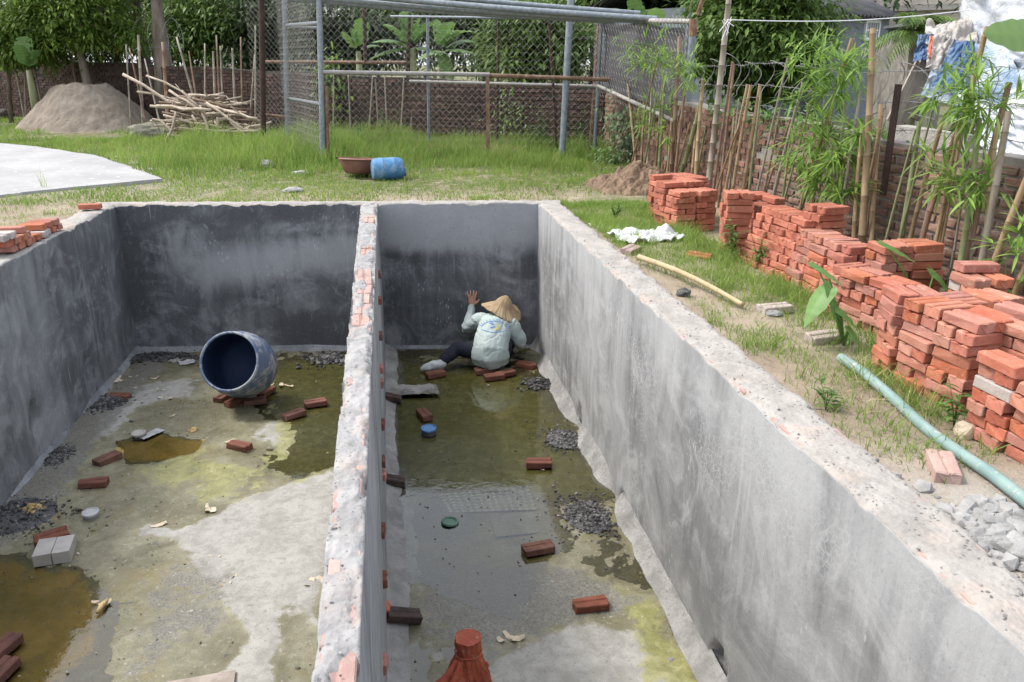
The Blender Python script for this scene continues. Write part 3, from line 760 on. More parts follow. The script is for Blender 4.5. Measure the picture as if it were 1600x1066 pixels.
PART_T = lambda S_, X_: .016 * fbm(S_ * 5, X_ * 9, 61, 3) + (.022 * np.abs(fbm(S_ * 11, X_ * 13, 62, 4)) * 2.2 - .012) + .012 * fbm(S_ * 45, X_ * 45, 63, 2)
T = PART_T(S, X) + .024 * sstep(.40, .56, mask) - .016
e = np.minimum(U, 1 - U) * Wd
chip = np.clip(vn(S * 9, S * 0 + U * 3, 64) * .8 + vn(S * 27, U * 5, 65) * .5 - .45, 0, 1) * .07
Z = Z + np.where(K == 1, T - chip * np.exp(-(e / .02) ** 2), 0)
Z = Z - np.where((K != 1) & (Z > -.05), chip * .8 * (1 - np.abs(Z) / .05) - 0 * Z, 0)
wob = .012 * fbm(S * 1.3, Z * 1.2, 66, 3) + .004 * fbm(S * 8, Z * 8, 67, 3)
X = X + np.where(K == 0, wob, 0) + np.where(K == 2, .5 * wob, 0)
Pp = np.stack([X, S, Z], -1).reshape(-1, 3)
mi = np.tile(((prof[:-1, 2] == 1) | (prof[1:, 2] == 1)).astype(int), n - 1)
np_mesh('rendered_wall', Pp, grid_faces(n, len(prof)), [M['plaster_part'], M['mortar_part']], parent=pr, mi=mi)

# bricks: a handful of shapes, each chipped in its own way, with the slot these bricks carry
BL, BW, BH = .207, .099, .051
def brick_mesh(name, seed, mats, L=BL, W=BW, H=BH, groove=True, rough=.0035):
    rs = random.Random(seed)
    ny = [-.5, -.06, -.03, .03, .06, .5] if False else None
    xs_ = [-L / 2, -L / 2 + .012, L / 2 - .012, L / 2]
    if groove: ysec = [-W / 2, -.009, -.003, .004, .010, W / 2]
    else: ysec = [-W / 2, 0, W / 2]
    vs = []; idx = {}
    def P(i, j, k):
        x = xs_[i]; y = ysec[j]; z = (-H / 2, H / 2)[k]
        if groove and k == 1 and j in (2, 3): z -= .007
        if i in (0, 3) or j in (0, len(ysec) - 1):
            x *= 1 - .012 * rs.random(); y *= 1 - .03 * rs.random(); z *= 1 - .06 * rs.random()
        q = (x + rs.uniform(-1, 1) * rough, y + rs.uniform(-1, 1) * rough * (.3 if j in (1, 2, 3, 4) else 1), z + rs.uniform(-1, 1) * rough * .7)
        idx[i, j, k] = len(vs); vs.append(q)
    nj = len(ysec)
    for k in (0, 1):
        for i in range(4):
            for j in range(nj): P(i, j, k)
    fs = []
    for i in range(3):
        for j in range(nj - 1):
            fs.append((idx[i, j, 1], idx[i + 1, j, 1], idx[i + 1, j + 1, 1], idx[i, j + 1, 1]))
        fs.append((idx[i, 0, 0], idx[i + 1, 0, 0], idx[i + 1, 0, 1], idx[i, 0, 1]))
        fs.append((idx[i + 1, nj - 1, 0], idx[i, nj - 1, 0], idx[i, nj - 1, 1], idx[i + 1, nj - 1, 1]))
    fs.append(tuple(idx[0, j, 0] for j in range(nj)[::-1]) + tuple(idx[0, j, 1] for j in range(nj)))
    fs.append(tuple(idx[3, j, 0] for j in range(nj)) + tuple(idx[3, j, 1] for j in range(nj)[::-1]))
    fs.append(tuple(idx[i, 0, 0] for i in range(4)[::-1]) + tuple(idx[i, nj - 1, 0] for i in range(4)))
    me = bpy.data.meshes.new(name); me.from_pydata(vs, [], fs); me.update()
    bm = bmesh.new(); bm.from_mesh(me)
    ed = [e_ for e_ in bm.edges if len(e_.link_faces) == 2 and e_.calc_face_angle(0) > .9]
    rs.shuffle(ed)
    bmesh.ops.bevel(bm, geom=ed, offset=.0045, segments=1, affect='EDGES')
    # knock corners off
    for _ in range(2):
        c = rs.choice(bm.verts[:]).co.copy()
        for v_ in bm.verts:
            dd = (v_.co - c).length
            if dd < .018: v_.co *= 1 - .10 * (1 - dd / .018)
    bm.to_mesh(me); bm.free()
    for m_ in mats: me.materials.append(m_)
    return me
BM = {k: [brick_mesh('brick_' + k, 10 * i + len(k), [M[k]]) for i in range(5)] for k in ('brick', 'brick_wet', 'brick_pale', 'brick_grey', 'brick_black')}
def brick(loc, rz=0.0, kind='brick', label=None, group=None, parent=None, rx=0.0, ry=0.0, cat='brick'):
    me = random.choice(BM[kind])
    o = bpy.data.objects.new('brick', me); COL.objects.link(o)
    if parent is not None:
        o.parent = parent; loc = Vector(loc) - parent.location
    o.location = loc
    o.rotation_euler = (rx, ry, rz)
    if parent is None: tag(o, label, cat, group)
    return o
random.seed(5)
y = 1.2
while y < 8.4:
    k = random.random()
    xc = (-.245 - .011 * (y - 1.5) - .137) / 2
    brick((xc + random.uniform(-.006, .006), y, -.033 + random.uniform(-.004, .003)), R(90) + random.uniform(-.03, .03), 'brick_pale', parent=pr)
    y += .228
# split bricks showing on the side walls
for k in range(30):
    y = 1.45 + k * .236
    if random.random() < .8: brick((XR + .06, y, -.036 + random.uniform(-.004, .004)), R(90) + random.uniform(-.03, .03), 'brick_pale', parent=wallR)
    if random.random() < .75: brick((XR + .18, y + .1, -.036 + random.uniform(-.004, .004)), R(90) + random.uniform(-.03, .03), 'brick_pale', parent=wallR)
# half bricks toothed out of the partition's right face, two of them with a wet one hanging below
for (px, py) in ((592, 470), (593, 525), (594, 577), (595, 598), (596, 662), (597, 722), (598, 742), (596, 828), (598, 905), (604, 952), (598, 1035), (592, 430)):
    p = onx(px, py, -.14)
    b = brick((-.222, p.y, p.z), random.uniform(-.08, .08), 'brick_wet' if random.random() < .6 else 'brick', parent=pr, ry=random.uniform(-.06, .06))
for (px, py, a) in ((612, 752, .1), (630, 964, .2), (610, 622, 0.05)):
    p = at(px, py, FLOOR + .05)
    brick((p.x, p.y, FLOOR + .06), a, 'brick_black', {752: 'black wet brick fallen on the white skirt beside the blue cap', 964: 'black wet brick on the white skirt nearest the orange cloth', 622: 'dark wet brick holding up the end of the grey sack'}[py], 'fallen bricks by the partition', ry=R(18))

# rounded cement skirts at the foot of the walls
def skirt(p0, p1, nrm, parent, seed, w0=.13, hh=.11, name='cement_skirt', gaps=(), zb=FLOOR, mat_='skirt'):
    p0 = np.array(p0); p1 = np.array(p1); L = np.hypot(*(p1 - p0)); d = (p1 - p0) / L; nrm = np.array(nrm)
    n = int(L / .03) + 1; s = np.linspace(0, L, n); t = np.linspace(0, 1, 9)
    S, T = np.meshgrid(s, t, indexing='ij')
    wd = w0 * (1 + 1.0 * fbm(S * .9, S * 0, seed, 3) + .35 * fbm(S * 6, S * 0, seed + 3, 3)); hg = hh * (1 + .8 * fbm(S * 1.2, S * 0 + 5, seed + 1, 3))
    for (gs, gw) in gaps:
        q = np.exp(-((S - gs) / gw) ** 2); wd = wd * (1 - .8 * q); hg = hg * (1 - .7 * q)
    W = wd * T - .012
    Z = zb - .012 + (hg + .012) * (1 - T) ** 1.7 + .006 * fbm(S * 12, T * 3, seed + 7, 3)
    P = np.stack([p0[0] + d[0] * S + nrm[0] * W, p0[1] + d[1] * S + nrm[1] * W, Z], -1).reshape(-1, 3)
    F = grid_faces(n, 9)
    if d[0] * nrm[1] - d[1] * nrm[0] < 0: F = F[:, ::-1]
    return np_mesh(name, P, F, M[mat_], parent=parent)
skirt((XR, .7), (XR, yfar(XR)), (-1, 0), wallR, 71, .15, .15, gaps=[(onx(960, 800, XR).y - .7, .16), (onx(905, 680, XR).y - .7, .16), (onx(845, 600, XR).y - .7, .2)])
skirt((-.145, .7), (-.145, yfar(-.14)), (1, 0), pr, 73, .19, .07)
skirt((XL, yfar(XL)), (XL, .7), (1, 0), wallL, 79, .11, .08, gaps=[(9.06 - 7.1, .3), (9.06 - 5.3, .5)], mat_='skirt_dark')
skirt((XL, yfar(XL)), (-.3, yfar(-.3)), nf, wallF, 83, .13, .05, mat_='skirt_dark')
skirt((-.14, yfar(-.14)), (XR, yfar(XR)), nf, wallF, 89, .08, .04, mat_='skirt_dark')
# ------------------------------------------------------------------ boundary walls of brick beyond the pit
A0 = Vector((3.72, 14.2)); A1 = Vector((-16.0, 29.6))      # back wall
B0 = Vector((3.72, 14.2)); B1 = Vector((3.80, 1.0))        # right wall
def brick_wall(name, p0, p1, h0, h1, label, bmat, mmat, faces, parts_from=None, parts_to=None, nmax=0, seed=0, top=True):
    rs = random.Random(seed)
    d = (p1 - p0); L = d.length; d.normalize(); nr = Vector((-d.y, d.x)) * faces
    r = thing(name, (p0.x, p0.y, -.2), label, 'wall'); r['kind'] = 'thing'
    core = MB(); th = .19
    a = p0 - nr * .012; b = p1 - nr * .012
    n = 40
    def hh(s): return h0 + (h1 - h0) * s / L + .02 * math.sin(s * 2.1)
    vs = []
    for i in range(n + 1):
        s = L * i / n; q = p0 + d * s
        for (w, z) in ((.012, -.25), (.012, hh(s)), (th, hh(s)), (th, -.25)):
            vs.append((q.x - nr.x * w, q.y - nr.y * w, z))
    core.add(vs, [(i * 4 + k, i * 4 + k + 1, i * 4 + k + 5, i * 4 + k + 4) for i in range(n) for k in range(3)])
    core.build('mortar_core', mmat, r)
    pitch, ch = .228, .068
    cand = []
    ncourse = int((max(h0, h1) + .2) / ch)
    for c in range(ncourse):
        z = -.17 + c * ch
        x = (c % 2) * pitch / 2 - .1
        while x < L:
            if z + .03 < hh(max(0, x)) + .01: cand.append((x + pitch / 2, z))
            x += pitch
    near = sorted([q for q in cand if parts_from is not None and parts_from <= q[0] <= parts_to and q[1] > .0], key=lambda q: -q[0])[:nmax]
    ns = set(near); rest = MB()
    ang = math.atan2(d.y, d.x)
    me_list = [brick_mesh('wall_brick', 300 + k + seed, [bmat], .205, .05, .051, False, .006) for k in range(5)]
    for (s, z) in cand:
        q = p0 + d * s; w = rs.uniform(-.006, .007)
        if rs.random() < .03: w -= .03
        if (s, z) in ns:
            o = bpy.data.objects.new('brick', rs.choice(me_list)); COL.objects.link(o); o.parent = r
            o.location = Vector((q.x - nr.x * (.022 - w), q.y - nr.y * (.022 - w), z)) - r.location
            o.rotation_euler = (rs.uniform(-.02, .02), rs.uniform(-.025, .025), ang + rs.uniform(-.02, .02))
        else:
            rest.colr = rs.uniform(.7, 1.25)
            c = Vector((q.x - nr.x * (.022 - w), q.y - nr.y * (.022 - w), z))
            rest.box(c, (.205 + rs.uniform(-.016, .008), .05, .051), ang, ry=rs.uniform(-.03, .03), jit=.005)
    o = rest.build('brick_courses', M['brick_courses' if bmat == M['brick_old'] else 'brick_courses_far'], r); o['kind'] = 'stuff'
    return r
def courses_mat(name, a, b, pale, dark):
    g = G(name); o = g.co(); v = g.voro(g.co(scale=(5, 5, 15)), 1.0, 'F1', 'Color')
    n = g.noise(o, 9, 6, .7)
    c = g.mix(g.mr(n, .3, .7), a, b)
    c = g.mix(g.m('MULTIPLY', g.mr(g.noise(o, 2.2, 6, .7, .6), .5, .68), .7), c, dark)
    c = g.mix(g.m('MULTIPLY', g.mr(g.noise(g.co(loc=(4, 4, 1)), 5, 5, .7), .56, .7), .6), c, pale)
    c = g.hsv(c, v=g.attr('tint')); g.base(c); g.rough(.93); g.bump(g.noise(o, 45, 5, .7), .6, .008); return g.mat
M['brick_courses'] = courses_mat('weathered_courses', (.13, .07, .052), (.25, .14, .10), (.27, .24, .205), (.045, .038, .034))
M['brick_courses_far'] = courses_mat('dark_courses', (.06, .036, .03), (.115, .07, .056), (.13, .115, .10), (.03, .026, .024))  # darker brown courses of the back wall
brick_wall('brick_boundary_wall', B0, B1, .95, .80, 'weathered brick boundary wall behind the bamboo stakes', M['brick_old'], M['mortar_old'], -1, 3.0, 11.4, 280, seed=3)
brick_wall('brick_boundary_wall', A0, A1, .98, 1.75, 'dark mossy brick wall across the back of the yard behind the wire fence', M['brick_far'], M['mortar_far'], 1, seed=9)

# ------------------------------------------------------------------ loose bricks
random.seed(11)
def fbrick(px, py, rz, label, kind='brick_wet', z=FLOOR, group=None, tilt=0.0):
    p = at(px, py, z + .03)
    return brick((p.x, p.y, z + BH / 2 + .002), rz, kind, label, group, rx=tilt)
W8 = -YAW
fbrick(146, 754, R(2), 'dark red brick lying flat and square to the pit near the left wall')
fbrick(168, 716, R(48), 'dark brick lying slantwise by the little brown puddle')
fbrick(374, 696, R(-32), 'brick lying alone on the olive floor below the blue drum')
fbrick(459, 647, R(38), 'brick lying slantwise just left of another by the partition')
fbrick(493, 629, R(14), 'brick nearest the partition in the left half of the pit floor')
fbrick(186, 619, R(-16), 'sunken dark brick in the rubble at the foot of the left wall')
fbrick(663, 647, R(-72), 'brick pointing lengthwise just behind the blue cap')
fbrick(842, 723, R(-9), 'brick in the middle of the olive water, below the seated worker')
fbrick(841, 856, R(8), 'brick standing in pale reflecting water beside the black crumbs')
fbrick(923, 944, R(3), 'brick on the drier floor nearest the bare cement in the right half')
# four bricks that prop the drum
dp = at(375, 612, FLOOR)
for (px, py, a, lb, zz) in ((350, 619, 62, 'brick under the left side of the blue drum', 0), (368, 627, 50, 'second brick under the left side of the blue drum, closer to the viewer', 0),
                        (398, 626, 12, 'brick under the front of the blue drum', 0), (416, 612, 66, 'brick under the right side of the blue drum', 0), (385, 604, 5, 'brick hidden deepest under the blue drum', 0)):
    fbrick(px, py, R(a), lb, group='bricks propping up the blue drum')
# a pale two-tile block and a brick behind it
p = at(86, 872, FLOOR)
fbrick(80, 838, R(28), 'dark brick leaning behind the pale square block', tilt=R(10))
r = thing('tile_block', (p.x, p.y, FLOOR), 'pale square block of two flat tiles lying in the brown puddle', 'tile block')
for k in (-1, 1):
    mb = MB(); c, s_ = math.cos(.16), math.sin(.16)
    mb.box((p.x + k * .0535 * c, p.y + .02 + k * .0535 * s_, FLOOR + .043), (.105, .205, .082), .16, jit=.002)
    mb.build('tile', M['ceramic'], r)
fbrick(2, 1012, R(70), 'dark brick at the near left corner of the pit floor, half in the puddle')
fbrick(0, 1050, R(75), 'dark brick half submerged in the brown puddle beside another')
p = at(690, 612, FLOOR)
# bricks the worker sits and steps on
fbrick(681, 584, R(22), 'brick under the stretched out left foot of the worker')
wk = 'bricks the worker crouches on'
fbrick(772, 588, R(10), 'brick under the seat of the crouching worker, front', group=wk)
fbrick(790, 583, R(24), 'brick under the seat of the crouching worker, right', group=wk)
fbrick(822, 570, R(-38), 'brick between the crouching worker and the right wall', group=wk)
fbrick(757, 578, R(15), 'brick under the seat of the crouching worker, left', group=wk)

# ------------------------------------------------------------------ stacks of new bricks along the right side
stackbricks = []
def stack(x0, y0, nx, ny, nc, label, group, yaw=0.0, batter=0.0, topn=None, kind='brick', seed=0, z0=None, drop=0, topflip=False):
    """nx, ny in brick lengths; courses turn by a quarter each time; only bricks that show are laid"""
    rs = random.Random(seed)
    c, s = math.cos(yaw), math.sin(yaw)
    zb = gz1(x0 + nx * .11, y0 + ny * .11) + .005 if z0 is None else z0
    nx, ny = max(1, int(round(nx))), max(1, int(round(ny)))
    cell = .2135
    for k in range(nc):
        row, end, mid = [], [], []
        for i in range(nx):
            for j in range(ny):
                if drop and k >= nc - drop and rs.random() < .3: continue
                alongx = ((i + j + k) % 2 == 0) != (rs.random() < .3)
                for h in (-1, 1):
                    du, dv = (0, h * .0522) if alongx else (h * .0522, 0)
                    front = i == 0 and (alongx or h < 0); near = j == 0 and (not alongx or h < 0)
                    top = k >= nc - 1 - drop
                    if not (front or near or top): continue
                    if top and topn is not None and k == nc - 1 and rs.random() > topn: continue
                    if k == nc - 1 and rs.random() < .10: continue
                    u = (i + .5) * cell + du + batter * k + (rs.uniform(-.024, .012) if front else rs.uniform(-.01, .01)); v = (j + .5) * cell + dv + (rs.uniform(-.02, .006) if near else rs.uniform(-.006, .006))
                    X = x0 + u * c - v * s; Y = y0 + u * s + v * c
                    kd = kind if rs.random() > .015 else 'brick_grey'
                    q = (X, Y, zb + BH / 2 + k * .0535 + rs.uniform(-.0012, .0012), yaw + (0 if alongx else R(90)) + rs.uniform(-.09, .09), kd, label, group)
                    (row if front else end if near else mid).append((v if front else u, q))
        row.sort(key=lambda t: -t[0]); end.sort(key=lambda t: t[0])
        for n_, (_, q) in enumerate(row): stackbricks.append(q + ('%s from left in layer %s' % (ORD[n_], NUM[k]),))
        for n_, (_, q) in enumerate(end): stackbricks.append(q + ('%s along the near end in layer %s' % (ORD[n_], NUM[k]),))
        for n_, (_, q) in enumerate(mid): stackbricks.append(q + ('inside layer %s, %s counted' % (NUM[k], ORD[n_]),))
def g2(px, py): p = g3(px, py); return p.x, p.y
STACKS = [  # x, y of the front corner, brick lengths across and along, courses, name
    (2.56, 7.08, 2, 2, 8, 'the farthest brick stack', dict(yaw=R(12), drop=1)),
    (2.66, 7.54, 2, 2, 8, 'the rearmost far stack', dict(yaw=R(12), topn=.7)),
    (2.68, 6.26, 1, 1, 9, 'the slim second stack', dict(yaw=R(-10))),
    (3.0, 6.3, 1, 2, 8, 'the small tucked in stack', dict(yaw=R(4))),
    (2.76, 5.36, 1, 3, 8, 'the leaning third stack', dict(yaw=R(6), batter=.024)),
    (2.98, 5.30, 1, 1, 10, 'the tall third stack corner', dict(yaw=R(6))),
    (2.80, 4.72, 1, 3, 7, 'the long fourth stack', dict(yaw=R(2), batter=.012)),
    (2.98, 4.50, 2, 1, 8, 'the fourth stack rear', dict(yaw=R(2))),
    (2.74, 4.04, 1, 3, 6, 'the low taro stack', dict(yaw=R(8))),
    (3.0, 3.72, 1, 1, 9, 'the slim square column', dict(yaw=R(-4))),
    (2.42, 3.48, 1, 1, 8, 'the pipe end stack', dict(yaw=R(-12))),
    (2.46, 3.0, 1, 2, 8, 'the big near stack', dict(yaw=R(7), drop=0)),
    (2.40, 2.42, 1, 2, 7, 'the nearest brick stack', dict(yaw=R(5), drop=1)),
    (2.72, 2.45, 2, 5, 8, 'the flat topped stack', dict(yaw=R(9), topn=.85))]
ORD = ['first', 'second', 'third', 'fourth', 'fifth', 'sixth', 'seventh', 'eighth', 'ninth', 'tenth', 'eleventh', 'twelfth', 'thirteenth', 'fourteenth', 'fifteenth'] + ['later'] * 30
NUM = ['one', 'two', 'three', 'four', 'five', 'six', 'seven', 'eight', 'nine', 'ten']
for k_, (x_, y_, nx_, ny_, nc_, nm_, kw_) in enumerate(STACKS): stack(x_, y_, nx_, ny_, nc_, nm_, 'bricks of ' + nm_, seed=k_ + 1, **kw_)
stackbricks.sort(key=lambda q: q[0] ** 2 + q[1] ** 2)
NB = 262
rest = MB()
for i, (X, Y, Z, rz, kd, lb, gp, rl) in enumerate(stackbricks):
    if i < NB:
        brick((X, Y, Z), rz, kd, ('greyish' if kd == 'brick_grey' else 'orange') + ' brick ' + rl + ' of ' + lb, gp, rx=random.uniform(-.012, .012), ry=random.uniform(-.02, .02))
    else:
        me = random.choice(BM[kd]); Mx = Matrix.Translation((X, Y, Z)) @ Matrix.Rotation(rz, 4, 'Z')
        rest.colr = random.uniform(.8, 1.2)
        rest.add([Mx @ v_.co for v_ in me.vertices], [tuple(p_.vertices) for p_ in me.polygons])
def bricks_tint():
    g = G('fresh_brick_far'); o = g.co(); n = g.noise(o, 9, 6, .7)
    c = g.mix(g.mr(n, .32, .68), (.34, .112, .07), (.42, .16, .105)); c = g.mix(g.m('MULTIPLY', g.mr(g.noise(o, 16, 5, .7), .56, .72), .6), c, (.6, .36, .26))
    g.base(g.hsv(c, v=g.attr('tint'))); g.rough(.9); g.bump(g.noise(o, 60, 4, .7), .5, .006); return g.mat
if rest.f:
    o = rest.build('stacked_bricks', bricks_tint())
    tag(o, 'orange red bricks of the farthest stacks beside the earth heap', 'bricks', kind='stuff')
print('stack bricks', len(stackbricks), 'rest', max(0, len(stackbricks) - NB))
def gbrick(px, py, rz, label, kind='brick', tilt=0.0, dz=0.0):
    p = g3(px, py)
    return brick((p.x, p.y, gz1(p.x, p.y) + BH / 2 - .004 + dz), rz, kind, label, None, rx=tilt)
gbrick(1472, 737, R(66), 'single brick with a pale dusty top lying on bare earth by the green pipe', 'brick_pale')
gbrick(1288, 533, R(10), 'dirty brick half buried at the foot of the taro plant', 'brick_grey', .1)
gbrick(1210, 487, R(8), 'flat brick lying in thin grass at the end of the bamboo pole', 'brick_grey')
gbrick(985, 395, R(50), 'chipped pale brick beside the crumpled white sheet', 'brick_pale', .15)
gbrick(1092, 402, R(-45), 'half buried orange brick between the white sheet and the slim stack', 'brick', .2, -.02)

# bricks on the left wall
random.seed(21)
def lwb(u, y, k, rz, kind, label, group='bricks laid on the left wall'):
    brick((XL - u, y, .012 + BH / 2 + k * .0535), rz, kind, label, group)
b0 = onx(90, 355, XL - .08); 
yy = b0.y
for k, (row, lab) in enumerate((('lower', 'orange brick in the lowest layer on the left wall'), ('middle', 'orange brick in the second layer on the left wall'), ('upper', 'orange brick in the topmost layer on the left wall'))):
    for j in range(9):
        y = yy - .06 - j * .112 - k * .06
        if (k == 1 and j in (3, 4)) or (k == 2 and (j < 5 or j == 6)): continue
        lwb(.13 + .01 * (j % 3), y, k, R(2 + 3 * math.sin(j * 2.3)), 'brick_grey' if (k == 0 and j in (2, 3)) or (k == 2 and j > 6) else 'brick',
            ('%s greyish brick on the left wall' % row).replace('upper greyish', 'dusty greyish brick in the upper layer, a').replace('lower greyish', 'dusty greyish brick in the lower layer, a') if False else (lab if not ((k == 0 and j in (2, 3)) or (k == 2 and j > 6)) else lab.replace('orange', 'dusty greyish')) + ', %s from the far end' % ORD[j], 'bricks on the left wall, %s layer%s' % (row, ', greyish' if ((k == 0 and j in (2, 3)) or (k == 2 and j > 6)) else ''))
for j in range(4):
    lwb(.36 + .01 * j, yy - .3 - j * .112, 0, R(-3 + 2 * j), 'brick_grey', 'grey dusty brick on the earth behind the left wall, %s from the far end' % ORD[j], 'bricks behind the left wall')
p = at(141, 322, .04)
brick((p.x, p.y, .012 + BH / 2), R(4), 'brick', 'lone orange brick on the far left corner of the pit wall')

# ------------------------------------------------------------------ the drum in the pit
c0 = at(372, 590, FLOOR + .30)
ax = (Vector((0, 0, CAM_H)) - c0).normalized()
axis = (ax + _cr * -.40 + Vector((0, 0, .10))).normalized()
mouth = atd(358, 565, c0.dot(_fh) - .16)
q = axis.to_track_quat('Z', 'Y').to_matrix().to_4x4()
Mx = Matrix.Translation(mouth) @ q
r = thing('plastic_drum', (c0.x, c0.y, FLOOR + .06), 'scuffed blue plastic drum lying open mouthed on bricks on the pit floor', 'drum')
mb = MB()
mb.lathe([(.262, .0), (.272, -.012), (.274, -.05), (.285, -.075), (.300, -.16), (.305, -.26), (.298, -.36), (.28, -.44), (.25, -.50), (.20, -.525), (.0, -.53)], Mx, 48)
mb.build('barrel_body', M['drum'], r, smooth=True, autos=.6)
mb = MB(); mb.lathe([(.250, -.002), (.252, -.05), (.275, -.16), (.28, -.27), (.27, -.38), (.24, -.46), (.0, -.47)], Mx, 48)
mb.build('inner_lining', M['drum_in'], r, smooth=True)
mb = MB(); mb.lathe([(.250, -.004), (.252, .006), (.262, .010), (.274, .004), (.275, -.012)], Mx, 48)
mb.build('rim', M['drum'], r, smooth=True)

# ------------------------------------------------------------------ small things on the pit floor
def cap_stub(px, py, rad, h, m_top, m_side, label, name='pipe_stub', cat='pipe stub'):
    p = at(px, py, FLOOR)
    r = thing(name, (p.x, p.y, FLOOR), label, cat)
    Mx = Matrix.Translation((p.x, p.y, FLOOR - .01)) @ Matrix.Rotation(.08, 4, 'X')
    mb = MB(); mb.lathe([(rad * .96, 0), (rad * .96, h)], Mx, 24); mb.build('stub', m_side, r, smooth=True)
    mb = MB(); mb.lathe([(rad, h - .012), (rad * 1.03, h - .004), (rad * 1.02, h + .006), (rad * .85, h + .009), (rad * .8, h + .004), (0, h + .005)], Mx, 24)
    mb.build('cap', m_top, r, smooth=True, autos=.5)
    return r
cap_stub(670, 678, .066, .065, M['bluecap'], M['muck'], 'round blue cap on a pipe stub in the olive water')
cap_stub(218, 683, .058, .05, M['ceramic'], M['muck'], 'pale capped pipe stub next to a scrap of white paper')
cap_stub(143, 808, .055, .05, M['paper'], M['stone'], 'pale capped pipe stub standing alone below the two dark bricks')
p = at(703, 817, FLOOR)
r = thing('plastic_dish', (p.x, p.y, FLOOR), 'small green plastic dish lying in the mud', 'dish')
mb = MB(); mb.lathe([(.062, .004), (.06, .016), (.045, .02), (.04, .012), (0, .012)], Matrix.Translation((p.x, p.y, FLOOR)) @ Matrix.Rotation(.1, 4, 'Y'), 20); mb.build('disc', M['greencap'], r, smooth=True, autos=.5)

def crumple(name, px, py, w, l, mat_, label, cat, z=FLOOR, rz=0.0, amp=.03, seed=0, n=22, lift=.01, base=None, thick=.003):
    p = at(px, py, z) if base is None else base
    rs = np.linspace(-.5, .5, n); U, Vv = np.meshgrid(rs, rs, indexing='ij')
    edge = 1 + .35 * fbm(np.arctan2(U, Vv) * 1.3, U * 0, seed, 3)
    x = U * w * edge; y = Vv * l * edge
    zz = lift + amp * np.abs(fbm(U * 3.2, Vv * 3.2, seed + 1, 3)) * 2.4 + amp * .5 * np.abs(fbm(U * 8, Vv * 8, seed + 2, 2))
    c, s = math.cos(rz), math.sin(rz)
    P = np.stack([p.x + x * c - y * s, p.y + x * s + y * c, p.z + zz], -1).reshape(-1, 3)
    o = np_mesh(name, P, grid_faces(n, n), mat_, origin=(p.x, p.y, p.z))
    md = o.modifiers.new('thickness', 'SOLIDIFY'); md.thickness = thick; md.offset = 0
    return tag(o, label, cat)
crumple('paper_scrap', 236, 680, .09, .2, M['paper'], 'scrap of white paper next to the capped pipe stub', 'paper', rz=R(-40), amp=.015, seed=4)
crumple('paper_scrap', 292, 568, .16, .12, M['paper'], 'grey crumpled scrap in the far left corner of the pit', 'paper', rz=R(20), amp=.02, seed=9)
crumple('plastic_scrap', 275, 186 + 380, .12, .1, M['sacking'], 'dark crumpled scrap beside the grey one in the far left corner', 'scrap', rz=R(50), amp=.03, seed=12)
crumple('cement_sack', 645, 615, .50, .23, M['sacking'], 'flattened wet grey sack lying over bricks by the partition', 'sack', rz=R(-4), amp=.05, seed=21, lift=.03, n=36)
# submerged tiles with a raised lattice
def tile_sheet(name, pxs, label, ridge):
    P = [at(*q, FLOOR) for q in pxs]
    def fn(u, v):
        a = P[0].lerp(P[1], u); b = P[3].lerp(P[2], u); q = a.lerp(b, v)
        k = abs(math.sin(u * 40) * math.sin(v * 22)) * ridge
        return (q.x, q.y, FLOOR - .006 + k + .002 * mnoise.noise((q.x * 5, q.y * 5, 0)))
    mb = MB(); mb.grid(fn, 90 if ridge else 12, 50 if ridge else 12)
    o = mb.build(name, M['tileslab'], origin=P[0], smooth=True)
    return tag(o, label, 'slab')
M['tileslab'] = simple('wet_tile', (.13, .13, .095), (.20, .20, .155), 5, .25, .2, 30, .004, rv=0, spec=.6)
tile_sheet('patterned_slab', ((682, 770), (826, 757), (838, 795), (700, 800)), 'patterned flat slab awash in the shallow water', .008)
tile_sheet('flat_slab', ((765, 806), (838, 798), (848, 830), (775, 838)), 'smooth flat slab awash in the shallow water next to the patterned one', 0)
p = at(285, 1078, FLOOR)
r = thing('plank', (p.x, p.y, FLOOR), 'grey plank lying across the near edge of the left pit floor', 'plank')
mb = MB(); mb.box((p.x - .05, p.y - .01, FLOOR + .016), (.62, .10, .025), R(6), jit=.003); mb.build('board', M['wood'], r)

# scraps and crumbs
def pebble_mesh(mb, c, s, rs):
    vs = []
    ph = (1 + 5 ** .5) / 2
    base = [(-1, ph, 0), (1, ph, 0), (-1, -ph, 0), (1, -ph, 0), (0, -1, ph), (0, 1, ph), (0, -1, -ph), (0, 1, -ph), (ph, 0, -1), (ph, 0, 1), (-ph, 0, -1), (-ph, 0, 1)]
    fs = [(0, 11, 5), (0, 5, 1), (0, 1, 7), (0, 7, 10), (0, 10, 11), (1, 5, 9), (5, 11, 4), (11, 10, 2), (10, 7, 6), (7, 1, 8), (3, 9, 4), (3, 4, 2), (3, 2, 6), (3, 6, 8), (3, 8, 9), (4, 9, 5), (2, 4, 11), (6, 2, 10), (8, 6, 7), (9, 8, 1)]
    e = (rs.uniform(.6, 1.2), rs.uniform(.6, 1.2), rs.uniform(.4, .8)); a = rs.uniform(0, 6.28)
    for b in base:
        k = s / 1.9 * rs.uniform(.75, 1.2)
        x, y, z = b[0] * e[0] * k, b[1] * e[1] * k, b[2] * e[2] * k
        vs.append((c[0] + x * math.cos(a) - y * math.sin(a), c[1] + x * math.sin(a) + y * math.cos(a), c[2] + z))
    mb.add(vs, fs)
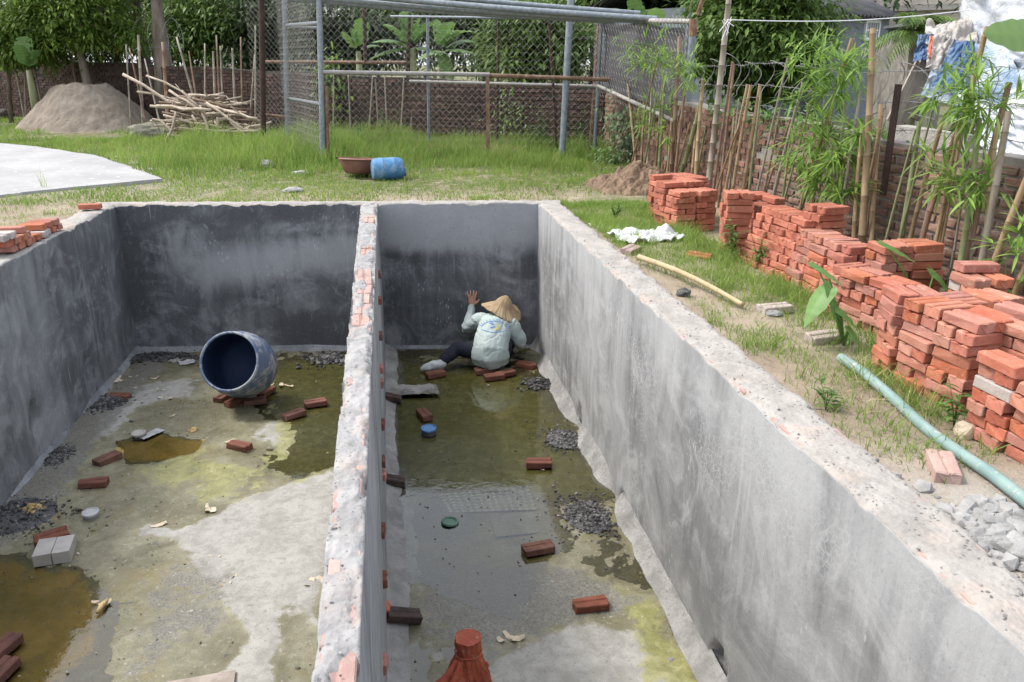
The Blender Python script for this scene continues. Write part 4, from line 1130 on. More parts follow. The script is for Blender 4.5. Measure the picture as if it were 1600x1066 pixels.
def heap(name, px, py, rx, ry, n, smin, smax, mat_, label, cat, z=None, hgt=.05, rz=0.0, seed=0, bedmat=None):
    rs = random.Random(seed); p = at(px, py, FLOOR if z is None else z)
    r = thing(name, (p.x, p.y, p.z), label, cat); r['kind'] = 'stuff'
    mb = MB(); c, s = math.cos(rz), math.sin(rz)
    for _ in range(n):
        sg = .38 if rs.random() < .7 else .75
        u, v = rs.gauss(0, sg), rs.gauss(0, sg)
        x, y = u * rx, v * ry
        zz = hgt * math.exp(-(u * u + v * v) * 2.2)
        if label.startswith('white lime') and p.x + x * c - y * s < 1.82: continue
        mb.colr = rs.choice((.4, .6, .9, 1.2, 2.2))
        pebble_mesh(mb, (p.x + x * c - y * s, p.y + x * s + y * c, p.z + zz * rs.uniform(.6, 1.05)), rs.uniform(smin, smax), rs)
    mb.build('crumbs', mat_, r)
    if hgt > .02:
        nn = 28; t = np.linspace(-1, 1, nn); U, Vv = np.meshgrid(t, t, indexing='ij')
        rr = np.hypot(U, Vv)
        zz = hgt * np.exp(-rr ** 2 * 2.2) * (1 + .8 * fbm(U * 3, Vv * 3, seed, 3)) + .012 * fbm(U * 9, Vv * 9, seed + 3, 3) - .006 - .05 * sstep(.75, 1.0, rr)
        X = U * rx * 1.05; Y = Vv * ry * 1.05
        P = np.stack([p.x + X * c - Y * s, p.y + X * s + Y * c, p.z + zz], -1).reshape(-1, 3)
        np_mesh('silt_bed', P, grid_faces(nn, nn), bedmat or M['muck'], parent=r)
    return r
heap('black_rubble', 880, 686, .17, .22, 520, .004, .014, M['charcoal'], 'pile of black crumbs at the foot of the right wall, middle one', 'rubble', hgt=.04, seed=1, bedmat=M['muck'])
heap('black_rubble', 918, 808, .19, .27, 700, .004, .016, M['charcoal'], 'biggest pile of black crumbs at the foot of the right wall, nearest the viewer', 'rubble', hgt=.035, seed=2, bedmat=M['muck'])
heap('black_rubble', 845, 600, .16, .16, 260, .006, .028, M['charcoal'], 'pile of black crumbs in the far right corner beside the worker', 'rubble', hgt=.05, seed=3)
heap('black_rubble', 90, 715, .22, .35, 600, .004, .015, M['charcoal'], 'black crumbs along the foot of the left wall above the two bricks', 'rubble', hgt=.03, seed=4)
heap('black_rubble', 20, 808, .34, .32, 800, .004, .016, M['charcoal'], 'wide black muck at the foot of the left wall by the ochre scraps', 'rubble', hgt=.06, seed=5)
heap('black_rubble', 172, 632, .2, .3, 600, .006, .03, M['charcoal'], 'dark rubble around the sunken brick at the left wall', 'rubble', hgt=.05, seed=6)
heap('black_rubble', 245, 560, .42, .16, 500, .006, .03, M['charcoal'], 'dark rubble along the far left corner of the pit', 'rubble', hgt=.06, seed=7)
heap('black_rubble', 515, 560, .2, .2, 200, .01, .04, M['charcoal'], 'dark crumbs against the partition at its far end', 'rubble', hgt=.03, seed=8)
heap('ochre_scraps', 50, 803, .10, .12, 60, .012, .035, M['crumb'], 'ochre wood scraps on the black muck by the left wall', 'scraps', hgt=.07, seed=9)
heap('ochre_scraps', 304, 672, .03, .04, 12, .012, .03, M['crumb'], 'few ochre crumbs between the little puddle and the drum', 'scraps', hgt=.012, seed=10)
heap('grey_chips', 1010, 1050, .35, .2, 90, .006, .026, M['stone'], 'grey cement chips strewn on the dry floor near the right wall', 'rubble', hgt=.008, seed=13)
# loose grit over both floors
rs = random.Random(3); mb = MB()
for _ in range(1100):
    x = rs.uniform(XL + .1, XR - .1); y = 3.0 + 6 * rs.random() ** 1.4
    if -.35 < x < -.05 or y > yfar(x) - .1: continue
    mb.colr = rs.choice((.25, .35, .45, .6, .8, 1.1)); pebble_mesh(mb, (x, y, FLOOR + .002), rs.uniform(.003, .010) * (1.6 if rs.random() < .08 else 1), rs)
o = mb.build('floor_grit', simple('grit', (.2, .185, .15), (.38, .36, .31), 9, .9, .3, 30, .01, rv=0, tint=True)); tag(o, 'fine grit strewn over the wet pit floor', 'grit', kind='stuff')
mb = MB()
rs = random.Random(8)
def flake(mb, x, y, z, l, w, a, curl):
    c, s = math.cos(a), math.sin(a); vs = []
    for i in range(4):
        t = i / 3 - .5
        for k in (-1, 1):
            ww = w * (1 - 1.6 * t * t) * .5 * k
            vs.append((x + t * l * c - ww * s, y + t * l * s + ww * c, z + curl * 4 * t * t + .004))
    mb.add(vs, [(2 * i, 2 * i + 2, 2 * i + 3, 2 * i + 1) for i in range(3)])
for (px, py) in ((160, 945), (228, 545), (240, 608), (258, 625), (210, 610), (262, 650), (250, 690 - 80), (430, 603), (447, 603), (235, 828), (45, 780), (330, 876), (352, 908), (493, 909), (360, 690), (180, 600), (300, 545), (205, 588), (190, 596), (232, 596), (390, 560), (800, 1000), (790, 994), (320, 800)):
    p = at(px, py, FLOOR); mb.colr = rs.uniform(.7, 1.2)
    for _ in range(rs.randint(1, 3)): flake(mb, p.x + rs.uniform(-.06, .06), p.y + rs.uniform(-.06, .06), FLOOR + .003, rs.uniform(.04, .12), rs.uniform(.02, .05), rs.uniform(0, 3.1), rs.uniform(.004, .02))
o = mb.build('tan_flakes', M['peel']); tag(o, 'tan bark flakes scattered over the left pit floor', 'flakes', kind='stuff')
p = at(160, 950, FLOOR)
r = thing('wood_chip', (p.x, p.y, FLOOR), 'short ochre chip of wood by the edge of the brown puddle', 'wood chip')
mb = MB(); mb.tube([(p.x - .01, p.y - .06, FLOOR + .012), (p.x, p.y, FLOOR + .02), (p.x + .015, p.y + .06, FLOOR + .012)], [.01, .017, .011], 7); mb.build('chip', M['crumb'], r, smooth=True)

# crumbs of mortar left lying along the wall tops
rs = random.Random(77); mb = MB()
for _ in range(520):
    y = 1.3 + 7.2 * rs.random() ** 1.3
    if rs.random() < .68: x = XR + rs.choice((rs.uniform(.015, .22), abs(rs.gauss(.03, .03)) + .01, abs(rs.gauss(.2, .02)))); x = min(max(x, XR + .012), XR + .222)
    else: x = rs.uniform(-.245 - .011 * (y - 1.5), -.14)
    mb.colr = rs.choice((.45, .6, .8, .9, 1.0)); pebble_mesh(mb, (x, y, .001 + rs.uniform(-.004, .003)), rs.uniform(.002, .006) * (1.7 if rs.random() < .08 else 1), rs)
tag(mb.build('mortar_crumbs', simple('mortar_crumb', (.22, .215, .21), (.36, .35, .34), 12, .95, .4, 40, .01, rv=0, tint=True)), 'grey mortar crumbs lying along the tops of the pit walls', 'mortar crumbs', kind='stuff')

# orange cloth tied over a standing stub
p = at(733, 1078, FLOOR)
r = thing('cloth_bundle', (p.x, p.y, FLOOR), 'orange red plastic cloth tied like a hood over a pipe stub', 'cloth bundle')
NS, NT = 120, 44
def cl(u, v):
    an = 2 * math.pi * u
    fold = math.sin(an * 7 + 1.5 * math.sin(an * 2)) * .5 + math.sin(an * 12 + 1) * .3
    h = .33
    if v < .18:
        rr = .064 * (v / .18) ** .8; z = h + .006 * math.cos(v * 16) - .008 * (1 - v / .18)
    elif v < .42:
        t = (v - .18) / .24; rr = .066 - .006 * t + .002 * fold; z = h - .085 * t
    else:
        t = (v - .42) / .58; rr = .060 + (.045 + .09 * max(0, math.cos(an - 3.5)) ** 2 + .02 * math.cos(3 * an)) * t ** .9 + .024 * fold * t; z = h - .085 - (.235 + .03 * math.sin(an * 3)) * t
    rr += .006 * mnoise.noise((math.cos(an) * 3, math.sin(an) * 3, v * 9))
    if v > .2: rr += (.010 + .03 * max(0, v - .4)) * (mnoise.ridged_multi_fractal((math.cos(an) * 2.2, math.sin(an) * 2.2, v * 2.6), 1.0, 2.1, 4, .9, 2.0) - .9)
    return (p.x + rr * math.cos(an), p.y + rr * math.sin(an), FLOOR + z + .012 * mnoise.noise((u * 20, v * 11, 3)) * (v > .3))
mb = MB(); mb.grid(lambda u, v: cl(u, v), NS + 1, NT)
o = mb.build('cloth', M['redcloth'], r, smooth=True)
for (an, tw) in ((3.7, .13), (4.1, .10)):      # free corners
    def lob(u, v):
        rr = .075 + .17 * u; a2 = an + (v - .5) * (1.1 - .2 * u); z = .20 - .13 * u + .03 * math.sin(v * 9 + an) - .10 * (v - .5) ** 2
        return (p.x + rr * math.cos(a2), p.y + rr * math.sin(a2), FLOOR + z + .01 * mnoise.noise((u * 9, v * 9, an)))
    mb = MB(); mb.grid(lob, 14, 16); mb.build('loose_corner', M['redcloth'], r, smooth=True)
mb = MB(); mb.tube([(p.x + .067 * math.cos(a), p.y + .067 * math.sin(a), FLOOR + .243 + .004 * math.sin(3 * a)) for a in np.linspace(0, 6.28, 24)], .005, 6); mb.build('string', M['redcloth'], r)
# ------------------------------------------------------------------ the worker, crouching in the far right corner with one hand on the wall
# own axes: s = along the far wall to the right, f = towards the far wall, z up; hips over the bricks
hp = at(764, 578, FLOOR)
WALLD = Vector((4.42, yfar(XR) - yfar(XL), 0)).normalized()
WALLN = Vector((-WALLD.y, WALLD.x, 0))
HB = Vector((hp.x, hp.y + .02, FLOOR))
def pf(s, f, z): return HB + WALLD * s + WALLN * f + Vector((0, 0, z if z < .2 else .2 + (z - .2) * .80))
wd = ony(739, 452, (XL, yfar(XL)), (XR, yfar(XR)))
hand_on = wd - WALLN * .02
rel = wd - HB
hs, hf, hz = rel.dot(WALLD), rel.dot(WALLN), rel.z
print('hand rel', hs, hf, hz)
def loft(mb, rings, n=20):
    vs = []
    for (c, ax_, ay_, ra, rb) in rings:
        for j in range(n):
            a = 2 * math.pi * j / n
            vs.append(Vector(c) + Vector(ax_) * (ra * math.cos(a)) + Vector(ay_) * (rb * math.sin(a)))
    k = len(rings)
    fs = [(i * n + j, i * n + (j + 1) % n, (i + 1) * n + (j + 1) % n, (i + 1) * n + j) for i in range(k - 1) for j in range(n)]
    fs += [tuple(range(n))[::-1], tuple((k - 1) * n + j for j in range(n))]
    mb.add(vs, fs)
def curve(pts, m=8):
    """smooth curve through points (x,y,z,r)"""
    P = [np.array(p, float) for p in pts]; P = [2 * P[0] - P[1]] + P + [2 * P[-1] - P[-2]]
    out = []
    for i in range(1, len(P) - 2):
        for t in np.linspace(0, 1, m, endpoint=False):
            a, b, c, d = P[i - 1], P[i], P[i + 1], P[i + 2]
            out.append(.5 * ((2 * b) + (c - a) * t + (2 * a - 5 * b + 4 * c - d) * t * t + (3 * b - a - 3 * c + d) * t ** 3))
    out.append(P[-2]); return out
def limb(mb, pts, n=14, m=6, caps=True):
    c = curve(pts, m)
    mb.tube([q[:3] for q in c], [max(q[3], .002) for q in c], n)
    if caps:
        for q in (c[0], c[-1]): ball(mb, q[:3], q[3])
def ball(mb, c, r, sx=1, sy=1, sz=1, n=10):
    vs = [Vector(c) + Vector((r * sx * math.sin(math.pi * i / n) * math.cos(2 * math.pi * j / 14), r * sy * math.sin(math.pi * i / n) * math.sin(2 * math.pi * j / 14), r * sz * math.cos(math.pi * i / n))) for i in range(1, n) for j in range(14)]
    fs = [(i * 14 + j, (i + 1) * 14 + j, (i + 1) * 14 + (j + 1) % 14, i * 14 + (j + 1) % 14) for i in range(n - 2) for j in range(14)]
    fs += [tuple(range(14)), tuple((n - 2) * 14 + j for j in range(14))[::-1]]
    mb.add(vs, fs)
def fuse(mb, name, mat_, parent, vox, smooth=4, wr=None, label=None):
    """overlapping limbs become one continuous skin"""
    o = mb.build('tmp_shape', [mat_], parent)
    rm = o.modifiers.new('r', 'REMESH'); rm.mode = 'VOXEL'; rm.voxel_size = vox
    sm = o.modifiers.new('s', 'SMOOTH'); sm.iterations = smooth; sm.factor = .5
    bpy.context.view_layer.update()
    dg = bpy.context.evaluated_depsgraph_get()
    me = bpy.data.meshes.new_from_object(o.evaluated_get(dg))
    old = o.data; bpy.data.objects.remove(o); bpy.data.meshes.remove(old)
    me.name = name
    if wr:
        co = np.zeros(len(me.vertices) * 3, np.float32); me.vertices.foreach_get('co', co); co = co.reshape(-1, 3)
        no = np.zeros_like(co).ravel(); me.vertices.foreach_get('normal', no); no = no.reshape(-1, 3)
        d = wr(co)
        co += no * d[:, None]
        me.vertices.foreach_set('co', co.ravel()); me.update()
    me.polygons.foreach_set('use_smooth', [True] * len(me.polygons))
    if not len(me.materials): me.materials.append(mat_)
    q = bpy.data.objects.new(name, me); COL.objects.link(q); q.parent = parent
    return q
P_ = thing('person', HB, 'crouching worker in pale sage jacket and straw hat, one hand on the wall', 'person')
# joints
hipL, hipR = pf(-.10, .04, .20), pf(.14, .04, .20)
neck = pf(.10, .27, .585)
shL, shR = pf(-.085, .25, .53), pf(.235, .20, .475)
head = pf(.145, .335, .635)
wrL = pf(hs - .015, hf - .035, hz - .115)
elL = pf(hs - .06, (hf) * .62, hz - .33)
elR = pf(.335, .20, .245)
wrR = pf(.29, .40, .16)
kneeL, ankL = pf(-.33, .10, .19), pf(-.50, -.02, .085)
kneeR, ankR = pf(.20, .44, .36), pf(.22, .36, .08)
def T(p, r): return (p.x, p.y, p.z, r)
# ---- the body: one continuous figure
b = MB()
limb(b, [T(pf(.02, .05, .19), .125), T(pf(.04, .13, .36), .115), T(pf(.075, .21, .48), .12), T(neck, .05), T(head, .055)], 16)
ball(b, head, .092, 1, 1.08, 1.2)
ball(b, head + WALLN * .09 - Vector((0, 0, .02)), .018)                    # nose
ball(b, head + WALLD * .085, .022, .5, 1, 1.4); ball(b, head - WALLD * .085, .022, .5, 1, 1.4)   # ears
limb(b, [T(shL, .052), T(shL.lerp(elL, .5), .046), T(elL, .038), T(elL.lerp(wrL, .5), .036), T(wrL, .025)])
limb(b, [T(shR, .052), T(shR.lerp(elR, .5), .046), T(elR, .038), T(elR.lerp(wrR, .5), .036), T(wrR, .025)])
limb(b, [T(hipL, .085), T(hipL.lerp(kneeL, .5), .075), T(kneeL, .055), T(kneeL.lerp(ankL, .45), .055), T(ankL, .035)])
limb(b, [T(hipR, .085), T(hipR.lerp(kneeR, .5), .075), T(kneeR, .055), T(kneeR.lerp(ankR, .45), .055), T(ankR, .035)])
# left hand spread flat on the wall
def hand(b, w, up, side, out, size=1.0):
    """w wrist, up towards the finger tips, side towards the thumb, out away from what it touches"""
    pc = w + up * .055 * size
    rings = []
    for t, ra, rb in ((0, .026, .018), (.25, .033, .016), (.55, .040, .015), (.85, .041, .013), (1.0, .034, .010)):
        rings.append((w + up * .09 * t * size, side, out, ra * size, rb * size))
    loft(b, rings, 14)
    for k, (sd_, ln, sp) in enumerate(((.030, .072, .20), (.010, .082, .06), (-.011, .076, -.10), (-.030, .060, -.30))):
        base = w + up * .078 * size + side * sd_ * size
        d = (up + side * sp).normalized()
        p1 = base + d * ln * .45 * size + out * .008; p2 = base + d * ln * .75 * size + out * .006; p3 = base + d * ln * size - out * .002
        limb(b, [T(base, .0105 * size), T(p1, .0098 * size), T(p2, .0088 * size), T(p3, .0070 * size)], 9, 4)
    base = w + up * .025 * size + side * .028 * size
    d = (up * .62 + side * .8).normalized()
    limb(b, [T(base, .0150 * size), T(base + d * .032 * size + out * .006, .0125 * size), T(base + (d + up * .2).normalized() * .062 * size, .0085 * size)], 9, 4)
hand(b, wrL, (Vector((0, 0, 1)) + WALLN * .22 + WALLD * .04).normalized(), (WALLD - Vector((0, 0, .04))).normalized(), -WALLN, 1.12)
hand(b, wrR, (WALLN * .8 - Vector((0, 0, .5)) - WALLD * .2).normalized(), (-WALLD * .8 + Vector((0, 0, .3))).normalized(), Vector((0, 0, 1)), 1.0)
fuse(b, 'body', M['skin'], P_, .006, 2)
# ---- trousers
t = MB()
limb(t, [T(pf(-.07, .03, .19), .125), T(pf(.10, .03, .19), .125)], 16)
limb(t, [T(hipL, .105), T(hipL.lerp(kneeL, .5), .092), T(kneeL, .075), T(kneeL.lerp(ankL, .5), .066), T(ankL + (kneeL - ankL) * .22, .058)])
limb(t, [T(hipR, .105), T(hipR.lerp(kneeR, .5), .095), T(kneeR, .08), T(kneeR.lerp(ankR, .5), .075), T(ankR + (kneeR - ankR) * .2, .07)])
def wr_t(c):
    return .006 * fbm(c[:, 0] * 14, c[:, 2] * 22 + c[:, 1] * 6, 5, 3) * 2
fuse(t, 'trousers', M['trouser'], P_, .012, 4, wr_t)
# ---- jacket
j = MB()
up_t = [(pf(.02, -.005, .085), .195, .145), (pf(.02, -.02, .15), .208, .16), (pf(.02, -.005, .23), .195, .155), (pf(.035, .05, .33), .185, .145), (pf(.065, .12, .43), .182, .135), (pf(.08, .175, .51), .165, .115), (pf(.09, .235, .565), .12, .085), (pf(.10, .27, .60), .07, .065)]
rings = []
for i, (c, ra, rb) in enumerate(up_t):
    tan = (up_t[min(i + 1, len(up_t) - 1)][0] - up_t[max(i - 1, 0)][0]).normalized()
    tw = .0 + .22 * max(0, (i - 3)) / 4
    sd_ = (WALLD * math.cos(tw) - Vector((0, 0, math.sin(tw) * .9)) - WALLN * .12 * tw)
    sd_ = (sd_ - tan * sd_.dot(tan)).normalized(); fr2 = tan.cross(sd_)
    rings.append((c, sd_, fr2, ra, rb))
loft(j, rings, 26)
limb(j, [T(shL + WALLD * .09 - Vector((0, 0, .03)), .085), T(shL, .082), T(shL.lerp(elL, .5), .078), T(elL, .066), T(elL.lerp(wrL, .6), .055), T(wrL - (wrL - elL).normalized() * .022, .047)], 16)
limb(j, [T(shR - WALLD * .09, .09), T(shR, .088), T(shR.lerp(elR, .5), .085), T(elR, .075), T(elR.lerp(wrR, .5), .066), T(wrR - (wrR - elR).normalized() * .03, .05)], 16)
limb(j, [T(neck + Vector((0, 0, -.02)), .066), T(neck + (head - neck) * .35, .058)], 14, caps=False)
def wr_j(c):
    a = np.arctan2(c[:, 0], c[:, 1] + .3)
    f1 = fbm(c[:, 0] * 7 + c[:, 2] * 5, c[:, 2] * 9 - c[:, 0] * 8, 3, 3)
    f2 = np.sin(26 * (c[:, 2] * .8 + c[:, 0] * .75) + 5 * f1) * sstep(-.1, .2, fbm(c[:, 0] * 4, c[:, 2] * 4, 8, 2))
    f3 = np.sin(34 * (c[:, 2] * .9 - c[:, 0] * .6) + 6 * f1) * sstep(.0, .25, fbm(c[:, 0] * 3 + 7, c[:, 2] * 3, 12, 2))
    gather = np.sin(a * 40) * sstep(.16, .06, c[:, 2]) * .5
    slv = np.sin(c[:, 2] * 95 + 9 * f1) * sstep(-.16, -.24, c[:, 0]) * .8
    rg_ = np.abs(fbm(c[:, 0] * 6 + c[:, 2] * 3, c[:, 2] * 7 - c[:, 0] * 5, 31, 4))
    return .018 * f1 + .0075 * f2 + .0065 * f3 + .006 * gather + .006 * slv - .03 * np.clip(.07 - rg_, 0, .1) * 2.5
jk = fuse(j, 'jacket', M['cloth'], P_, .008, 5, wr_j)
# print on the back of the jacket: thin film following the cloth
from mathutils.bvhtree import BVHTree
bm = bmesh.new(); bm.from_mesh(jk.data); bv = BVHTree.FromBMesh(bm); bm.free()
def onback(px, py):
    o = Vector((0, 0, CAM_H)) - HB; d = ray(px, py).normalized()
    h = bv.ray_cast(o, d)
    return (h[0] + h[1] * .004 + HB) if h[0] is not None else None
def band(mb, pts, w):
    L = []
    for i, (x, y) in enumerate(pts):
        x2, y2 = pts[min(i + 1, len(pts) - 1)]; x1, y1 = pts[max(i - 1, 0)]
        l = math.hypot(x2 - x1, y2 - y1) or 1; nx, ny = -(y2 - y1) / l * w, (x2 - x1) / l * w
        a, c = onback(x + nx, y + ny), onback(x - nx, y - ny)
        if a is None or c is None: continue
        L += [a, c]
    if len(L) >= 4: mb.add(L, [(2 * i, 2 * i + 1, 2 * i + 3, 2 * i + 2) for i in range(len(L) // 2 - 1)])
cxp, cyp = 772, 512
mb = MB()
band(mb, [(cxp + 20 * math.cos(a) , cyp - 12 * math.sin(a) + 2) for a in np.linspace(2.9, -.15, 22)], .4)
band(mb, [(cxp - 20 + 40 * k / 14, cyp + 3 + 4 * math.sin(math.pi * k / 14) + .1 * k) for k in range(15)], .4)
for a in np.linspace(2.75, 0.05, 13):        # small blue lettering-like strokes round the arch, too small to read
    x, y = cxp + 23.5 * math.cos(a), cyp - 14.5 * math.sin(a) + 2
    band(mb, [(x - .9, y - .9), (x + .9, y + .9)], .4)
for (x, y, l) in ((767, 505, 5), (770, 507, 4), (768, 512, 4), (772, 511, 3)): band(mb, [(x - l / 2, y + .6), (x, y), (x + l / 2, y - .6)], .7)
if mb.f: mb.build('back_print', M['print_blue'], P_)
mb = MB(); band(mb, [(776, 507.5), (780, 510), (776, 513.5), (774, 515)], 1.2); band(mb, [(773, 515), (777, 515.5), (780, 512)], .8)
if mb.f: mb.build('back_print_mark', M['print_yellow'], P_)
# ---- hat
hc = head + Vector((0, 0, .07)) - WALLN * .03 + WALLD * .02
ht = (Vector((0, 0, 1)) * .93 + WALLD * .30 - WALLN * .12).normalized()
Mh = Matrix.Translation(hc) @ ht.to_track_quat('Z', 'Y').to_matrix().to_4x4()
mb = MB()
pr_h = [(.0, .100), (.012, .099), (.03, .090), (.062, .068), (.086, .038), (.102, .006), (.13, -.016), (.175, -.038), (.222, -.062), (.238, -.072), (.236, -.078), (.175, -.046), (.10, -.004), (.08, .025), (.03, .078), (.0, .088)]
vs = []; nn = 60
for r_, z_ in pr_h:
    for k in range(nn):
        a = 2 * math.pi * k / nn
        rr = .93 * r_ * (1 + .035 * math.sin(a * 3 + 1)) + (.006 * math.sin(a * 30) if r_ > .19 else 0); zz = z_ + .05 * (r_ / .238) ** 2 * math.cos(a * 2 + .8) * .55 + .004 * math.sin(a * 11) * (r_ / .2)
        vs.append(Mh @ Vector((rr * math.cos(a), rr * math.sin(a), zz)))
mb.add(vs, [(i * nn + k, i * nn + (k + 1) % nn, (i + 1) * nn + (k + 1) % nn, (i + 1) * nn + k) for i in range(len(pr_h) - 1) for k in range(nn)])
mb2 = MB(); mb2.v = [tuple(Vector(q) - hc + HB) for q in mb.v]; mb2.f = mb.f; mb2.m = mb.m; mb2.c = mb.c
ho = mb2.build('hat', M['hat'], P_, smooth=True); ho.location = hc - HB
mb = MB(); ball(mb, head + Vector((0, 0, .015)) - WALLN * .012, .10, 1, 1.05, 1.05); mb.build('hair', M['hair'], P_, smooth=True)
# ---- shoes : the left one wrapped in white plastic
s = MB(); td = (-WALLD * .92 - WALLN * .25).normalized()
limb(s, [T(ankL + Vector((0, 0, -.01)) - td * .02, .05), T(ankL + td * .06 - Vector((0, 0, .02)), .05), T(ankL + td * .14 - Vector((0, 0, .035)), .042), T(ankL + td * .19 - Vector((0, 0, .045)), .03)])
fuse(s, 'shoe', M['white'], P_, .01, 1, lambda c: .012 * fbm(c[:, 0] * 30, c[:, 1] * 30 + c[:, 2] * 20, 9, 3) * 2)
s = MB(); limb(s, [T(ankR + Vector((0, 0, -.02)), .05), T(ankR + WALLN * .08 - Vector((0, 0, .03)), .046), T(ankR + WALLN * .16 - Vector((0, 0, .045)), .032)])
fuse(s, 'shoe', M['trouser'], P_, .01, 2)
# ------------------------------------------------------------------ slab, sand, stones, sticks, basin
def slab():
    P = [at(*p) for p in slab_px] + [Vector((-16, 16.5, 0)), Vector((-16, 8.4, 0)), Vector((-9.5, 8.35, 0))]
    P = [Vector((p.x, p.y, 0)) for p in P]
    # wobble the poured edge
    E = []
    for i in range(len(P)):
        a, b = P[i], P[(i + 1) % len(P)]
        n = max(1, int((b - a).length / .25))
        for k in range(n):
            q = a.lerp(b, k / n); E.append(Vector((q.x + .05 * mnoise.noise((q.x * 2, q.y * 2, 0)), q.y + .05 * mnoise.noise((q.x * 2, q.y * 2, 9)), 0)))
    mb = MB(); zt = -.015; k = len(E)
    vs = [(q.x, q.y, zt) for q in E] + [(q.x, q.y, -.3) for q in E]
    mb.add(vs, [tuple(range(k))] + [(i, i + k, (i + 1) % k + k, (i + 1) % k) for i in range(k)])
    o = mb.build('concrete_slab', M['concrete']); tag(o, kind='structure')
    bm = bmesh.new(); bm.from_mesh(o.data); bmesh.ops.recalc_face_normals(bm, faces=bm.faces[:]); bm.to_mesh(o.data); bm.free()
slab()
def mound(name, px, py, rx, ry, h, flat, mat_, label, cat, seed=0, n=70, rough=1.0, lean=0):
    p = g3(px, py); t = np.linspace(-1.25, 1.25, n); U, Vv = np.meshgrid(t, t, indexing='ij')
    rr = np.hypot(U, Vv) * (1 + .16 * fbm(np.arctan2(U, Vv) * 1.2, U * 0, seed, 3))
    f = np.clip((1 - rr) / (1 - flat), 0, 1.0)
    f = f - .12 * np.clip(f - .85, 0, 1) * 3
    z = h * f * (1 + .22 * fbm(U * 2, Vv * 2, seed + 2, 3)) + rough * (.06 * fbm(U * 5, Vv * 5, seed + 3, 4) + .03 * fbm(U * 17, Vv * 17, seed + 4, 3)) * sstep(1.2, .8, rr) + .05 * h * sstep(1.25, .9, rr) - .03 - .2 * sstep(1.0, 1.25, rr)
    P = np.stack([p.x + U * rx, p.y + Vv * ry, p.z + z], -1).reshape(-1, 3)
    o = np_mesh(name, P, grid_faces(n, n), mat_, origin=(p.x, p.y, p.z))
    return tag(o, label, cat)
mound('sand_heap', 138, 199, 1.55, 1.5, .98, .34, M['sand'], 'flat topped heap of brown sand under the leaning tree', 'sand heap', 3, n=150, rough=2.4)
mound('sand_heap', -25, 176, 1.1, 1.1, .62, .1, M['sand'], 'smaller sand heap cut off by the left edge of the picture', 'sand heap', 5)
mound('earth_heap', 1000, 296, .62, .55, .30, .2, M['soil_dark'], 'rough heap of dug earth beside the farthest brick stack', 'earth heap', 7, rough=3.6, n=110)
mound('earth_heap', 948, 288, .34, .34, .14, .2, M['soil_dark'], 'low clod of dug earth to the left of the larger heap', 'earth heap', 8, rough=1.8)
def stone(name, px, py, sx, sy, sz, mat_, label, seed=0, z=None):
    p = g3(px, py) if z is None else at(px, py, z)
    bm = bmesh.new(); bmesh.ops.create_icosphere(bm, subdivisions=3, radius=1)
    for v in bm.verts:
        c = v.co.copy(); k = 1 + .28 * mnoise.noise(c * 1.3 + Vector((seed, 0, 0))) + .12 * mnoise.noise(c * 3.2 + Vector((0, seed, 0)))
        v.co = Vector((c.x * sx * k, c.y * sy * k, c.z * sz * k + sz * .6))
    me = bpy.data.meshes.new(name); bm.to_mesh(me); bm.free()
    o = link_mesh(name, me, None, (p.x, p.y, p.z), [mat_])
    return tag(o, label, 'stone')
stone('boulder', 238, 219, .46, .3, .22, M['stone_green'], 'flat mossy boulder between the sand heap and the stick pile', 3)
stone('boulder', 4, 186, .28, .2, .16, M['bark_dark'], 'dark rounded lump in front of the small sand heap at the left edge', 4)
stone('stone', 409, 244, .10, .08, .11, M['stone'], 'upright grey stone at the foot of the leftmost fence post', 5)
stone('stone', 419, 262, .12, .09, .07, M['stone'], 'grey stone lying just in front of the upright one near the fence', 6)
stone('stone', 470, 272, .12, .08, .03, M['rubble'], 'small whitish stone in the grass between the fence and the basin', 7)
stone('stone', 458, 300, .12, .08, .035, M['rubble'], 'whitish stone in the grass close to the far pit wall', 8)
stone('stone', 1508, 681, .055, .045, .04, M['peel'], 'rounded tan stone at the foot of the nearest brick stack', 9)
for k, (px, py) in enumerate(((185, 248), (202, 250), (215, 247), (255, 266), (238, 268), (210, 258))):
    stone('stone', px, py, .08, .06, .03, M['rubble'], 'whitish stones on bare ground beyond the concrete slab', 20 + k)['group'] = 'whitish stones beyond the slab'
# lime rubble at the right
heap('lime_rubble', 1590, 845, .26, .26, 260, .010, .05, M['rubble'], 'white lime rubble spilled beside the near end of the right wall', 'rubble', z=-.075, hgt=.012, seed=31, rz=R(20))
for k, (px, py, s_) in enumerate(((1548, 822, .045), (1566, 830, .04), (1585, 846, .04), (1592, 858, .045), (1596, 832, .04), (1598, 870, .045), (1575, 838, .035), (1562, 818, .03), (1590, 818, .03))):
    stone('stone', px, py, s_, s_ * .8, s_ * .5, M['rubble'], 'larger white lumps in the lime rubble by the right wall', 40 + k, z=-.07)['group'] = 'white lumps in the rubble'
stone('stone', 1068, 462, .05, .04, .03, M['muck'], 'dark chip lying by the wall below the bamboo pole', 60)
stone('stone', 1210, 493, .05, .04, .02, M['rubble'], 'pale chip beside the flat brick in thin grass', 61)

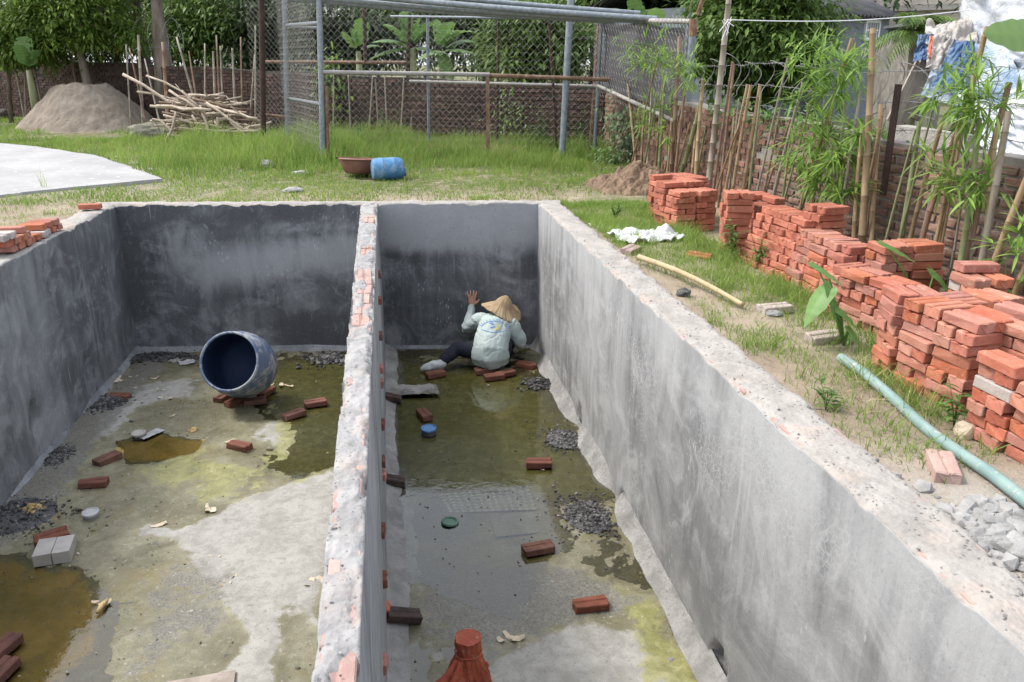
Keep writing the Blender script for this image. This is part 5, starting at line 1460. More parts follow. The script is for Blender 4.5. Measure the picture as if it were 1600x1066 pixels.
# heap of sticks
random.seed(17)
sp = g3(325, 221)
def bent(p, q, n=5, w=.04, rs=random):
    o = []
    for i in range(n):
        t = i / (n - 1); c = p.lerp(q, t); o.append(c + Vector((rs.uniform(-w, w), rs.uniform(-w, w), rs.uniform(-w, w))) * (math.sin(math.pi * t) + .15))
    return o
def stick(p, q, r0, r1, mat_, label, group, name='stick'):
    mb = MB(); k = 5; pts = bent(p, q, k, (q - p).length * .03)
    mb.tube(pts, [r0 + (r1 - r0) * i / (k - 1) for i in range(k)], 6)
    # a snapped side twig
    t = pts[2]; d = Vector((random.uniform(-1, 1), random.uniform(-1, 1), random.uniform(.1, 1))).normalized()
    mb.tube([t, t + d * random.uniform(.08, .22)], [r0 * .5, r0 * .25], 5)
    return tag(mb.build(name, mat_, origin=pts[0], smooth=True), label, 'stick', group)
for (a, b, r_, lb) in (((192, 117), (330, 190), .03, 'longest pale stick poking out to the left of the stick heap'), ((228, 118), (345, 175), .02, 'thin brown stick poking up to the left just right of the longest one'), ((215, 143), (300, 165), .022, 'short pale stick end poking left from the heap')):
    d0 = sp.dot(_fh)
    stick(atd(a[0], a[1], d0 + .2), atd(b[0], b[1], d0), r_, r_ * .8, M['stick'], lb, None)
dd = sp.dot(_fh)
front = [((275, 175), (258, 230)), ((249, 187), (290, 228)), ((312, 165), (331, 218)), ((340, 183), (339, 234)), ((322, 160), (390, 210)), ((350, 172), (402, 186)), ((300, 180), (330, 229)), ((335, 190), (368, 228)), ((360, 190), (398, 226)),
         ((262, 210), (320, 218)), ((284, 142), (310, 168)), ((245, 165), (330, 172)), ((255, 180), (345, 200)), ((330, 165), (405, 190)), ((280, 200), (360, 205)), ((345, 205), (404, 205)), ((310, 195), (352, 222))]
front.sort(key=lambda q: q[0][0] + q[1][0])
for k, (a, b) in enumerate(front):
    stick(atd(a[0], a[1], dd - .55 + .05 * (k % 5)), atd(b[0], b[1], dd - .8 + .04 * (k % 7)), .022, .028, M['stick'], 'pale stripped stick across the front of the stick heap, %s from the left' % (ORD[:15] + ['sixteenth', 'seventeenth'])[k], 'sticks on the front of the heap')
for k in range(58):
    u = random.gauss(0, .6); v = random.uniform(-.4, .7); z = max(.03, .88 * math.exp(-u * u * 1.6) * random.random() ** .8 + .05)
    a = random.gauss(0, .5) + (math.pi if random.random() < .5 else 0); L = random.uniform(.5, 1.1)
    c = sp + _cr * u + _fh * v + Vector((0, 0, z)); d = (_cr * math.cos(a) + _fh * math.sin(a) * .7 + Vector((0, 0, random.uniform(-.35, .35)))).normalized()
    p, q = c - d * L / 2, c + d * L / 2
    p.z = max(p.z, -.05); q.z = max(q.z, -.05)
    stick(p, q, random.uniform(.016, .03), random.uniform(.014, .026), M['stick'] if random.random() < .7 else M['stick_dark'], 'dry stick tangled in the middle of the stick heap', 'sticks inside the heap')
mb = MB()
for k in range(220):
    u = random.gauss(0, .5); v = random.uniform(-.2, .5); c = sp + _cr * u + _fh * v + Vector((0, 0, max(.02, .72 * math.exp(-u * u * 1.6) * random.random())))
    d = Vector((random.gauss(0, 1), random.gauss(0, 1), random.gauss(0, .6))).normalized() * random.uniform(.1, .35)
    mb.tube([c, c + d * .5 + Vector((0, 0, .02)), c + d], [.008, .006, .004], 4)
tag(mb.build('brushwood', M['stick_dark']), 'dark brushwood packed inside the stick heap', 'brushwood', kind='stuff')

# broken basin and small blue drum in the grass
p = g3(562, 276)
r = thing('basin', (p.x, p.y, p.z), 'brown plastic basin with a notched rim standing in the grass', 'basin')
Mx = Matrix.Translation(p + Vector((0, 0, .03))) @ Matrix.Rotation(-.08, 4, 'X') @ Matrix.Rotation(.05, 4, 'Y')
mb = MB(); prof = [(.0, .015), (.17, .012), (.2, .03), (.25, .13), (.275, .20), (.262, .20), (.24, .13), (.19, .04), (.0, .03)]; mb.lathe(prof, Mx, 40); mb.build('bowl', M['basin'], r, smooth=True, autos=.7)
mb = MB(); n = 52; vs = []
for rr, zz in ((.258, .198), (.262, .212), (.305, .212), (.318, .200), (.305, .192)):
    for k in range(n):
        a = math.radians(-150 + 330 * k / (n - 1)); vs.append(Mx @ Vector((rr * math.cos(a), rr * math.sin(a), zz)))
mb.add(vs, [(i * n + k, i * n + k + 1, (i + 1) * n + k + 1, (i + 1) * n + k) for i in range(4) for k in range(n - 1)]); mb.build('rim', M['basin'], r, smooth=True, autos=.7)
p = g3(607, 281)
r = thing('small_drum', (p.x, p.y, p.z), 'small faded blue drum lying on its side against the basin', 'drum')
Mx = Matrix.Translation(p + Vector((.0, .0, .14))) @ Matrix.Rotation(R(8), 4, 'Z') @ Matrix.Rotation(R(90), 4, 'Y') @ Matrix.Translation((0, 0, -.21))
mb = MB(); mb.lathe([(.0, .0), (.10, .0), (.125, .012), (.14, .05), (.143, .12), (.148, .13), (.143, .14), (.145, .27), (.150, .28), (.145, .29), (.14, .36), (.12, .40), (.09, .415), (0, .42)], Mx, 36); mb.build('barrel_body', M['drum2'], r, smooth=True, autos=.7)
mb = MB(); mb.lathe([(.05, .418), (.055, .44), (.0, .445)], Mx @ Matrix.Translation((.05, 0, 0)), 16); mb.build('bung', M['bluecap'], r, smooth=True, autos=.7)

# white sheet, bamboo pole, green pipe lying on the right side
for (px, py, w, l, a, sd, lb, am) in ((1010, 372, .55, .42, 15, 51, 'crumpled white plastic sheet on the grass beside the right wall', .11), (955, 357, .45, .3, -20, 53, 'smaller torn white scrap of plastic at the wall beyond the crumpled sheet', .03)):
    p = g3(px, py); crumple('plastic_sheet', px, py, w, l, M['white'], lb, 'plastic sheet', rz=R(a), amp=am, seed=sd, n=44, base=p, lift=.0)
pa, pb = g3(998, 412), g3(1160, 484)
r = thing('bamboo_pole', pa, 'long pale bamboo pole lying on the ground along the right wall', 'bamboo pole')
def culm_tube(mb, pts_fn, L, r0, r1, step=.26, n=8, nub=1.14, phase=0.0):
    pts, rad, col = [], [], []
    t = 0.0; nodes = [k * step + phase for k in range(int(L / step) + 2)]
    s = [0.0]
    for nd in nodes:
        for o in (-.008, 0, .008):
            if 0 < nd + o < L: s.append(nd + o)
    s.append(L); s = sorted(set(s))
    for q in s:
        pts.append(pts_fn(q / L)); rr = r0 + (r1 - r0) * q / L
        isn = any(abs(q - nd) < .003 for nd in nodes); near = any(abs(q - nd) < .012 for nd in nodes)
        rad.append(rr * (nub if isn else 1.0)); col.append(1.0 if isn else (.25 if near else 0.0))
    b = len(mb.v); mb.tube(pts, rad, n)
    for i, c in enumerate(col):
        for k in range(n): mb.c[b + i * n + k] = c
mb = MB(); mb.colr = 0
z1, z2 = Vector((0, 0, .05)), Vector((0, 0, .03))
culm_tube(mb, lambda t: (pa + z1).lerp(pb + z2, t) + Vector((0, 0, .03 * math.sin(3.1 * t))), (pb - pa).length, .022, .016, .24)
M['bamboo_pale'] = culm('bamboo_pale', (.46, .36, .2), (.56, .46, .28), (.25, .17, .09))
mb.build('culm', M['bamboo_pale'], r, smooth=True)
pa, pb, pc = g3(1313, 566), g3(1405, 640), g3(1640, 826)
r = thing('plastic_pipe', pa, 'pale green plastic pipe lying along the ground in front of the brick stacks', 'pipe')
mb = MB(); n = 24
def pp(t):
    q = pa.lerp(pb, t / .35) if t < .35 else pb.lerp(pc, (t - .35) / .65)
    return Vector((q.x, q.y, gz1(q.x, q.y) + .024 + .006 * math.sin(t * 9)))
mb.tube([pp(k / (n - 1)) for k in range(n)], .025, 12); mb.build('pipe_run', M['pipe'], r, smooth=True, autos=.8)

# ------------------------------------------------------------------ bamboo stakes along the right wall
random.seed(23)
def leaf_quads(mb, base, d, L, w, droop=.3, fold=.25, tint=None):
    """one lance shaped leaf: a folded strip that bends down"""
    d = d.normalized(); sd_ = d.cross(Vector((0, 0, 1)))
    if sd_.length < .05: sd_ = Vector((1, 0, 0))
    sd_.normalize(); up = sd_.cross(d)
    prof = ((0, .12), (.18, .8), (.45, 1.0), (.75, .62), (1.0, .03)); vs = []
    for t, k in prof:
        c = base + d * (L * t) - Vector((0, 0, droop * L * t * t))
        vs += [c - sd_ * w * k * .5 + up * fold * w * k * .5, c, c + sd_ * w * k * .5 + up * fold * w * k * .5]
    mb.colr = random.random() if tint is None else tint
    fs = []
    for i in range(4): fs += [(i * 3, i * 3 + 3, i * 3 + 4, i * 3 + 1), (i * 3 + 1, i * 3 + 4, i * 3 + 5, i * 3 + 2)]
    mb.add(vs, fs)
def spray(mb, c, rad, n, L0=.12, L1=.2, flat=.85):
    """leafy twigs radiating from c"""
    for _ in range(n):
        d = Vector((random.gauss(0, 1), random.gauss(0, 1), random.gauss(.1, .7))).normalized()
        ln = rad * random.uniform(.25, .95); tip = c + Vector((d.x * ln, d.y * ln, d.z * ln * flat))
        mb.colr = .2; mb.tube([c, c.lerp(tip, .5) + Vector((0, 0, .02)), tip], [.003, .0022, .0015], 4, cap=False)
        for k in range(random.randint(4, 7)):
            b = c.lerp(tip, random.uniform(.55, 1.0)); dl = (d * .8 + Vector((random.gauss(0, .6), random.gauss(0, .6), random.gauss(-.05, .4)))).normalized()
            leaf_quads(mb, b, dl, random.uniform(L0, L1), random.uniform(.013, .022), random.uniform(.0, .32))
XB = 3.42
segs = (('before the grey net', 'bamboo stakes before the net', 1100), ('behind the far brick stacks', 'bamboo stakes behind the far stacks', 1240), ('behind the middle brick stacks', 'bamboo stakes behind the middle stacks', 1400), ('behind the near brick stacks', 'bamboo stakes behind the near stacks', 3000))
stakes = [(994, 264, 981, 132, 5, 'tan', 0), (1002, 258, 1007, 168, 5, 'red', 0), (1011, 267, 1020, 111, 4, 'grey', 0), (1022, 276, 1035, 132, 5, 'tan', 0), (1029, 279, 1038, 126, 6, 'green', 0), (1041, 280, 1049, 190, 4, 'tan', 0), (1047, 282, 1062, 57, 7, 'red', 0), (1053, 276, 1058, 120, 4, 'tan', 0), (1056, 270, 1071, 138, 5, 'red', 0),
          (1064, 270, 1098, 150, 8, 'green', 0), (1081, 276, 1090, 180, 6, 'tan', 0), (1088, 276, 1099, 123, 7, 'tan', 0), (1107, 288, 1140, -12, 11, 'grey', 1), (1116, 291, 1145, 96, 5, 'red', 0), (1125, 303, 1147, 100, 5, 'red', 0), (1133, 302, 1168, 132, 5, 'tan', 0), (1134, 306, 1148, 170, 4, 'tan', 0), (1143, 312, 1173, 133, 6, 'tan', 0), (1157, 318, 1188, 132, 7, 'tan', 0),
          (1183, 300, 1231, 90, 4, 'grey', 0), (1189, 315, 1219, 171, 4, 'red', 0), (1206, 318, 1255, 129, 6, 'grey', 0), (1225, 318, 1276, 132, 4, 'green', 0), (1254, 318, 1332, 60, 8, 'tan', 0), (1270, 318, 1300, 170, 7, 'red', 0), (1310, 300, 1321, 162, 7, 'green', 0), (1322, 290, 1345, 141, 6, 'grey', 0),
          (1337, 364, 1348, 200, 8, 'tan', 0), (1346, 370, 1364, 45, 12, 'tan', 2), (1363, 371, 1377, 163, 9, 'tan', 0), (1405, 385, 1437, 190, 9, 'green', 0), (1417, 404, 1474, 185, 8, 'tan', 0), (1434, 407, 1500, 190, 9, 'red', 0), (1453, 410, 1497, 200, 7, 'tan', 0), (1465, 415, 1505, 180, 9, 'tan', 0), (1491, 455, 1530, 185, 11, 'green', 0),
          (1504, 438, 1577, 129, 11, 'red', 0), (1448, 470, 1542, 42, 9, 'tan', 3), (1524, 463, 1576, 174, 12, 'grey', 0), (1537, 469, 1612, 260, 11, 'tan', 0), (1577, 483, 1640, 330, 10, 'tan', 0)]
# slimmer stakes and dry canes packed in between
for k_ in range(22):
    bx_ = 985 + 560 * ((k_ * .618) % 1.0); by_ = 262 + (bx_ - 985) * .33
    lean = random.uniform(8, 45) + (bx_ - 985) * .03; hgt_ = random.uniform(70, 175) * (1 + (bx_ - 985) / 900)
    stakes.append((bx_, by_, bx_ + lean, by_ - hgt_, random.choice((3, 3, 4, 5)) * (1 + (bx_ - 985) / 1100), random.choice(('tan', 'tan', 'red', 'grey', 'green')), 0))
stakes.sort(key=lambda q: q[0])
TALL = {1: 'tallest thick grey bamboo pole rising out of the picture beside the big tree', 2: 'tall thick bamboo stake with a hollow top in front of the grey house', 3: 'long slanting tan bamboo stake crossing the patched tarpaulins'}
cname = {'tan': 'tan', 'red': 'reddish brown', 'green': 'green', 'grey': 'grey'}
stake_roots = []; cnt_ = {}
for i, (bx, by, tx, ty, w, c, sp_) in enumerate(stakes):
    X = XB + random.uniform(-.05, .12) + (.0 if bx > 1100 else .06)
    a = onx(bx, by, X); b = onx(tx, ty, X + .05)
    d = (b - a); k = (gz1(a.x, a.y) - .05 - a.z) / d.z
    a2 = a + d * k
    dpt = (a - _C).dot(_fw); rr = .86 * w * dpt / FPX / 2
    seg = next(s for s in segs if bx < s[2])
    nth = cnt_.get((seg[0], c), 0); cnt_[seg[0], c] = nth + (0 if sp_ else 1)
    r = thing('bamboo_stake', a2, TALL.get(sp_) or '%s bamboo stake %s, %s such from the left' % (cname[c], seg[0], ORD[nth]), 'bamboo stake', None if sp_ else seg[1] + ', ' + cname[c])
    mb = MB(); mb.colr = 0; L = (b - a2).length; cv = Vector((0, random.uniform(-.03, .03), 0))
    culm_tube(mb, lambda t: a2.lerp(b, t) + cv * math.sin(math.pi * t), L, rr * 1.15, rr * .9, random.uniform(.2, .3), 8, 1.16, random.uniform(0, .2))
    mb.build('culm', M['bamboo_' + c], r, smooth=True, autos=.9)
    # dark disc on the cut end, standing in for the shade inside a hollow
    mb = MB(); n_ = d.normalized(); mb.colr = 1; mb.tube([b - n_ * .004, b + n_ * .002], rr * .62, 8); mb.build('dark_end_disc', M['rust_dark'], r)
    stake_roots.append((bx, r, a2, b))
# leaf sprays on the stakes
def put_spray(px, py, pr_, n, X=XB - .05):
    c = onx(px, py, X); dpt = (c - _C).dot(_fw); rad = pr_ * dpt / FPX
    near = min(stake_roots, key=lambda q: min((q[2].lerp(q[3], t) - c).length for t in (.2, .4, .6, .8, 1.0)))
    mb = MB(); spray(mb, c, rad * 1.2, int(n * (1.45 if px < 1400 else 1.05)))
    o = mb.build('leaf_spray', M['bamboo_leaf'], near[1])
for (px, py, pr_, n) in ((1008, 70, 42, 12), (1030, 95, 46, 16), (1000, 105, 36, 10), (1066, 112, 42, 13), (1085, 108, 30, 9), (1028, 168, 38, 10), (1005, 195, 26, 7), (1040, 205, 20, 5), (1258, 78, 42, 8), (1275, 110, 56, 15), (1322, 98, 44, 9), (1300, 140, 50, 12), (1330, 110, 46, 8), (1260, 160, 40, 8),
                       (1285, 215, 60, 20), (1262, 235, 50, 14), (1312, 240, 52, 18), (1300, 285, 42, 14), (1322, 300, 32, 10), (1275, 265, 46, 11), (1345, 205, 30, 5), (1500, 140, 52, 15), (1530, 155, 50, 14), (1470, 150, 40, 7), (1555, 170, 44, 9), (1520, 185, 40, 10), (1500, 100, 40, 5), (1500, 285, 54, 18), (1470, 295, 38, 9), (1535, 290, 40, 9), (1460, 240, 26, 4),
                       (1590, 400, 44, 5), (1575, 440, 30, 4), (1598, 370, 30, 3), (1322, 60, 26, 3)):
    put_spray(px, py, pr_, n)

# rusty angle iron post and barbed wire on the right wall
a, b = onx(1385, 306, 3.62), onx(1410, 132, 3.66)
r = thing('angle_iron_post', a, 'dark rusty angle iron post leaning against the boundary wall', 'post')
mb = MB(); w = .055
d = (b - a).normalized(); sx = Vector((0, 1, 0)); sx = (sx - d * sx.dot(d)).normalized(); sy = d.cross(sx)
for (u, v) in ((sx, sy), (sy, sx)):
    P = []
    for q in (a, b):
        P += [q, q + u * w, q + u * w + v * .006, q + v * .006]
    mb.add(P, [(0, 1, 5, 4), (1, 2, 6, 5), (2, 3, 7, 6), (3, 0, 4, 7), (4, 5, 6, 7), (3, 2, 1, 0)])
mb.build('angle_bar', M['rust_dark'], r)
mb = MB()
for t in (.25, .5, .75): mb.box(a.lerp(b, t) + sx * .02 - sy * .004 + Vector((-.004, 0, 0)), (.012, .012, .012))
mb.build('bolt', M['galv'], r)
def barbed(name, p0, p1, label, sag=.05, coils=0, cr_=.22, seed=0, rad=.0026, barbs=True):
    rs = random.Random(seed); mb = MB(); L = (p1 - p0).length; n = int(L / .12) + 2
    pts = []
    for i in range(n):
        t = i / (n - 1); pts.append(p0.lerp(p1, t) + Vector((rs.uniform(-.012, .012), rs.uniform(-.012, .012), -sag * math.sin(math.pi * t * 3) ** 2 + rs.uniform(-.01, .01))))
    mb.tube(pts, rad, 4)
    if barbs:
        for i in range(0, n - 1):
            c = pts[i].lerp(pts[i + 1], .5)
            for _ in range(2):
                d = Vector((rs.gauss(0, 1), rs.gauss(0, 1), rs.gauss(0, 1))).normalized() * .022; mb.tube([c - d, c + d], rad * .7, 3)
    o = mb.build(name, M['barb'], origin=p0); return tag(o, label, 'barbed wire')
for k, (z0, z1, lb) in enumerate(((1.02, .95, 'lowest strand of barbed wire above the right boundary wall'), (1.22, 1.15, 'middle strand of barbed wire above the right boundary wall'), (1.42, 1.36, 'top strand of barbed wire above the right boundary wall'))):
    barbed('barbed_wire', Vector((3.66, 10.9, z0)), Vector((3.72, 1.5, z1)), lb, seed=k)
rs = random.Random(4); mb = MB(); coil = []
for k in range(11):
    y = 10.6 - k * .55 + rs.uniform(-.1, .1); c = Vector((3.75, y, 1.2)); R_ = rs.uniform(.18, .34)
    coil += [c + Vector((.06 * math.sin(3 * t), R_ * math.cos(t) * .8, R_ * math.sin(t))) for t in np.linspace(3.8, -.6, 22)][::-1]
mb.tube(coil, .004, 4)
tag(mb.build('coiled_wire', M['barb']), 'loops of coiled wire standing on the right boundary wall', 'barbed wire')
p0 = Vector((A0.x, A0.y, 0)); p1 = Vector((A1.x, A1.y, 0)); dv = p1 - p0
for k, (z, lb) in enumerate(((1.85, 'lower strand of wire along the back wall behind the stick heap'), (2.05, 'upper strand of wire along the back wall behind the stick heap'))):
    barbed('barbed_wire', p0 + dv * .42 + Vector((0, -.1, z - .1)), p0 + dv * .68 + Vector((0, -.1, z)), lb, seed=8 + k, rad=.006, barbs=False)
mb = MB(); coil = []
for k in range(10):
    c = p0 + dv * (.43 + .021 * k) + Vector((0, -.1, 1.85)); R_ = rs.uniform(.28, .42)
    coil += [c + Vector((R_ * math.cos(t) * .55, .05 * math.sin(4 * t), R_ * math.sin(t) * 1.3)) for t in np.linspace(-.4, 3.5, 20)]
mb.tube(coil, .009, 4)
tag(mb.build('coiled_wire', M['barb']), 'loops of coiled wire on the back wall above the stick heap', 'barbed wire')
# a clothes line from the tall pole to the tarpaulin
a = onx(1136, 31, XB); b = atd(1530, 14, 9.5)
mb = MB(); mb.tube([a.lerp(b, t) - Vector((0, 0, .06 * math.sin(math.pi * t))) for t in np.linspace(0, 1, 14)], .005, 5)
for k in range(6): mb.tube([a + Vector((random.uniform(-.05, .05), random.uniform(-.05, .05), random.uniform(-.03, .03))), a + Vector((random.uniform(-.06, .06), random.uniform(-.06, .06), -random.uniform(.05, .2)))], .004, 4)
tag(mb.build('clothes_line', M['frame'], origin=a), 'thin pale line tied to the tallest pole and running to the tarpaulins', 'line')

# ------------------------------------------------------------------ the chain link enclosure
def pipe_obj(name, pts, rad, mat_, r, n=8):
    mb = MB(); mb.tube(pts, rad, n); return mb.build(name, mat_, r, smooth=True, autos=.8)
def gpt(px, py, d): q = atd(px, py, d); return Vector((q.x, q.y, -.12))
dB, dM, dP, dA, dC = 12.6, 13.3, 13.5, 14.8, 14.8
def post(px0, py0, px1, py1, d):
    a = atd(px0, py0, d); b = atd(px1, py1, d); k = (-.15 - a.z) / (b.z - a.z); return a + (b - a) * k, b
def chain(mb, P, Q, zb, zt, pitch=.105, rad=.0026, sag=.0, jit=.006, seed=0):
    """woven diamonds between two uprights P and Q (xy), from zb to zt (functions of t)"""
    rs = random.Random(seed); L = (Q - P).length; n = int(L / pitch); d = (Q - P).normalized(); nr = Vector((-d.y, d.x, 0))
    for k in range(n + 1):
        t = k / n; b0, t0 = zb(t), zt(t); m = int((t0 - b0) / (pitch * .5)); pts = []
        for i in range(m + 1):
            u = (k + (.5 if i % 2 else -.02) * (1 if True else 1)) * pitch
            q = P + d * u; z = b0 + i * pitch * .5
            pts.append((q.x + nr.x * (.004 if i % 2 else -.004) + nr.x * .05 * mnoise.noise((u * .7, z * .7, seed)), q.y + nr.y * .05 * mnoise.noise((u * .7, z * .7, seed)), z))
        mb.tube(pts, rad, 3, cap=False)
    for k in range(n + 1):
        t = k / n; b0, t0 = zb(t), zt(t); m = int((t0 - b0) / (pitch * .5)); pts = []
        for i in range(m + 1):
            u = (k + (-.48 if i % 2 else .02)) * pitch
            q = P + d * u; z = b0 + i * pitch * .5
            pts.append((q.x + nr.x * .05 * mnoise.noise((u * .7, z * .7, seed)), q.y + nr.y * .05 * mnoise.noise((u * .7, z * .7, seed)), z))
        mb.tube(pts, rad, 3, cap=False)
fl_ = thing('chain_link_enclosure', gpt(505, 258, dB), 'tall open enclosure of grey pipes and chain link mesh beyond the far pit wall', 'wire enclosure')
pB0, pB1 = post(505, 258, 497, -60, dB); pA0, pA1 = post(450, 235, 443, -60, dA); pC0, pC1 = post(412, 235, 408, -30, dC); pM0, pM1 = post(760, 250, 765, 115, dM)
BRc0, BRc1 = post(929, 236, 940, 28, 13.75); FR0, FR1 = post(1066, 268, 1084, 30, 10.9); FR2, FR3 = post(1058, 268, 1077, 30, 11.1)
pipe_obj('corner_post', [pB0, pB1], .043, M['galv'], fl_); pipe_obj('corner_post', [pB0 + Vector((.07, .02, 0)), pB0.lerp(pB1, .42) + Vector((.07, .02, 0))], .03, M['rusty'], fl_)
pipe_obj('post', [pA0, pA1], .045, M['galv'], fl_); pipe_obj('post', [pC0, pC1], .05, M['rust_dark'], fl_)
mbx = MB(); mbx.box((pM0 + pM1) / 2, (.06, .06, (pM1 - pM0).length), -YAW); mbx.build('post', M['rusty'], fl_)
pipe_obj('post', [BRc0, BRc1], .032, M['galv'], fl_); pipe_obj('post', [FR0, FR1], .05, M['galv'], fl_); pipe_obj('post', [FR2, FR3], .038, M['galv'], fl_)
mbx = MB(); mbx.tube([FR1 - Vector((0, 0, .2)), FR1], .054, 10); mbx.build('rusty_sleeve', M['rusty'], fl_)
# rails
def rail(px0, py0, d0, px1, py1, d1, rad, m, name='rail', bow=0):
    a, b = atd(px0, py0, d0), atd(px1, py1, d1); return pipe_obj(name, [a.lerp(b, t) - Vector((0, 0, bow * math.sin(math.pi * t))) for t in np.linspace(0, 1, 8)], rad, m, fl_)
rail(503, 113, dB, 765, 117, dM, .032, M['whiterail'], 'mid_rail'); rail(762, 118, dM, 992, 126, 13.4, .033, M['rusty'], 'mid_rail')
rail(447, 40, dA, 500, 36, dB, .03, M['galv'], 'side_rung'); rail(449, 42, dA + .02, 500, 43, dB + .03, .024, M['galv'], 'side_rung'); rail(452, 154, dA, 503, 163, dB, .028, M['galv'], 'side_rung')
rail(410, 97, 15.6, 640, 98, 15.2, .03, M['rusty'], 'back_rail'); rail(640, 127, 15.0, 932, 135, 13.85, .025, M['whiterail'], 'back_rail')
rail(412, 178, dC, 452, 184, dA, .02, M['rusty'], 'low_rail')
rail(610, 26, 15.0, 940, 30, 13.8, .022, M['galv'], 'back_top_rail'); rail(936, 31, 13.75, 1084, 34, 10.95, .032, M['whiterail'], 'net_top_rail'); rail(934, 134, 13.75, 1055, 190, 11.0, .03, M['whiterail'], 'net_low_rail')
for (px0, py0, px1, py1, d, rd, m) in ((636, 116, 640, 20, 15.1, .03, M['rust_dark']), (669, 112, 668, 24, 15.0, .028, M['galv']), (571, 95, 569, 5, 15.3, .035, M['rust_dark']), (778, 112, 779, 28, 14.5, .024, M['rust_dark']), (864, 135, 858, 30, 14.0, .024, M['rust_dark']), (929, 132, 936, 30, 13.9, .03, M['rusty'])):
    a, b = atd(px0, py0, d), atd(px1, py1, d); k = (-.1 - a.z) / (b.z - a.z); a = a + (b - a) * k if py0 > 105 and px0 != 636 else a
    pipe_obj('upright', [a, b], rd, m, fl_, 6)
# mesh: back line, side panel, far side panel
def zb(t): return -.08
mb = MB()
chain(mb, Vector((pA0.x, pA0.y, 0)), Vector((BRc0.x, BRc0.y, 0)), lambda t: -.1, lambda t: 2.75 - .6 * t, .115, .0036, seed=2)
mb.build('chain_link_mesh', M['mesh'], fl_)['kind'] = 'stuff'
mb = MB(); chain(mb, Vector((pB0.x, pB0.y, 0)), Vector((pA0.x, pA0.y, 0)), lambda t: -.1, lambda t: 2.7, .10, .0026, seed=3); mb.build('side_mesh', M['mesh'], fl_)['kind'] = 'stuff'
mb = MB(); chain(mb, Vector((pA0.x, pA0.y, 0)), Vector((pC0.x, pC0.y, 0)) + Vector((-.1, .3, 0)), lambda t: -.1, lambda t: 2.7, .10, .0034, seed=4); mb.build('side_mesh', M['mesh'], fl_)['kind'] = 'stuff'
mb = MB(); chain(mb, Vector((BRc0.x, BRc0.y, 0)), Vector((FR0.x, FR0.y, 0)), lambda t: .9 - .3 * t, lambda t: 2.0, .10, .0026, seed=5); mb.build('side_mesh', M['mesh'], fl_)['kind'] = 'stuff'
# shade net hanging inside the right hand side, and the free standing pole
q = [atd(936, 31, 13.78), atd(1080, 40, 11.0), atd(1060, 188, 11.0), atd(934, 132, 13.78)]
mb = MB()
def nf_(u, v):
    a = q[0].lerp(q[1], u); b = q[3].lerp(q[2], u); p = a.lerp(b, v)
    return p + Vector((.05 + .05 * math.sin(u * 9 + v * 3) + .03 * mnoise.noise((u * 6, v * 6, 0)), 0, -.05 * (1 - v) * math.sin(math.pi * u * 2) ** 2))
mb.grid(nf_, 30, 16)
tag(mb.build('shade_net', M['net'], origin=q[2], smooth=True), 'dark grey shade net hanging in the corner of the wire enclosure', 'shade net')
a, b = post(878, 250, 894, -40, dP - .1)
mb = MB(); mb.tube([a, b], .055, 12); tag(mb.build('steel_pole', M['galv'], origin=a, smooth=True, autos=.8), 'tall single galvanised pole standing on its own in front of the chain link', 'pole')
# pipes lying across the top
for k, (x0, y0, x1, y1, rd, lb) in enumerate(((505, -14, 1026, 30, .042, 'topmost long pipe resting across the top of the enclosure'), (505, -4, 1010, 33, .036, 'second long pipe across the top of the enclosure, just below the topmost'), (505, 2, 960, 33, .036, 'third long pipe across the top of the enclosure'), (505, -26, 1000, 21, .034, 'long pipe across the enclosure top lying farthest back'))):
    a, b = atd(x0, y0, 12.55 + .1 * k), atd(x1, y1, 12.1 + .1 * k)
    a = a + (a - b) * .12
    mb = MB(); mb.tube([a.lerp(b, t) - Vector((0, 0, .03 * math.sin(math.pi * t))) for t in np.linspace(0, 1, 8)], rd, 10)
    tag(mb.build('long_pipe', M['galv'], origin=b, smooth=True, autos=.8), lb, 'pipe', 'pipes across the enclosure')
mb = MB(); a = atd(1090, 24, 10.6); b = atd(1104, -20, 10.6); mb.tube([a, b], .03, 8)
tag(mb.build('pipe_end', M['rusty'], origin=a, smooth=True, autos=.8), 'rusty pipe end sticking up beside the enclosure corner', 'pipe')
# ------------------------------------------------------------------ grass
rg = np.random.default_rng(7)
def blades(x, y, h, w, tint, name, mat_, label, cat='grass', lean=.5, z=None):
    n = len(x); z = gz(x, y) - .01 if z is None else z
    a = rg.uniform(0, 2 * np.pi, n); la = rg.uniform(0, 2 * np.pi, n); le = h * rg.uniform(.1, lean, n) * 1.2
    t = np.array([0, .35, .7, 1.0]); wk = np.array([1, .9, .6, .08])
    bx = x[:, None] + np.cos(la)[:, None] * le[:, None] * t ** 2; by = y[:, None] + np.sin(la)[:, None] * le[:, None] * t ** 2
    bz = z[:, None] + h[:, None] * (t - .25 * t ** 2 * rg.uniform(0, 1, n)[:, None])
    ox = np.cos(a)[:, None] * w[:, None] * wk * .5; oy = np.sin(a)[:, None] * w[:, None] * wk * .5
    V = np.stack([np.stack([bx - ox, by - oy, bz], -1), np.stack([bx + ox, by + oy, bz], -1)], 2).reshape(-1, 3)   # n,4,2
    base = np.arange(n)[:, None] * 8; F = np.concatenate([np.stack([base[:, 0] + 2 * k, base[:, 0] + 2 * k + 1, base[:, 0] + 2 * k + 3, base[:, 0] + 2 * k + 2], 1) for k in range(3)])
    o = np_mesh(name, V, F, mat_, attrs={'tint': np.repeat(tint, 8)}, smooth=False)
    return tag(o, label, cat, kind='stuff')
slabp = [(p.x, p.y) for p in slab_poly]
def scatter(n, x0, x1, y0, y1, dens):
    x = rg.uniform(x0, x1, n); y = rg.uniform(y0, y1, n); k = rg.uniform(0, 1, n) < dens(x, y); return x[k], y[k]
def yw(x): return 14.2 + (3.72 - x) * .781 - .25         # back wall line
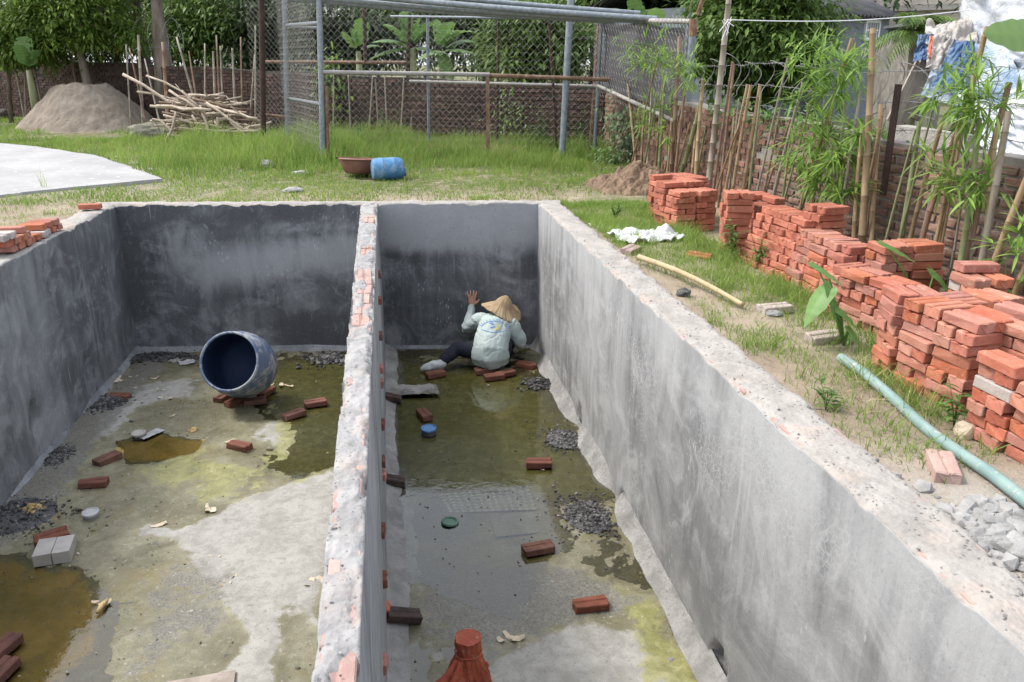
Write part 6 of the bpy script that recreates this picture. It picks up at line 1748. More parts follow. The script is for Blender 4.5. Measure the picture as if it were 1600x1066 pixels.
def d_far(x, y):
    d = sstep(.28, .6, vn(x * 1.1, y * 1.1, 91) * .6 + vn(x * 3.3, y * 3.3, 92) * .4 + .17 + .10 * sstep(10.5, 12, y))
    d = np.where(poly_dist(x, y, slabp) > -.03, 0, d)
    d = d * (1 - .95 * np.exp(-(((x + 4.9) / 1.9) ** 2 + ((y - 12.2) / 1.7) ** 2)))
    d = np.where(y > yw(x), 0, d)
    d = np.where(y < 9.06 - .12 * (x - XL) + .26, 0, d)
    d = d * np.where(x > 1.9, sstep(9.0, 10.5, y), 1)
    return d
x, y = scatter(150000, -13, 3.6, 8.7, 17.5, d_far)
cl_ = vn(x * 3.1, y * 3.1, 191) * .6 + vn(x * 7.3, y * 7.3, 192) * .4
hh = .8 * (.045 + .05 * vn(x * 2, y * 2, 93) + .30 * sstep(10.6, 13.2, y - .12 * x) * vn(x * 1.2, y * 1.2, 94) + .16 * sstep(12.2, 13.6, y - .1 * x) * (x > -3.5)) * rg.uniform(.5, 1.25, len(x)) * (.45 + 1.15 * cl_)
hh = hh * np.where(x < -5, .55, 1)
w = rg.uniform(.006, .014, len(x))
tint = np.clip(.28 + .5 * cl_ + .35 * fbm(x * .9, y * .9, 95, 3) * 2 + rg.uniform(-.25, .3, len(x)), 0, .89); tint[rg.uniform(0, 1, len(x)) < .05] = 1.0
blades(x, y, hh, w, tint, 'grass', M['grass'], 'tall green grass between the far pit wall and the wire enclosure')
x, y = scatter(26000, -16, -3.5, 17.3, 24, lambda x, y: np.where(y > yw(x), 0, sstep(.4, .6, vn(x * .9, y * .9, 96)) * .9))
blades(x, y, rg.uniform(.05, .16, len(x)), rg.uniform(.01, .016, len(x)), np.clip(rg.uniform(.2, .85, len(x)), 0, 1), 'grass', M['grass'], 'patchy grass around the sand heap and stick heap')
# right hand strip: tufts on bare earth
def tufts(n, fn, nb, spread, hlo, hhi, name, label, mat_=M['grass'], tlo=.3, thi=.85):
    X, Y, Hh, Tn = [], [], [], []
    k = 0
    while k < n:
        x, y, ok = fn()
        if not ok: continue
        k += 1; m_ = int(nb * rg.uniform(.5, 1.5)); s_ = spread * rg.uniform(.5, 1.5); s2 = rg.uniform(.55, 1.25)
        X.append(x + rg.normal(0, s_, m_)); Y.append(y + rg.normal(0, s_, m_)); Hh.append(rg.uniform(hlo, hhi, m_) * s2); Tn.append(np.clip(rg.uniform(tlo, thi) + rg.uniform(-.2, .2, m_), 0, .88))
    X, Y, Hh, Tn = map(np.concatenate, (X, Y, Hh, Tn))
    k = ~((X < 1.80) & (X > -3.12) & (Y < 9.3))
    X, Y, Hh, Tn = X[k], Y[k], Hh[k], Tn[k]
    return blades(X, Y, Hh, rg.uniform(.003, .0065, len(X)), Tn, name, mat_, label, lean=.9)
def f_right():
    y = rg.uniform(2.6, 8.8); x = rg.uniform(1.82, 2.75)
    d = .25 + .75 * float(sstep(.42, .62, vn(np.array([x * 1.7]), np.array([y * 1.7]), 97))[0])
    d *= float(1.0 - .6 * sstep(6.0, 4.0, y) * (x < 2.0)) * (.6 + .4 * float(sstep(5, 7.5, y)))
    return x, y, rg.uniform(0, 1) < d
tufts(1150, f_right, 26, .06, .03, .10, 'grass_tufts', 'sparse grass tufts on the bare earth right of the pit')
def f_foot():
    y = rg.uniform(3.0, 8.0); x = 2.66 + rg.normal(-.10, .07) - (.25 if y < 3.6 else 0); return x, y, rg.uniform(0, 1) < .7
tufts(110, f_foot, 20, .05, .06, .20, 'grass_tufts', 'longer grass growing along the foot of the brick stacks')
def f_left():
    x = rg.uniform(-6, -3.15); y = rg.uniform(6.5, 9.6); return x, y, (poly_dist(np.array([x]), np.array([y]), slabp)[0] < -.02) and rg.uniform(0, 1) < .75
tufts(260, f_left, 22, .07, .03, .09, 'grass_tufts', 'short grass between the concrete slab and the pit')
for k, (px, py, n, h) in enumerate(((70, 300, 24, .40), (240, 276, 20, .22))):
    p = at(px, py); tufts(1, lambda: (p.x, p.y, True), n, .05, h * .5, h, 'grass_clump', ('tall thin grass clump at the front edge of the concrete slab', 'grass clump at the tip of the concrete slab')[k])
p = g3(1400, 610); x = p.x + rg.normal(0, .16, 300); y = p.y + rg.normal(0, .22, 300)
blades(x, y, rg.uniform(.02, .10, 300), rg.uniform(.003, .005, 300), rg.uniform(0, 1, 300), 'dry_grass', M['straw'], 'dry straw matted between the green pipe and the near stacks', lean=2.5)
X, Y = [], []
for (px, py) in ((700, 243), (770, 240), (790, 243)):
    p = g3(px, py); X.append(p.x + rg.normal(0, .16, 260)); Y.append(p.y + rg.normal(0, .12, 260))
X, Y = np.concatenate(X), np.concatenate(Y)
blades(X, Y, rg.uniform(.06, .24, len(X)), rg.uniform(.005, .009, len(X)), rg.uniform(0, 1, len(X)), 'dry_grass', M['straw'], 'heaps of dry cut grass under the wire enclosure', lean=1.8)

# ------------------------------------------------------------------ leafy weeds, taro, creepers
random.seed(31)
def weed(px, py, h, n, label, spread=.5, base=None, lw=.018, ll=.07, mat_='weed'):
    p = g3(px, py) if base is None else base
    r = thing('weed', p, label, 'weed'); st = MB(); lf = MB(); st.colr = .2
    for _ in range(n):
        a = random.uniform(0, 6.28); hh_ = h * random.uniform(.5, 1.1); tip = p + Vector((math.cos(a) * spread * hh_ * random.random(), math.sin(a) * spread * hh_ * random.random(), hh_))
        st.tube([p, p.lerp(tip, .5) + Vector((0, 0, .02)), tip], [.003, .0025, .0015], 4)
        for k in range(9):
            c = p.lerp(tip, .25 + .75 * k / 8); d = Vector((random.gauss(0, 1), random.gauss(0, 1), random.uniform(0, .7)))
            leaf_quads(lf, c, d, ll * random.uniform(.6, 1.2), lw * random.uniform(.7, 1.2), .3)
    st.build('stems', M[mat_], r); lf.build('leaves', M[mat_], r)
    return r
weed(1143, 405, .36, 10, 'feathery green weed at the foot of the slim second stack')
weed(1185, 420, .26, 9, 'low green weed between the slim stack and the leaning stack')
weed(1262, 430, .3, 4, 'thin weed stalk growing against the leaning third stack', .25)
weed(960, 345, .16, 9, 'small weed by the torn plastic scrap', .9)
weed(1490, 672, .20, 4, 'small leafy weed under the nearest brick stack', .6)
weed(1290, 640, .12, 3, 'tiny weed behind the green pipe end', .8)
for k, (px, py, h, n) in enumerate(sorted(((520, 240, .5, 10), (560, 232, .55, 12), (845, 238, .7, 14), (905, 236, .6, 12), (820, 225, .6, 12), (610, 225, .6, 12), (700, 215, .55, 12), (740, 222, .6, 12)), key=lambda q: q[0])):
    weed(px, py, h, n, 'tall dark weed clump under the wire enclosure, %s from the left' % ORD[k], .5, ll=.12, lw=.022)['group'] = 'weeds under the enclosure'
def big_leaf(mb, base, d, L, W, droop, cup, kind, rs, roll=0.0):
    """a broad blade with a midrib; kind 'taro' heart shaped, 'banana' long with torn edges"""
    d = d.normalized(); sd_ = d.cross(Vector((0, 0, 1))); sd_ = sd_.normalized() if sd_.length > .05 else Vector((1, 0, 0)); up = sd_.cross(d)
    if roll: sd_ = (sd_ * math.cos(roll) + up * math.sin(roll)).normalized(); up = sd_.cross(d)
    nu = 12 if kind == 'taro' else 18; nv = 9; vs = []; fs = []
    for i in range(nu):
        t = i / (nu - 1)
        if kind == 'taro': wk = max(0.02, math.sin(min(1, (t + .12) / 1.12) * math.pi) ** .65 * (1.15 - .75 * t))
        else: wk = max(.03, (min(1, t / .12) ** .6) * (1 - max(0, (t - .55) / .45) ** 2.2) ** .8)
        c = base + d * (L * t) + Vector((0, 0, -droop * L * t * t))
        for j in range(nv):
            v = (j / (nv - 1) - .5) * 2
            e = 1 + (rs.uniform(-.08, .08) if abs(v) == 1 else 0)
            vs.append(c + sd_ * v * W * .5 * wk * e + up * (cup * abs(v) ** 1.3 * W * .5 * wk + .02 * W * math.sin(i * 1.9) * abs(v)) - d * (.18 * L * abs(v) * (t < .3) * (kind == 'taro')) )
    mb.s0 = len(mb.c)
    for i in range(nu - 1):
        for j in range(nv - 1):
            if kind == 'banana' and not roll and (j in (0, 1, nv - 2, nv - 3)) and rs.random() < .13: continue
            fs.append((i * nv + j, (i + 1) * nv + j, (i + 1) * nv + j + 1, i * nv + j + 1))
    mb.add(vs, fs)
    for i in range(nu):
        for j in range(nv): mb.c[mb.s0 + i * nv + j] = min(.89, max(0, mb.colr + (.16 if i % 2 else -.12) + (.15 if j == nv // 2 else 0)))
def taro(px, py, leaves, label, base=None):
    p = g3(px, py) if base is None else base
    r = thing('taro_plant', p, label, 'plant'); rs = random.Random(int(px))
    for (lx, ly, L, W, a, dr) in leaves:
        c = ony(lx, ly, (p.x - 1, p.y + .1), (p.x + 1, p.y - .0)) if False else atd(lx, ly, p.dot(_fh) + rs.uniform(-.06, .06))
        d = _cr * math.cos(a) * .8 + Vector((0, 0, -.55 + .5 * math.sin(a))) - _fh * .45
        b = c - d.normalized() * L * .45
        lf = MB(); lf.colr = rs.uniform(.2, .9); big_leaf(lf, b, d, L, W, dr, -.15, 'taro', rs)
        o = lf.build('leaf', M['taro_leaf'], r, smooth=True)
        s_ = MB(); s_.colr = .9; at_ = b + d.normalized() * L * .1
        s_.tube([p, p.lerp(at_, .5) + Vector((0, 0, .05)), at_], [.008, .006, .004], 5); s_.build('stalk', M['taro_leaf'], r, smooth=True)
PI = math.pi
taro(1318, 540, ((1292, 425, .19, .12, .15, .1), (1276, 472, .20, .15, PI * 1.15, .3), (1300, 460, .15, .08, -1.2, .5), (1322, 490, .15, .12, .1, .3), (1318, 530, .13, .10, PI, .3), (1337, 522, .12, .10, -.5, .4)), 'broad leaved taro plant in front of the low stack')
p = onx(1392, 440, 2.95); p.z = -.08
taro(1390, 440, ((1402, 390, .22, .12, .4, .1), (1475, 436, .20, .18, -.2, .4)), 'taro plant with big leaves rising behind the fourth stack', base=Vector((3.2, p.y, -.08)))
p = onx(1470, 460, 2.7); taro(1460, 460, ((1462, 462, .12, .05, .5, .1),), 'single small taro leaf among the near stacks', base=Vector((p.x, p.y, p.z - .15)))
# creeper on the boundary wall near the net
def creeper(name, pts, n, label, lw, ll, mat_, thick=.18, seed=0):
    rs = random.Random(seed); mb = MB(); st = MB(); st.colr = .1; r = thing(name, pts[0], label, 'creeper')
    for _ in range(n):
        i = rs.randrange(len(pts) - 1); c = pts[i].lerp(pts[i + 1], rs.random()) + Vector((rs.gauss(0, thick), rs.gauss(0, thick), rs.gauss(0, thick)))
        random.seed(rs.random()); leaf_quads(mb, c, Vector((rs.gauss(-.4, .6), rs.gauss(-.4, .6), rs.uniform(-.8, .3))), ll * rs.uniform(.6, 1.2), lw * rs.uniform(.7, 1.2), .3)
    st.tube(pts, .008, 5); st.build('stem', M['bark'], r); mb.build('leaves', M[mat_], r)
creeper('creeper', [onx(975, 255, 3.6), onx(985, 200, 3.62), onx(965, 175, 3.65)], 700, 'grey green creeper hanging over the wall below the shade net', .04, .08, 'ivy', .17, 3)
creeper('creeper', [onx(940, 270, 3.3), onx(965, 250, 3.5)], 350, 'dark creeper at the corner of the wire enclosure', .04, .09, 'weed', .16, 4)
pbw = lambda t, z: Vector((A0.x + (A1.x - A0.x) * t, A0.y + (A1.y - A0.y) * t - .15, z))
creeper('creeper', [pbw(.24, .3), pbw(.245, 1.0), pbw(.25, 1.5)], 300, 'light green creeper climbing the back wall left of the enclosure', .06, .13, 'leaf_light', .16, 5)
creeper('creeper', [pbw(.07, .2), pbw(.08, .8)], 260, 'creeper with small leaves on the back wall behind the single pole', .04, .08, 'leaf_mid', .18, 6)
creeper('creeper', [Vector((3.72, 9.3, .92)), Vector((3.75, 7.6, .9)), Vector((3.78, 6.0, .86))], 380, 'low green growth along the top of the right boundary wall', .035, .07, 'weed', .08, 7)

# ------------------------------------------------------------------ trees
def np_leaves(mb_name, centers, dirs, L, W, tint, mat_, parent, fold=.3):
    """many folded leaves at once"""
    n = len(centers); d = dirs / (np.linalg.norm(dirs, axis=1, keepdims=True) + 1e-9)
    up = np.tile(np.array([0, 0, 1.0]), (n, 1)); s_ = np.cross(d, up); s_ /= (np.linalg.norm(s_, axis=1, keepdims=True) + 1e-6); u = np.cross(s_, d)
    L = L[:, None]; W = W[:, None]
    a = centers; b = centers + d * L * .45 - s_ * W * .5 + u * W * fold * .5; c = centers + d * L * .5; e = centers + d * L * .45 + s_ * W * .5 + u * W * fold * .5; f = centers + d * L - np.array([0, 0, .12]) * L
    V = np.stack([a, b, c, e, f], 1).reshape(-1, 3); base = np.arange(n) * 5
    F = np.concatenate([np.stack([base, base + 2, base + 4, base + 1], 1), np.stack([base, base + 3, base + 4, base + 2], 1)])
    return np_mesh(mb_name, V, F, mat_, parent=parent, attrs={'tint': np.repeat(np.clip(tint, 0, .89), 5)}, smooth=False)
def tree(name, base, trunk_pts, crowns, nleaf, L, W, mat_, label, bark='bark', seed=0, r0=.14, droop=.2, clump=.22, cat='tree', limbs=6):
    rs = np.random.default_rng(seed); r = thing(name, base, label, cat)
    mb = MB(); pts = [Vector(p) for p in trunk_pts]; k = len(pts)
    mb.tube(pts, [r0 * (1.15 - .75 * i / max(1, k - 1)) for i in range(k)], 9)
    C, D, Tn = [], [], []
    tot = sum(c[3] * c[4] * c[5] for c in crowns)
    for (cx_, cy_, cz_, rx, ry, rz) in crowns:
        m_ = int(nleaf * rx * ry * rz / tot); nc = max(8, m_ // 70)
        # clump centres, denser towards the outside
        q = rs.normal(0, 1, (nc, 3)); q /= np.linalg.norm(q, axis=1, keepdims=True); q *= (rs.uniform(.15, 1.0, (nc, 1)) ** .5)
        q *= 1 + .3 * np.sin(q[:, :1] * 7 + q[:, 1:2] * 5 + seed)
        cc = np.array([cx_, cy_, cz_]) + q * np.array([rx, ry, rz])
        for h in range(min(limbs, nc)):
            e = Vector(cc[h]); s0 = pts[-1].lerp(pts[max(0, k - 2)], rs.uniform(0, .8)); mid = s0.lerp(e, .5) + Vector(rs.normal(0, .08, 3) * rx)
            mb.tube([s0, mid, e], [r0 * .35, r0 * .22, r0 * .06], 6)
        which = rs.integers(0, nc, m_); cs = clump * (rx * ry * rz) ** (1 / 3)
        off = rs.normal(0, 1, (m_, 3)) * cs * np.array([1, 1, .6])
        p = cc[which] + off; out = off / cs + rs.normal(0, .7, (m_, 3)); out[:, 2] -= droop * 2
        C.append(p); D.append(out); Tn.append(.35 + .35 * (rs.uniform(0, 1, nc)[which] - .5) * 2 * .6 + rs.uniform(-.25, .35, m_))
    mb.build('trunk', M[bark], r, smooth=True)
    C, D, Tn = np.concatenate(C), np.concatenate(D), np.concatenate(Tn); n = len(C)
    np_leaves('crown', C, D, L * rs.uniform(.6, 1.3, n), W * rs.uniform(.6, 1.3, n), Tn, M[mat_], r)
    return r
def up_(px, py, d): return atd(px, py, d)
def tr(px_base, d, pxs, crowns, *a, **k):
    """trunk along sight lines at depth d; crowns (px, py, rx px, ry px, depth radius m)"""
    b = up_(px_base[0], px_base[1], d); b.z = -.15
    pts = [b] + [up_(x_, y_, d) for (x_, y_) in pxs]
    cr_ = []
    for (x_, y_, rx, ry, dr, *dz) in crowns:
        c = up_(x_, y_, d + (dz[0] if dz else 0)); s_ = (c - _C).dot(_fw) / FPX; cr_.append((c.x, c.y, c.z, rx * s_, dr, ry * s_))
    return tree(k.pop('name', 'tree'), b, pts, cr_, *a, **k)
tr((138, 190), 20.6, ((138, 135), (126, 85), (112, 40), (100, -20)), ((95, -10, 95, 45, 1.2), (150, 45, 70, 40, 1.0), (60, 45, 80, 40, 1.0), (200, 60, 44, 24, .7), (128, 62, 40, 14, .6, .9), (30, 70, 45, 30, .7)), 17000, .16, .055, 'leaf_fresh', 'leaning tree with a feathery crown growing behind the flat topped sand heap', seed=3, r0=.115, clump=.2, bark='bark_light')
b_ = 22.5
tr((15, 180), 21.0, ((12, 120), (8, 60)), ((10, 62, 46, 30, .8), (52, 72, 40, 26, .8)), 6000, .22, .06, 'leaf_light', 'light green bamboo like tree at the left edge in front of the back wall', seed=5, r0=.05, clump=.3)
tr((258, 168), 20.4, ((255, 100), (247, 30), (240, -40)), ((240, -70, 60, 40, 1.2),), 3000, .2, .06, 'leaf_dark', 'tall thick pale trunk rising behind the stick heap', seed=7, r0=.23, limbs=3)
tr((232, 170), 21.5, ((228, 100), (215, 30), (210, -40)), ((205, -70, 60, 40, 1.2),), 3000, .2, .06, 'leaf_dark', 'dark trunk just left of the tall pale trunk', seed=8, r0=.16, bark='bark_dark', limbs=3)
far = [((60, 150), 29, (20, 10, 110, 70), 9000, 'dark tree beyond the back wall at the far left'), ((180, 150), 31, (180, 20, 90, 80), 9000, 'dark tree beyond the back wall behind the tall trunks'), ((330, 150), 29, (330, 25, 95, 75), 13000, 'dense dark tree beyond the back wall above the stick heap'),
       ((290, 150), 33, (270, 0, 110, 90), 9000, 'dark tree farther back beyond the back wall, left of the enclosure'), ((430, 140), 28, (425, 40, 70, 70), 9000, 'dark tree beyond the back wall behind the leftmost enclosure post'), ((540, 130), 25, (530, 45, 70, 60), 8000, 'mid green tree seen through the left bay of the chain link'),
       ((840, 120), 22, (835, 60, 75, 55), 12000, 'small leaved bush seen through the chain link left of the single pole'), ((760, 120), 27, (745, 20, 90, 60), 9000, 'dark tree behind the banana plants'), ((930, 100), 26, (930, 20, 80, 55), 9000, 'dark green tree behind the shade net'),
       ((1010, 100), 25, (1020, 5, 70, 50), 8000, 'tree above the shade net beside the tall pole'), ((640, 120), 30, (640, 10, 100, 60), 9000, 'dark tree far behind the banana plants')]
for k, (b, d, c, n, lb) in enumerate(far):
    tr(b, d, ((b[0] + 4, b[1] - 50), (b[0] + 8, max(c[1], 0))), ((c[0], c[1], c[2], c[3], 1.6), (c[0] - c[2] * .5, c[1] + c[3] * .4, c[2] * .6, c[3] * .6, 1.3), (c[0] + c[2] * .55, c[1] + c[3] * .3, c[2] * .6, c[3] * .6, 1.3)), int(n * .95), .26, .085, ('leaf_dark', 'leaf_dark', 'leaf_mid')[k % 3] if k < 5 else ('leaf_mid', 'leaf_dark')[k % 2], lb, bark='bark_dark', seed=40 + k, r0=.2)
tr((1180, 180), 14.6, ((1180, 120), (1185, 60)), ((1185, 35, 100, 75, 1.3), (1130, 75, 60, 50, .9), (1225, 75, 48, 46, .9), (1190, 120, 75, 35, .8), (1175, -30, 85, 40, 1.1)), 26000, .15, .06, 'leaf_mid', 'big glossy leaved tree behind the boundary wall in front of the grey house', seed=61, r0=.12, droop=.35, clump=.2)
# a mass of undergrowth closing the view behind everything
n = 26000; t = rg.uniform(-.15, 1.25, n); zz = rg.uniform(0, 1, n) ** .8 * 9.5
Cx = A0.x + (A1.x - A0.x) * t + 9 + 6 * rg.uniform(0, 1, n); Cy = A0.y + (A1.y - A0.y) * t + 15 + 7 * rg.uniform(0, 1, n)
k = vn(Cx * .35 + zz * .2, zz * .5, 33) * .6 + vn(Cx * 1.1, zz * 1.1, 34) * .4 > .36
C = np.stack([Cx, Cy, zz], 1)[k]
wood = np_leaves('far_wood', C, rg.normal(0, 1, C.shape), rg.uniform(.3, .6, len(C)), rg.uniform(.12, .26, len(C)), rg.uniform(0, .8, len(C)), M['leaf_dark'], None)
tag(wood, 'dark mass of far trees closing the view behind the yard', 'wood', kind='stuff')

# banana plants behind the enclosure
def banana(px, py, d, leaves, label, seed=0, hgt=None):
    rs = random.Random(seed); b = atd(px, py, d); top = Vector(b); b.z = -.1
    r = thing('banana_plant', b, label, 'banana plant'); st = MB(); st.colr = .5
    st.tube([b, b.lerp(top, .5), top], [.11, .09, .06], 10); st.build('stem', M['bamboo_green'], r, smooth=True)
    for (tx, ty, W) in leaves:
        e = atd(tx, ty, d + rs.uniform(-.5, .5)); v = e - top; L = v.length; dr = rs.uniform(.25, .5)
        dd_ = (v + Vector((0, 0, dr * L))) / L
        lf = MB(); lf.colr = rs.uniform(.1, .75); big_leaf(lf, top + dd_ * L * .08, dd_, L * .95, W, dr, -.3 if rs.random() < .7 else .3, 'banana', rs)
        lf.build('leaf', M['banana_leaf'], r, smooth=True)
banana(645, 75, 18.5, ((585, 20, .42), (575, 65, .45), (610, 0, .35), (655, 8, .32), (700, 20, .45), (690, 90, .4), (580, 95, .4), (630, -20, .4)), 'banana plant with drooping leaves on the left behind the chain link', 1)
banana(690, 80, 19.5, ((755, 62, .45), (740, 85, .42), (710, 20, .4), (725, 35, .4), (700, 115, .4), (655, 95, .4), (680, 5, .3), (748, 40, .4)), 'banana plant with grey green arching leaves right of the first one', 2)
banana(560, 80, 20, ((565, 5, .4), (530, 40, .4), (545, 20, .3), (600, 70, .35)), 'young banana plant with upright leaves behind the corner post', 3)
banana(1010, 60, 17.5, ((985, -30, .5), (1000, 0, .55), (1030, -10, .5), (1055, 20, .4), (960, 10, .45), (940, -10, .5)), 'dark banana plant rising above the shade net', 4)
banana(45, 110, 19.5, ((35, 28, .42), (20, 45, .3), (60, 60, .3)), 'young banana plant with one bright upright leaf at the far left', 5)
# one pale banana leaf reaching in at the right edge
b = onx(1660, 120, 3.3); b = Vector((b.x + .3, b.y - .3, -.1))
r = thing('banana_plant', b, 'pale banana leaf reaching in from the right edge in front of the white tarpaulin', 'banana plant')
top = atd(1690, 60, 5.2); st = MB(); st.colr = .5; st.tube([b, b.lerp(top, .5), top], [.09, .07, .04], 10); st.build('stem', M['bamboo_green'], r, smooth=True)
for (tx, ty, W, dr) in ((1543, 54, .22, .05), (1760, 20, .3, .2), (1720, 150, .3, .3)):
    e = atd(tx, ty, 5.0); v = e - top; L = v.length; d_ = (v + Vector((0, 0, dr * L))) / L
    lf = MB(); lf.colr = .85; big_leaf(lf, top + d_ * L * .05, d_, L, W, dr, -.1, 'banana', random.Random(int(tx)), 1.0 if tx < 1600 else 0.0); lf.build('leaf', M['banana_leaf'], r, smooth=True)
ORD15 = ORD[:15] + ['sixteenth', 'seventeenth', 'eighteenth', 'nineteenth', 'twentieth', 'twenty first', 'twenty second']
# thin bamboo stakes against the back wall at the left
random.seed(51)
for k, (x0, y0, x1, y1, w) in enumerate(((18, 172, 12, 60, 4), (36, 170, 20, 80, 4), (40, 172, 38, 85, 3), (62, 165, 45, 90, 3), (52, 172, 48, 95, 3), (66, 166, 52, 100, 4), (120, 135, 108, 78, 4), (222, 165, 216, 55, 5), (200, 120, 197, 70, 3), (212, 120, 202, 75, 3), (235, 130, 226, 92, 3), (303, 155, 276, 58, 4), (306, 150, 295, 80, 3), (320, 158, 320, 68, 3), (336, 160, 333, 80, 4), (343, 162, 338, 55, 3), (348, 165, 344, 72, 3), (367, 168, 363, 76, 4), (378, 150, 376, 58, 3), (391, 178, 398, 85, 3), (399, 178, 399, 40, 3), (260, 155, 254, 66, 6))):
    d = 20.2 - .012 * x0 * .5 + (1.5 if x0 < 130 else -1.2 if x0 > 280 else 0)
    a, b = atd(x0, y0, d), atd(x1, y1, d + .15); kk = (-.12 - a.z) / (b.z - a.z); a = a + (b - a) * kk
    mb = MB(); mb.colr = 0; rr = w * d / FPX / 2
    culm_tube(mb, lambda t: a.lerp(b, t), (b - a).length, rr, rr * .7, .35, 6)
    tag(mb.build('bamboo_stake', M['bamboo_grey' if k % 3 else 'bamboo_red'], origin=a, smooth=True), 'thin bamboo stake, %s along the back wall, ' % ORD15[k] + ('left of the sand heap' if x0 < 130 else 'behind the stick heap' if x0 > 280 else 'between sand heap and stick heap'), 'bamboo stake', 'thin stakes ' + ('left of the sand heap' if x0 < 130 else 'behind the stick heap' if x0 > 280 else 'between the heaps'))
for k, (x0, w) in enumerate(((548, 3), (592, 3), (605, 3), (625, 3), (640, 3), (652, 3), (520, 3), (575, 3))):
    d = 16.6; a, b = atd(x0, 210, d), atd(x0 + random.uniform(-8, 8), random.uniform(95, 130), d + .1); a.z = -.1
    mb = MB(); mb.colr = 0; culm_tube(mb, lambda t: a.lerp(b, t), (b - a).length, .018, .013, .3, 6)
    tag(mb.build('bamboo_stake', M['bamboo_grey'], origin=a, smooth=True), 'thin grey stake behind the left bay of chain link, %s from the left' % ORD[[520, 548, 575, 592, 605, 625, 640, 652].index(x0)], 'bamboo stake', 'thin stakes behind the chain link')

# ------------------------------------------------------------------ houses, palm, shack of tarpaulins
def house(name, label, c, sx, sy, h, wall_m, rz, storeys=()):
    r = thing(name, (c[0], c[1], -.2), label, 'house'); mb = MB(); mb.box((c[0], c[1], h / 2 - .2), (sx, sy, h), rz); mb.build('walls', wall_m, r); return r
# grey house: its long side faces the yard
a, b = atd(1270, 62, 22.5), atd(1385, 70, 25.0)
d = Vector((b.x - a.x, b.y - a.y, 0)); L = d.length; d.normalize(); nrm_ = Vector((-d.y, d.x, 0))
ztop = atd(1380, 24, 25.0).z
r = thing('grey_house', ((a.x + b.x) / 2, (a.y + b.y) / 2, -.2), 'grey rendered house with a corrugated roof and one barred window', 'house')
ex = a - d * 3.5; mb = MB(); W_ = 4.5
vs = [ex, b, b + nrm_ * W_, ex + nrm_ * W_]
mb.add([(v.x, v.y, -.2) for v in vs] + [(v.x, v.y, ztop) for v in vs], [(0, 1, 5, 4), (1, 2, 6, 5), (2, 3, 7, 6), (3, 0, 4, 7), (4, 5, 6, 7)])
gtop = (b + nrm_ * W_ / 2); mb.add([(b.x, b.y, ztop), ((b + nrm_ * W_).x, (b + nrm_ * W_).y, ztop), (gtop.x, gtop.y, ztop + 1.1)], [(0, 1, 2)])
mb.build('walls', M['house_grey'], r)
mb = MB(); nn = 90
def rf(u, v):
    q = ex - d * .2 + d * ((b - ex).length + .45) * u; q = q + nrm_ * (-.35 + (W_ / 2 + .35) * v)
    return (q.x, q.y, ztop - .08 + 1.2 * v + .035 * math.sin(u * 2 * math.pi * 38))
mb.grid(rf, nn * 4, 3)
def rf2(u, v):
    q = ex - d * .2 + d * ((b - ex).length + .45) * u; q = q + nrm_ * (W_ / 2 + (W_ / 2 + .35) * v)
    return (q.x, q.y, ztop + 1.12 - 1.2 * v + .035 * math.sin(u * 2 * math.pi * 38))
mb.grid(rf2, nn * 4, 3)
ro = mb.build('roof', M['roof'], r, smooth=True); md = ro.modifiers.new('thickness', 'SOLIDIFY'); md.thickness = .02
w0 = ony(1352, 33, (a.x, a.y), (b.x, b.y)); w1 = ony(1369, 62, (a.x, a.y), (b.x, b.y)); wc = (w0 + w1) / 2; ww = (Vector((w1.x - w0.x, w1.y - w0.y, 0))).length; wh = abs(w0.z - w1.z); ang = math.atan2(d.y, d.x)
fr = MB()
for (ox, oz, sx_, sz_) in ((-ww / 2, 0, .07, wh + .07), (ww / 2, 0, .07, wh + .07), (0, wh / 2, ww, .07), (0, -wh / 2, ww, .07)): fr.box(wc - nrm_ * .03 + d * ox + Vector((0, 0, oz)), (sx_, .07, sz_), ang)
fo = fr.build('window', M['frame'], r)
gl = MB(); gl.box(wc - nrm_ * .01, (ww - .05, .03, wh - .05), ang); gl.build('pane', M['glass'], fo)
br = MB()
for k in range(1, 6): br.box(wc - nrm_ * .05 + d * (ww * (k / 6 - .5)), (.02, .02, wh), ang)
br.box(wc - nrm_ * .05, (ww, .018, .03), ang); br.build('bars', M['frame'], fo)
mb = MB(); q = b - d * 2.2; mb.box((q.x - nrm_.x * .5, q.y - nrm_.y * .5, .4), (4.0, .14, 1.3), ang); mb.build('yard_wall', M['house_grey'], r)
# cream building behind
a, b = atd(1240, 40, 38), atd(1520, 40, 34); d = Vector((b.x - a.x, b.y - a.y, 0)); L = d.length; d.normalize(); nrm_ = Vector((-d.y, d.x, 0)); ang = math.atan2(d.y, d.x); c = (a + b) / 2
r = thing('cream_building', (c.x, c.y, -.2), 'tall cream coloured building behind the grey house', 'house')
mb = MB(); cc = c + nrm_ * 4; mb.box((cc.x, cc.y, 5.0), (L + 5, 8, 10.4), ang); mb.build('walls', M['house_cream'], r)
mb = MB(); z = atd(1450, 12, 35).z; mb.box(c - nrm_ * .1 + d * 2.2 + Vector((0, 0, z - c.z)), (4.8, .3, .22), ang); mb.box(c - nrm_ * .1 - d * 2.6 + Vector((0, 0, z - c.z + .4)), (2.6, .3, .16), ang); mb.build('ledge', M['tarp_beige'], r)
wq = MB(); q = ony(1415, 40, (a.x, a.y), (b.x, b.y)); wq.box(q - nrm_ * .03, (.7, .08, .9), ang); wq.build('window', M['glass'], r)
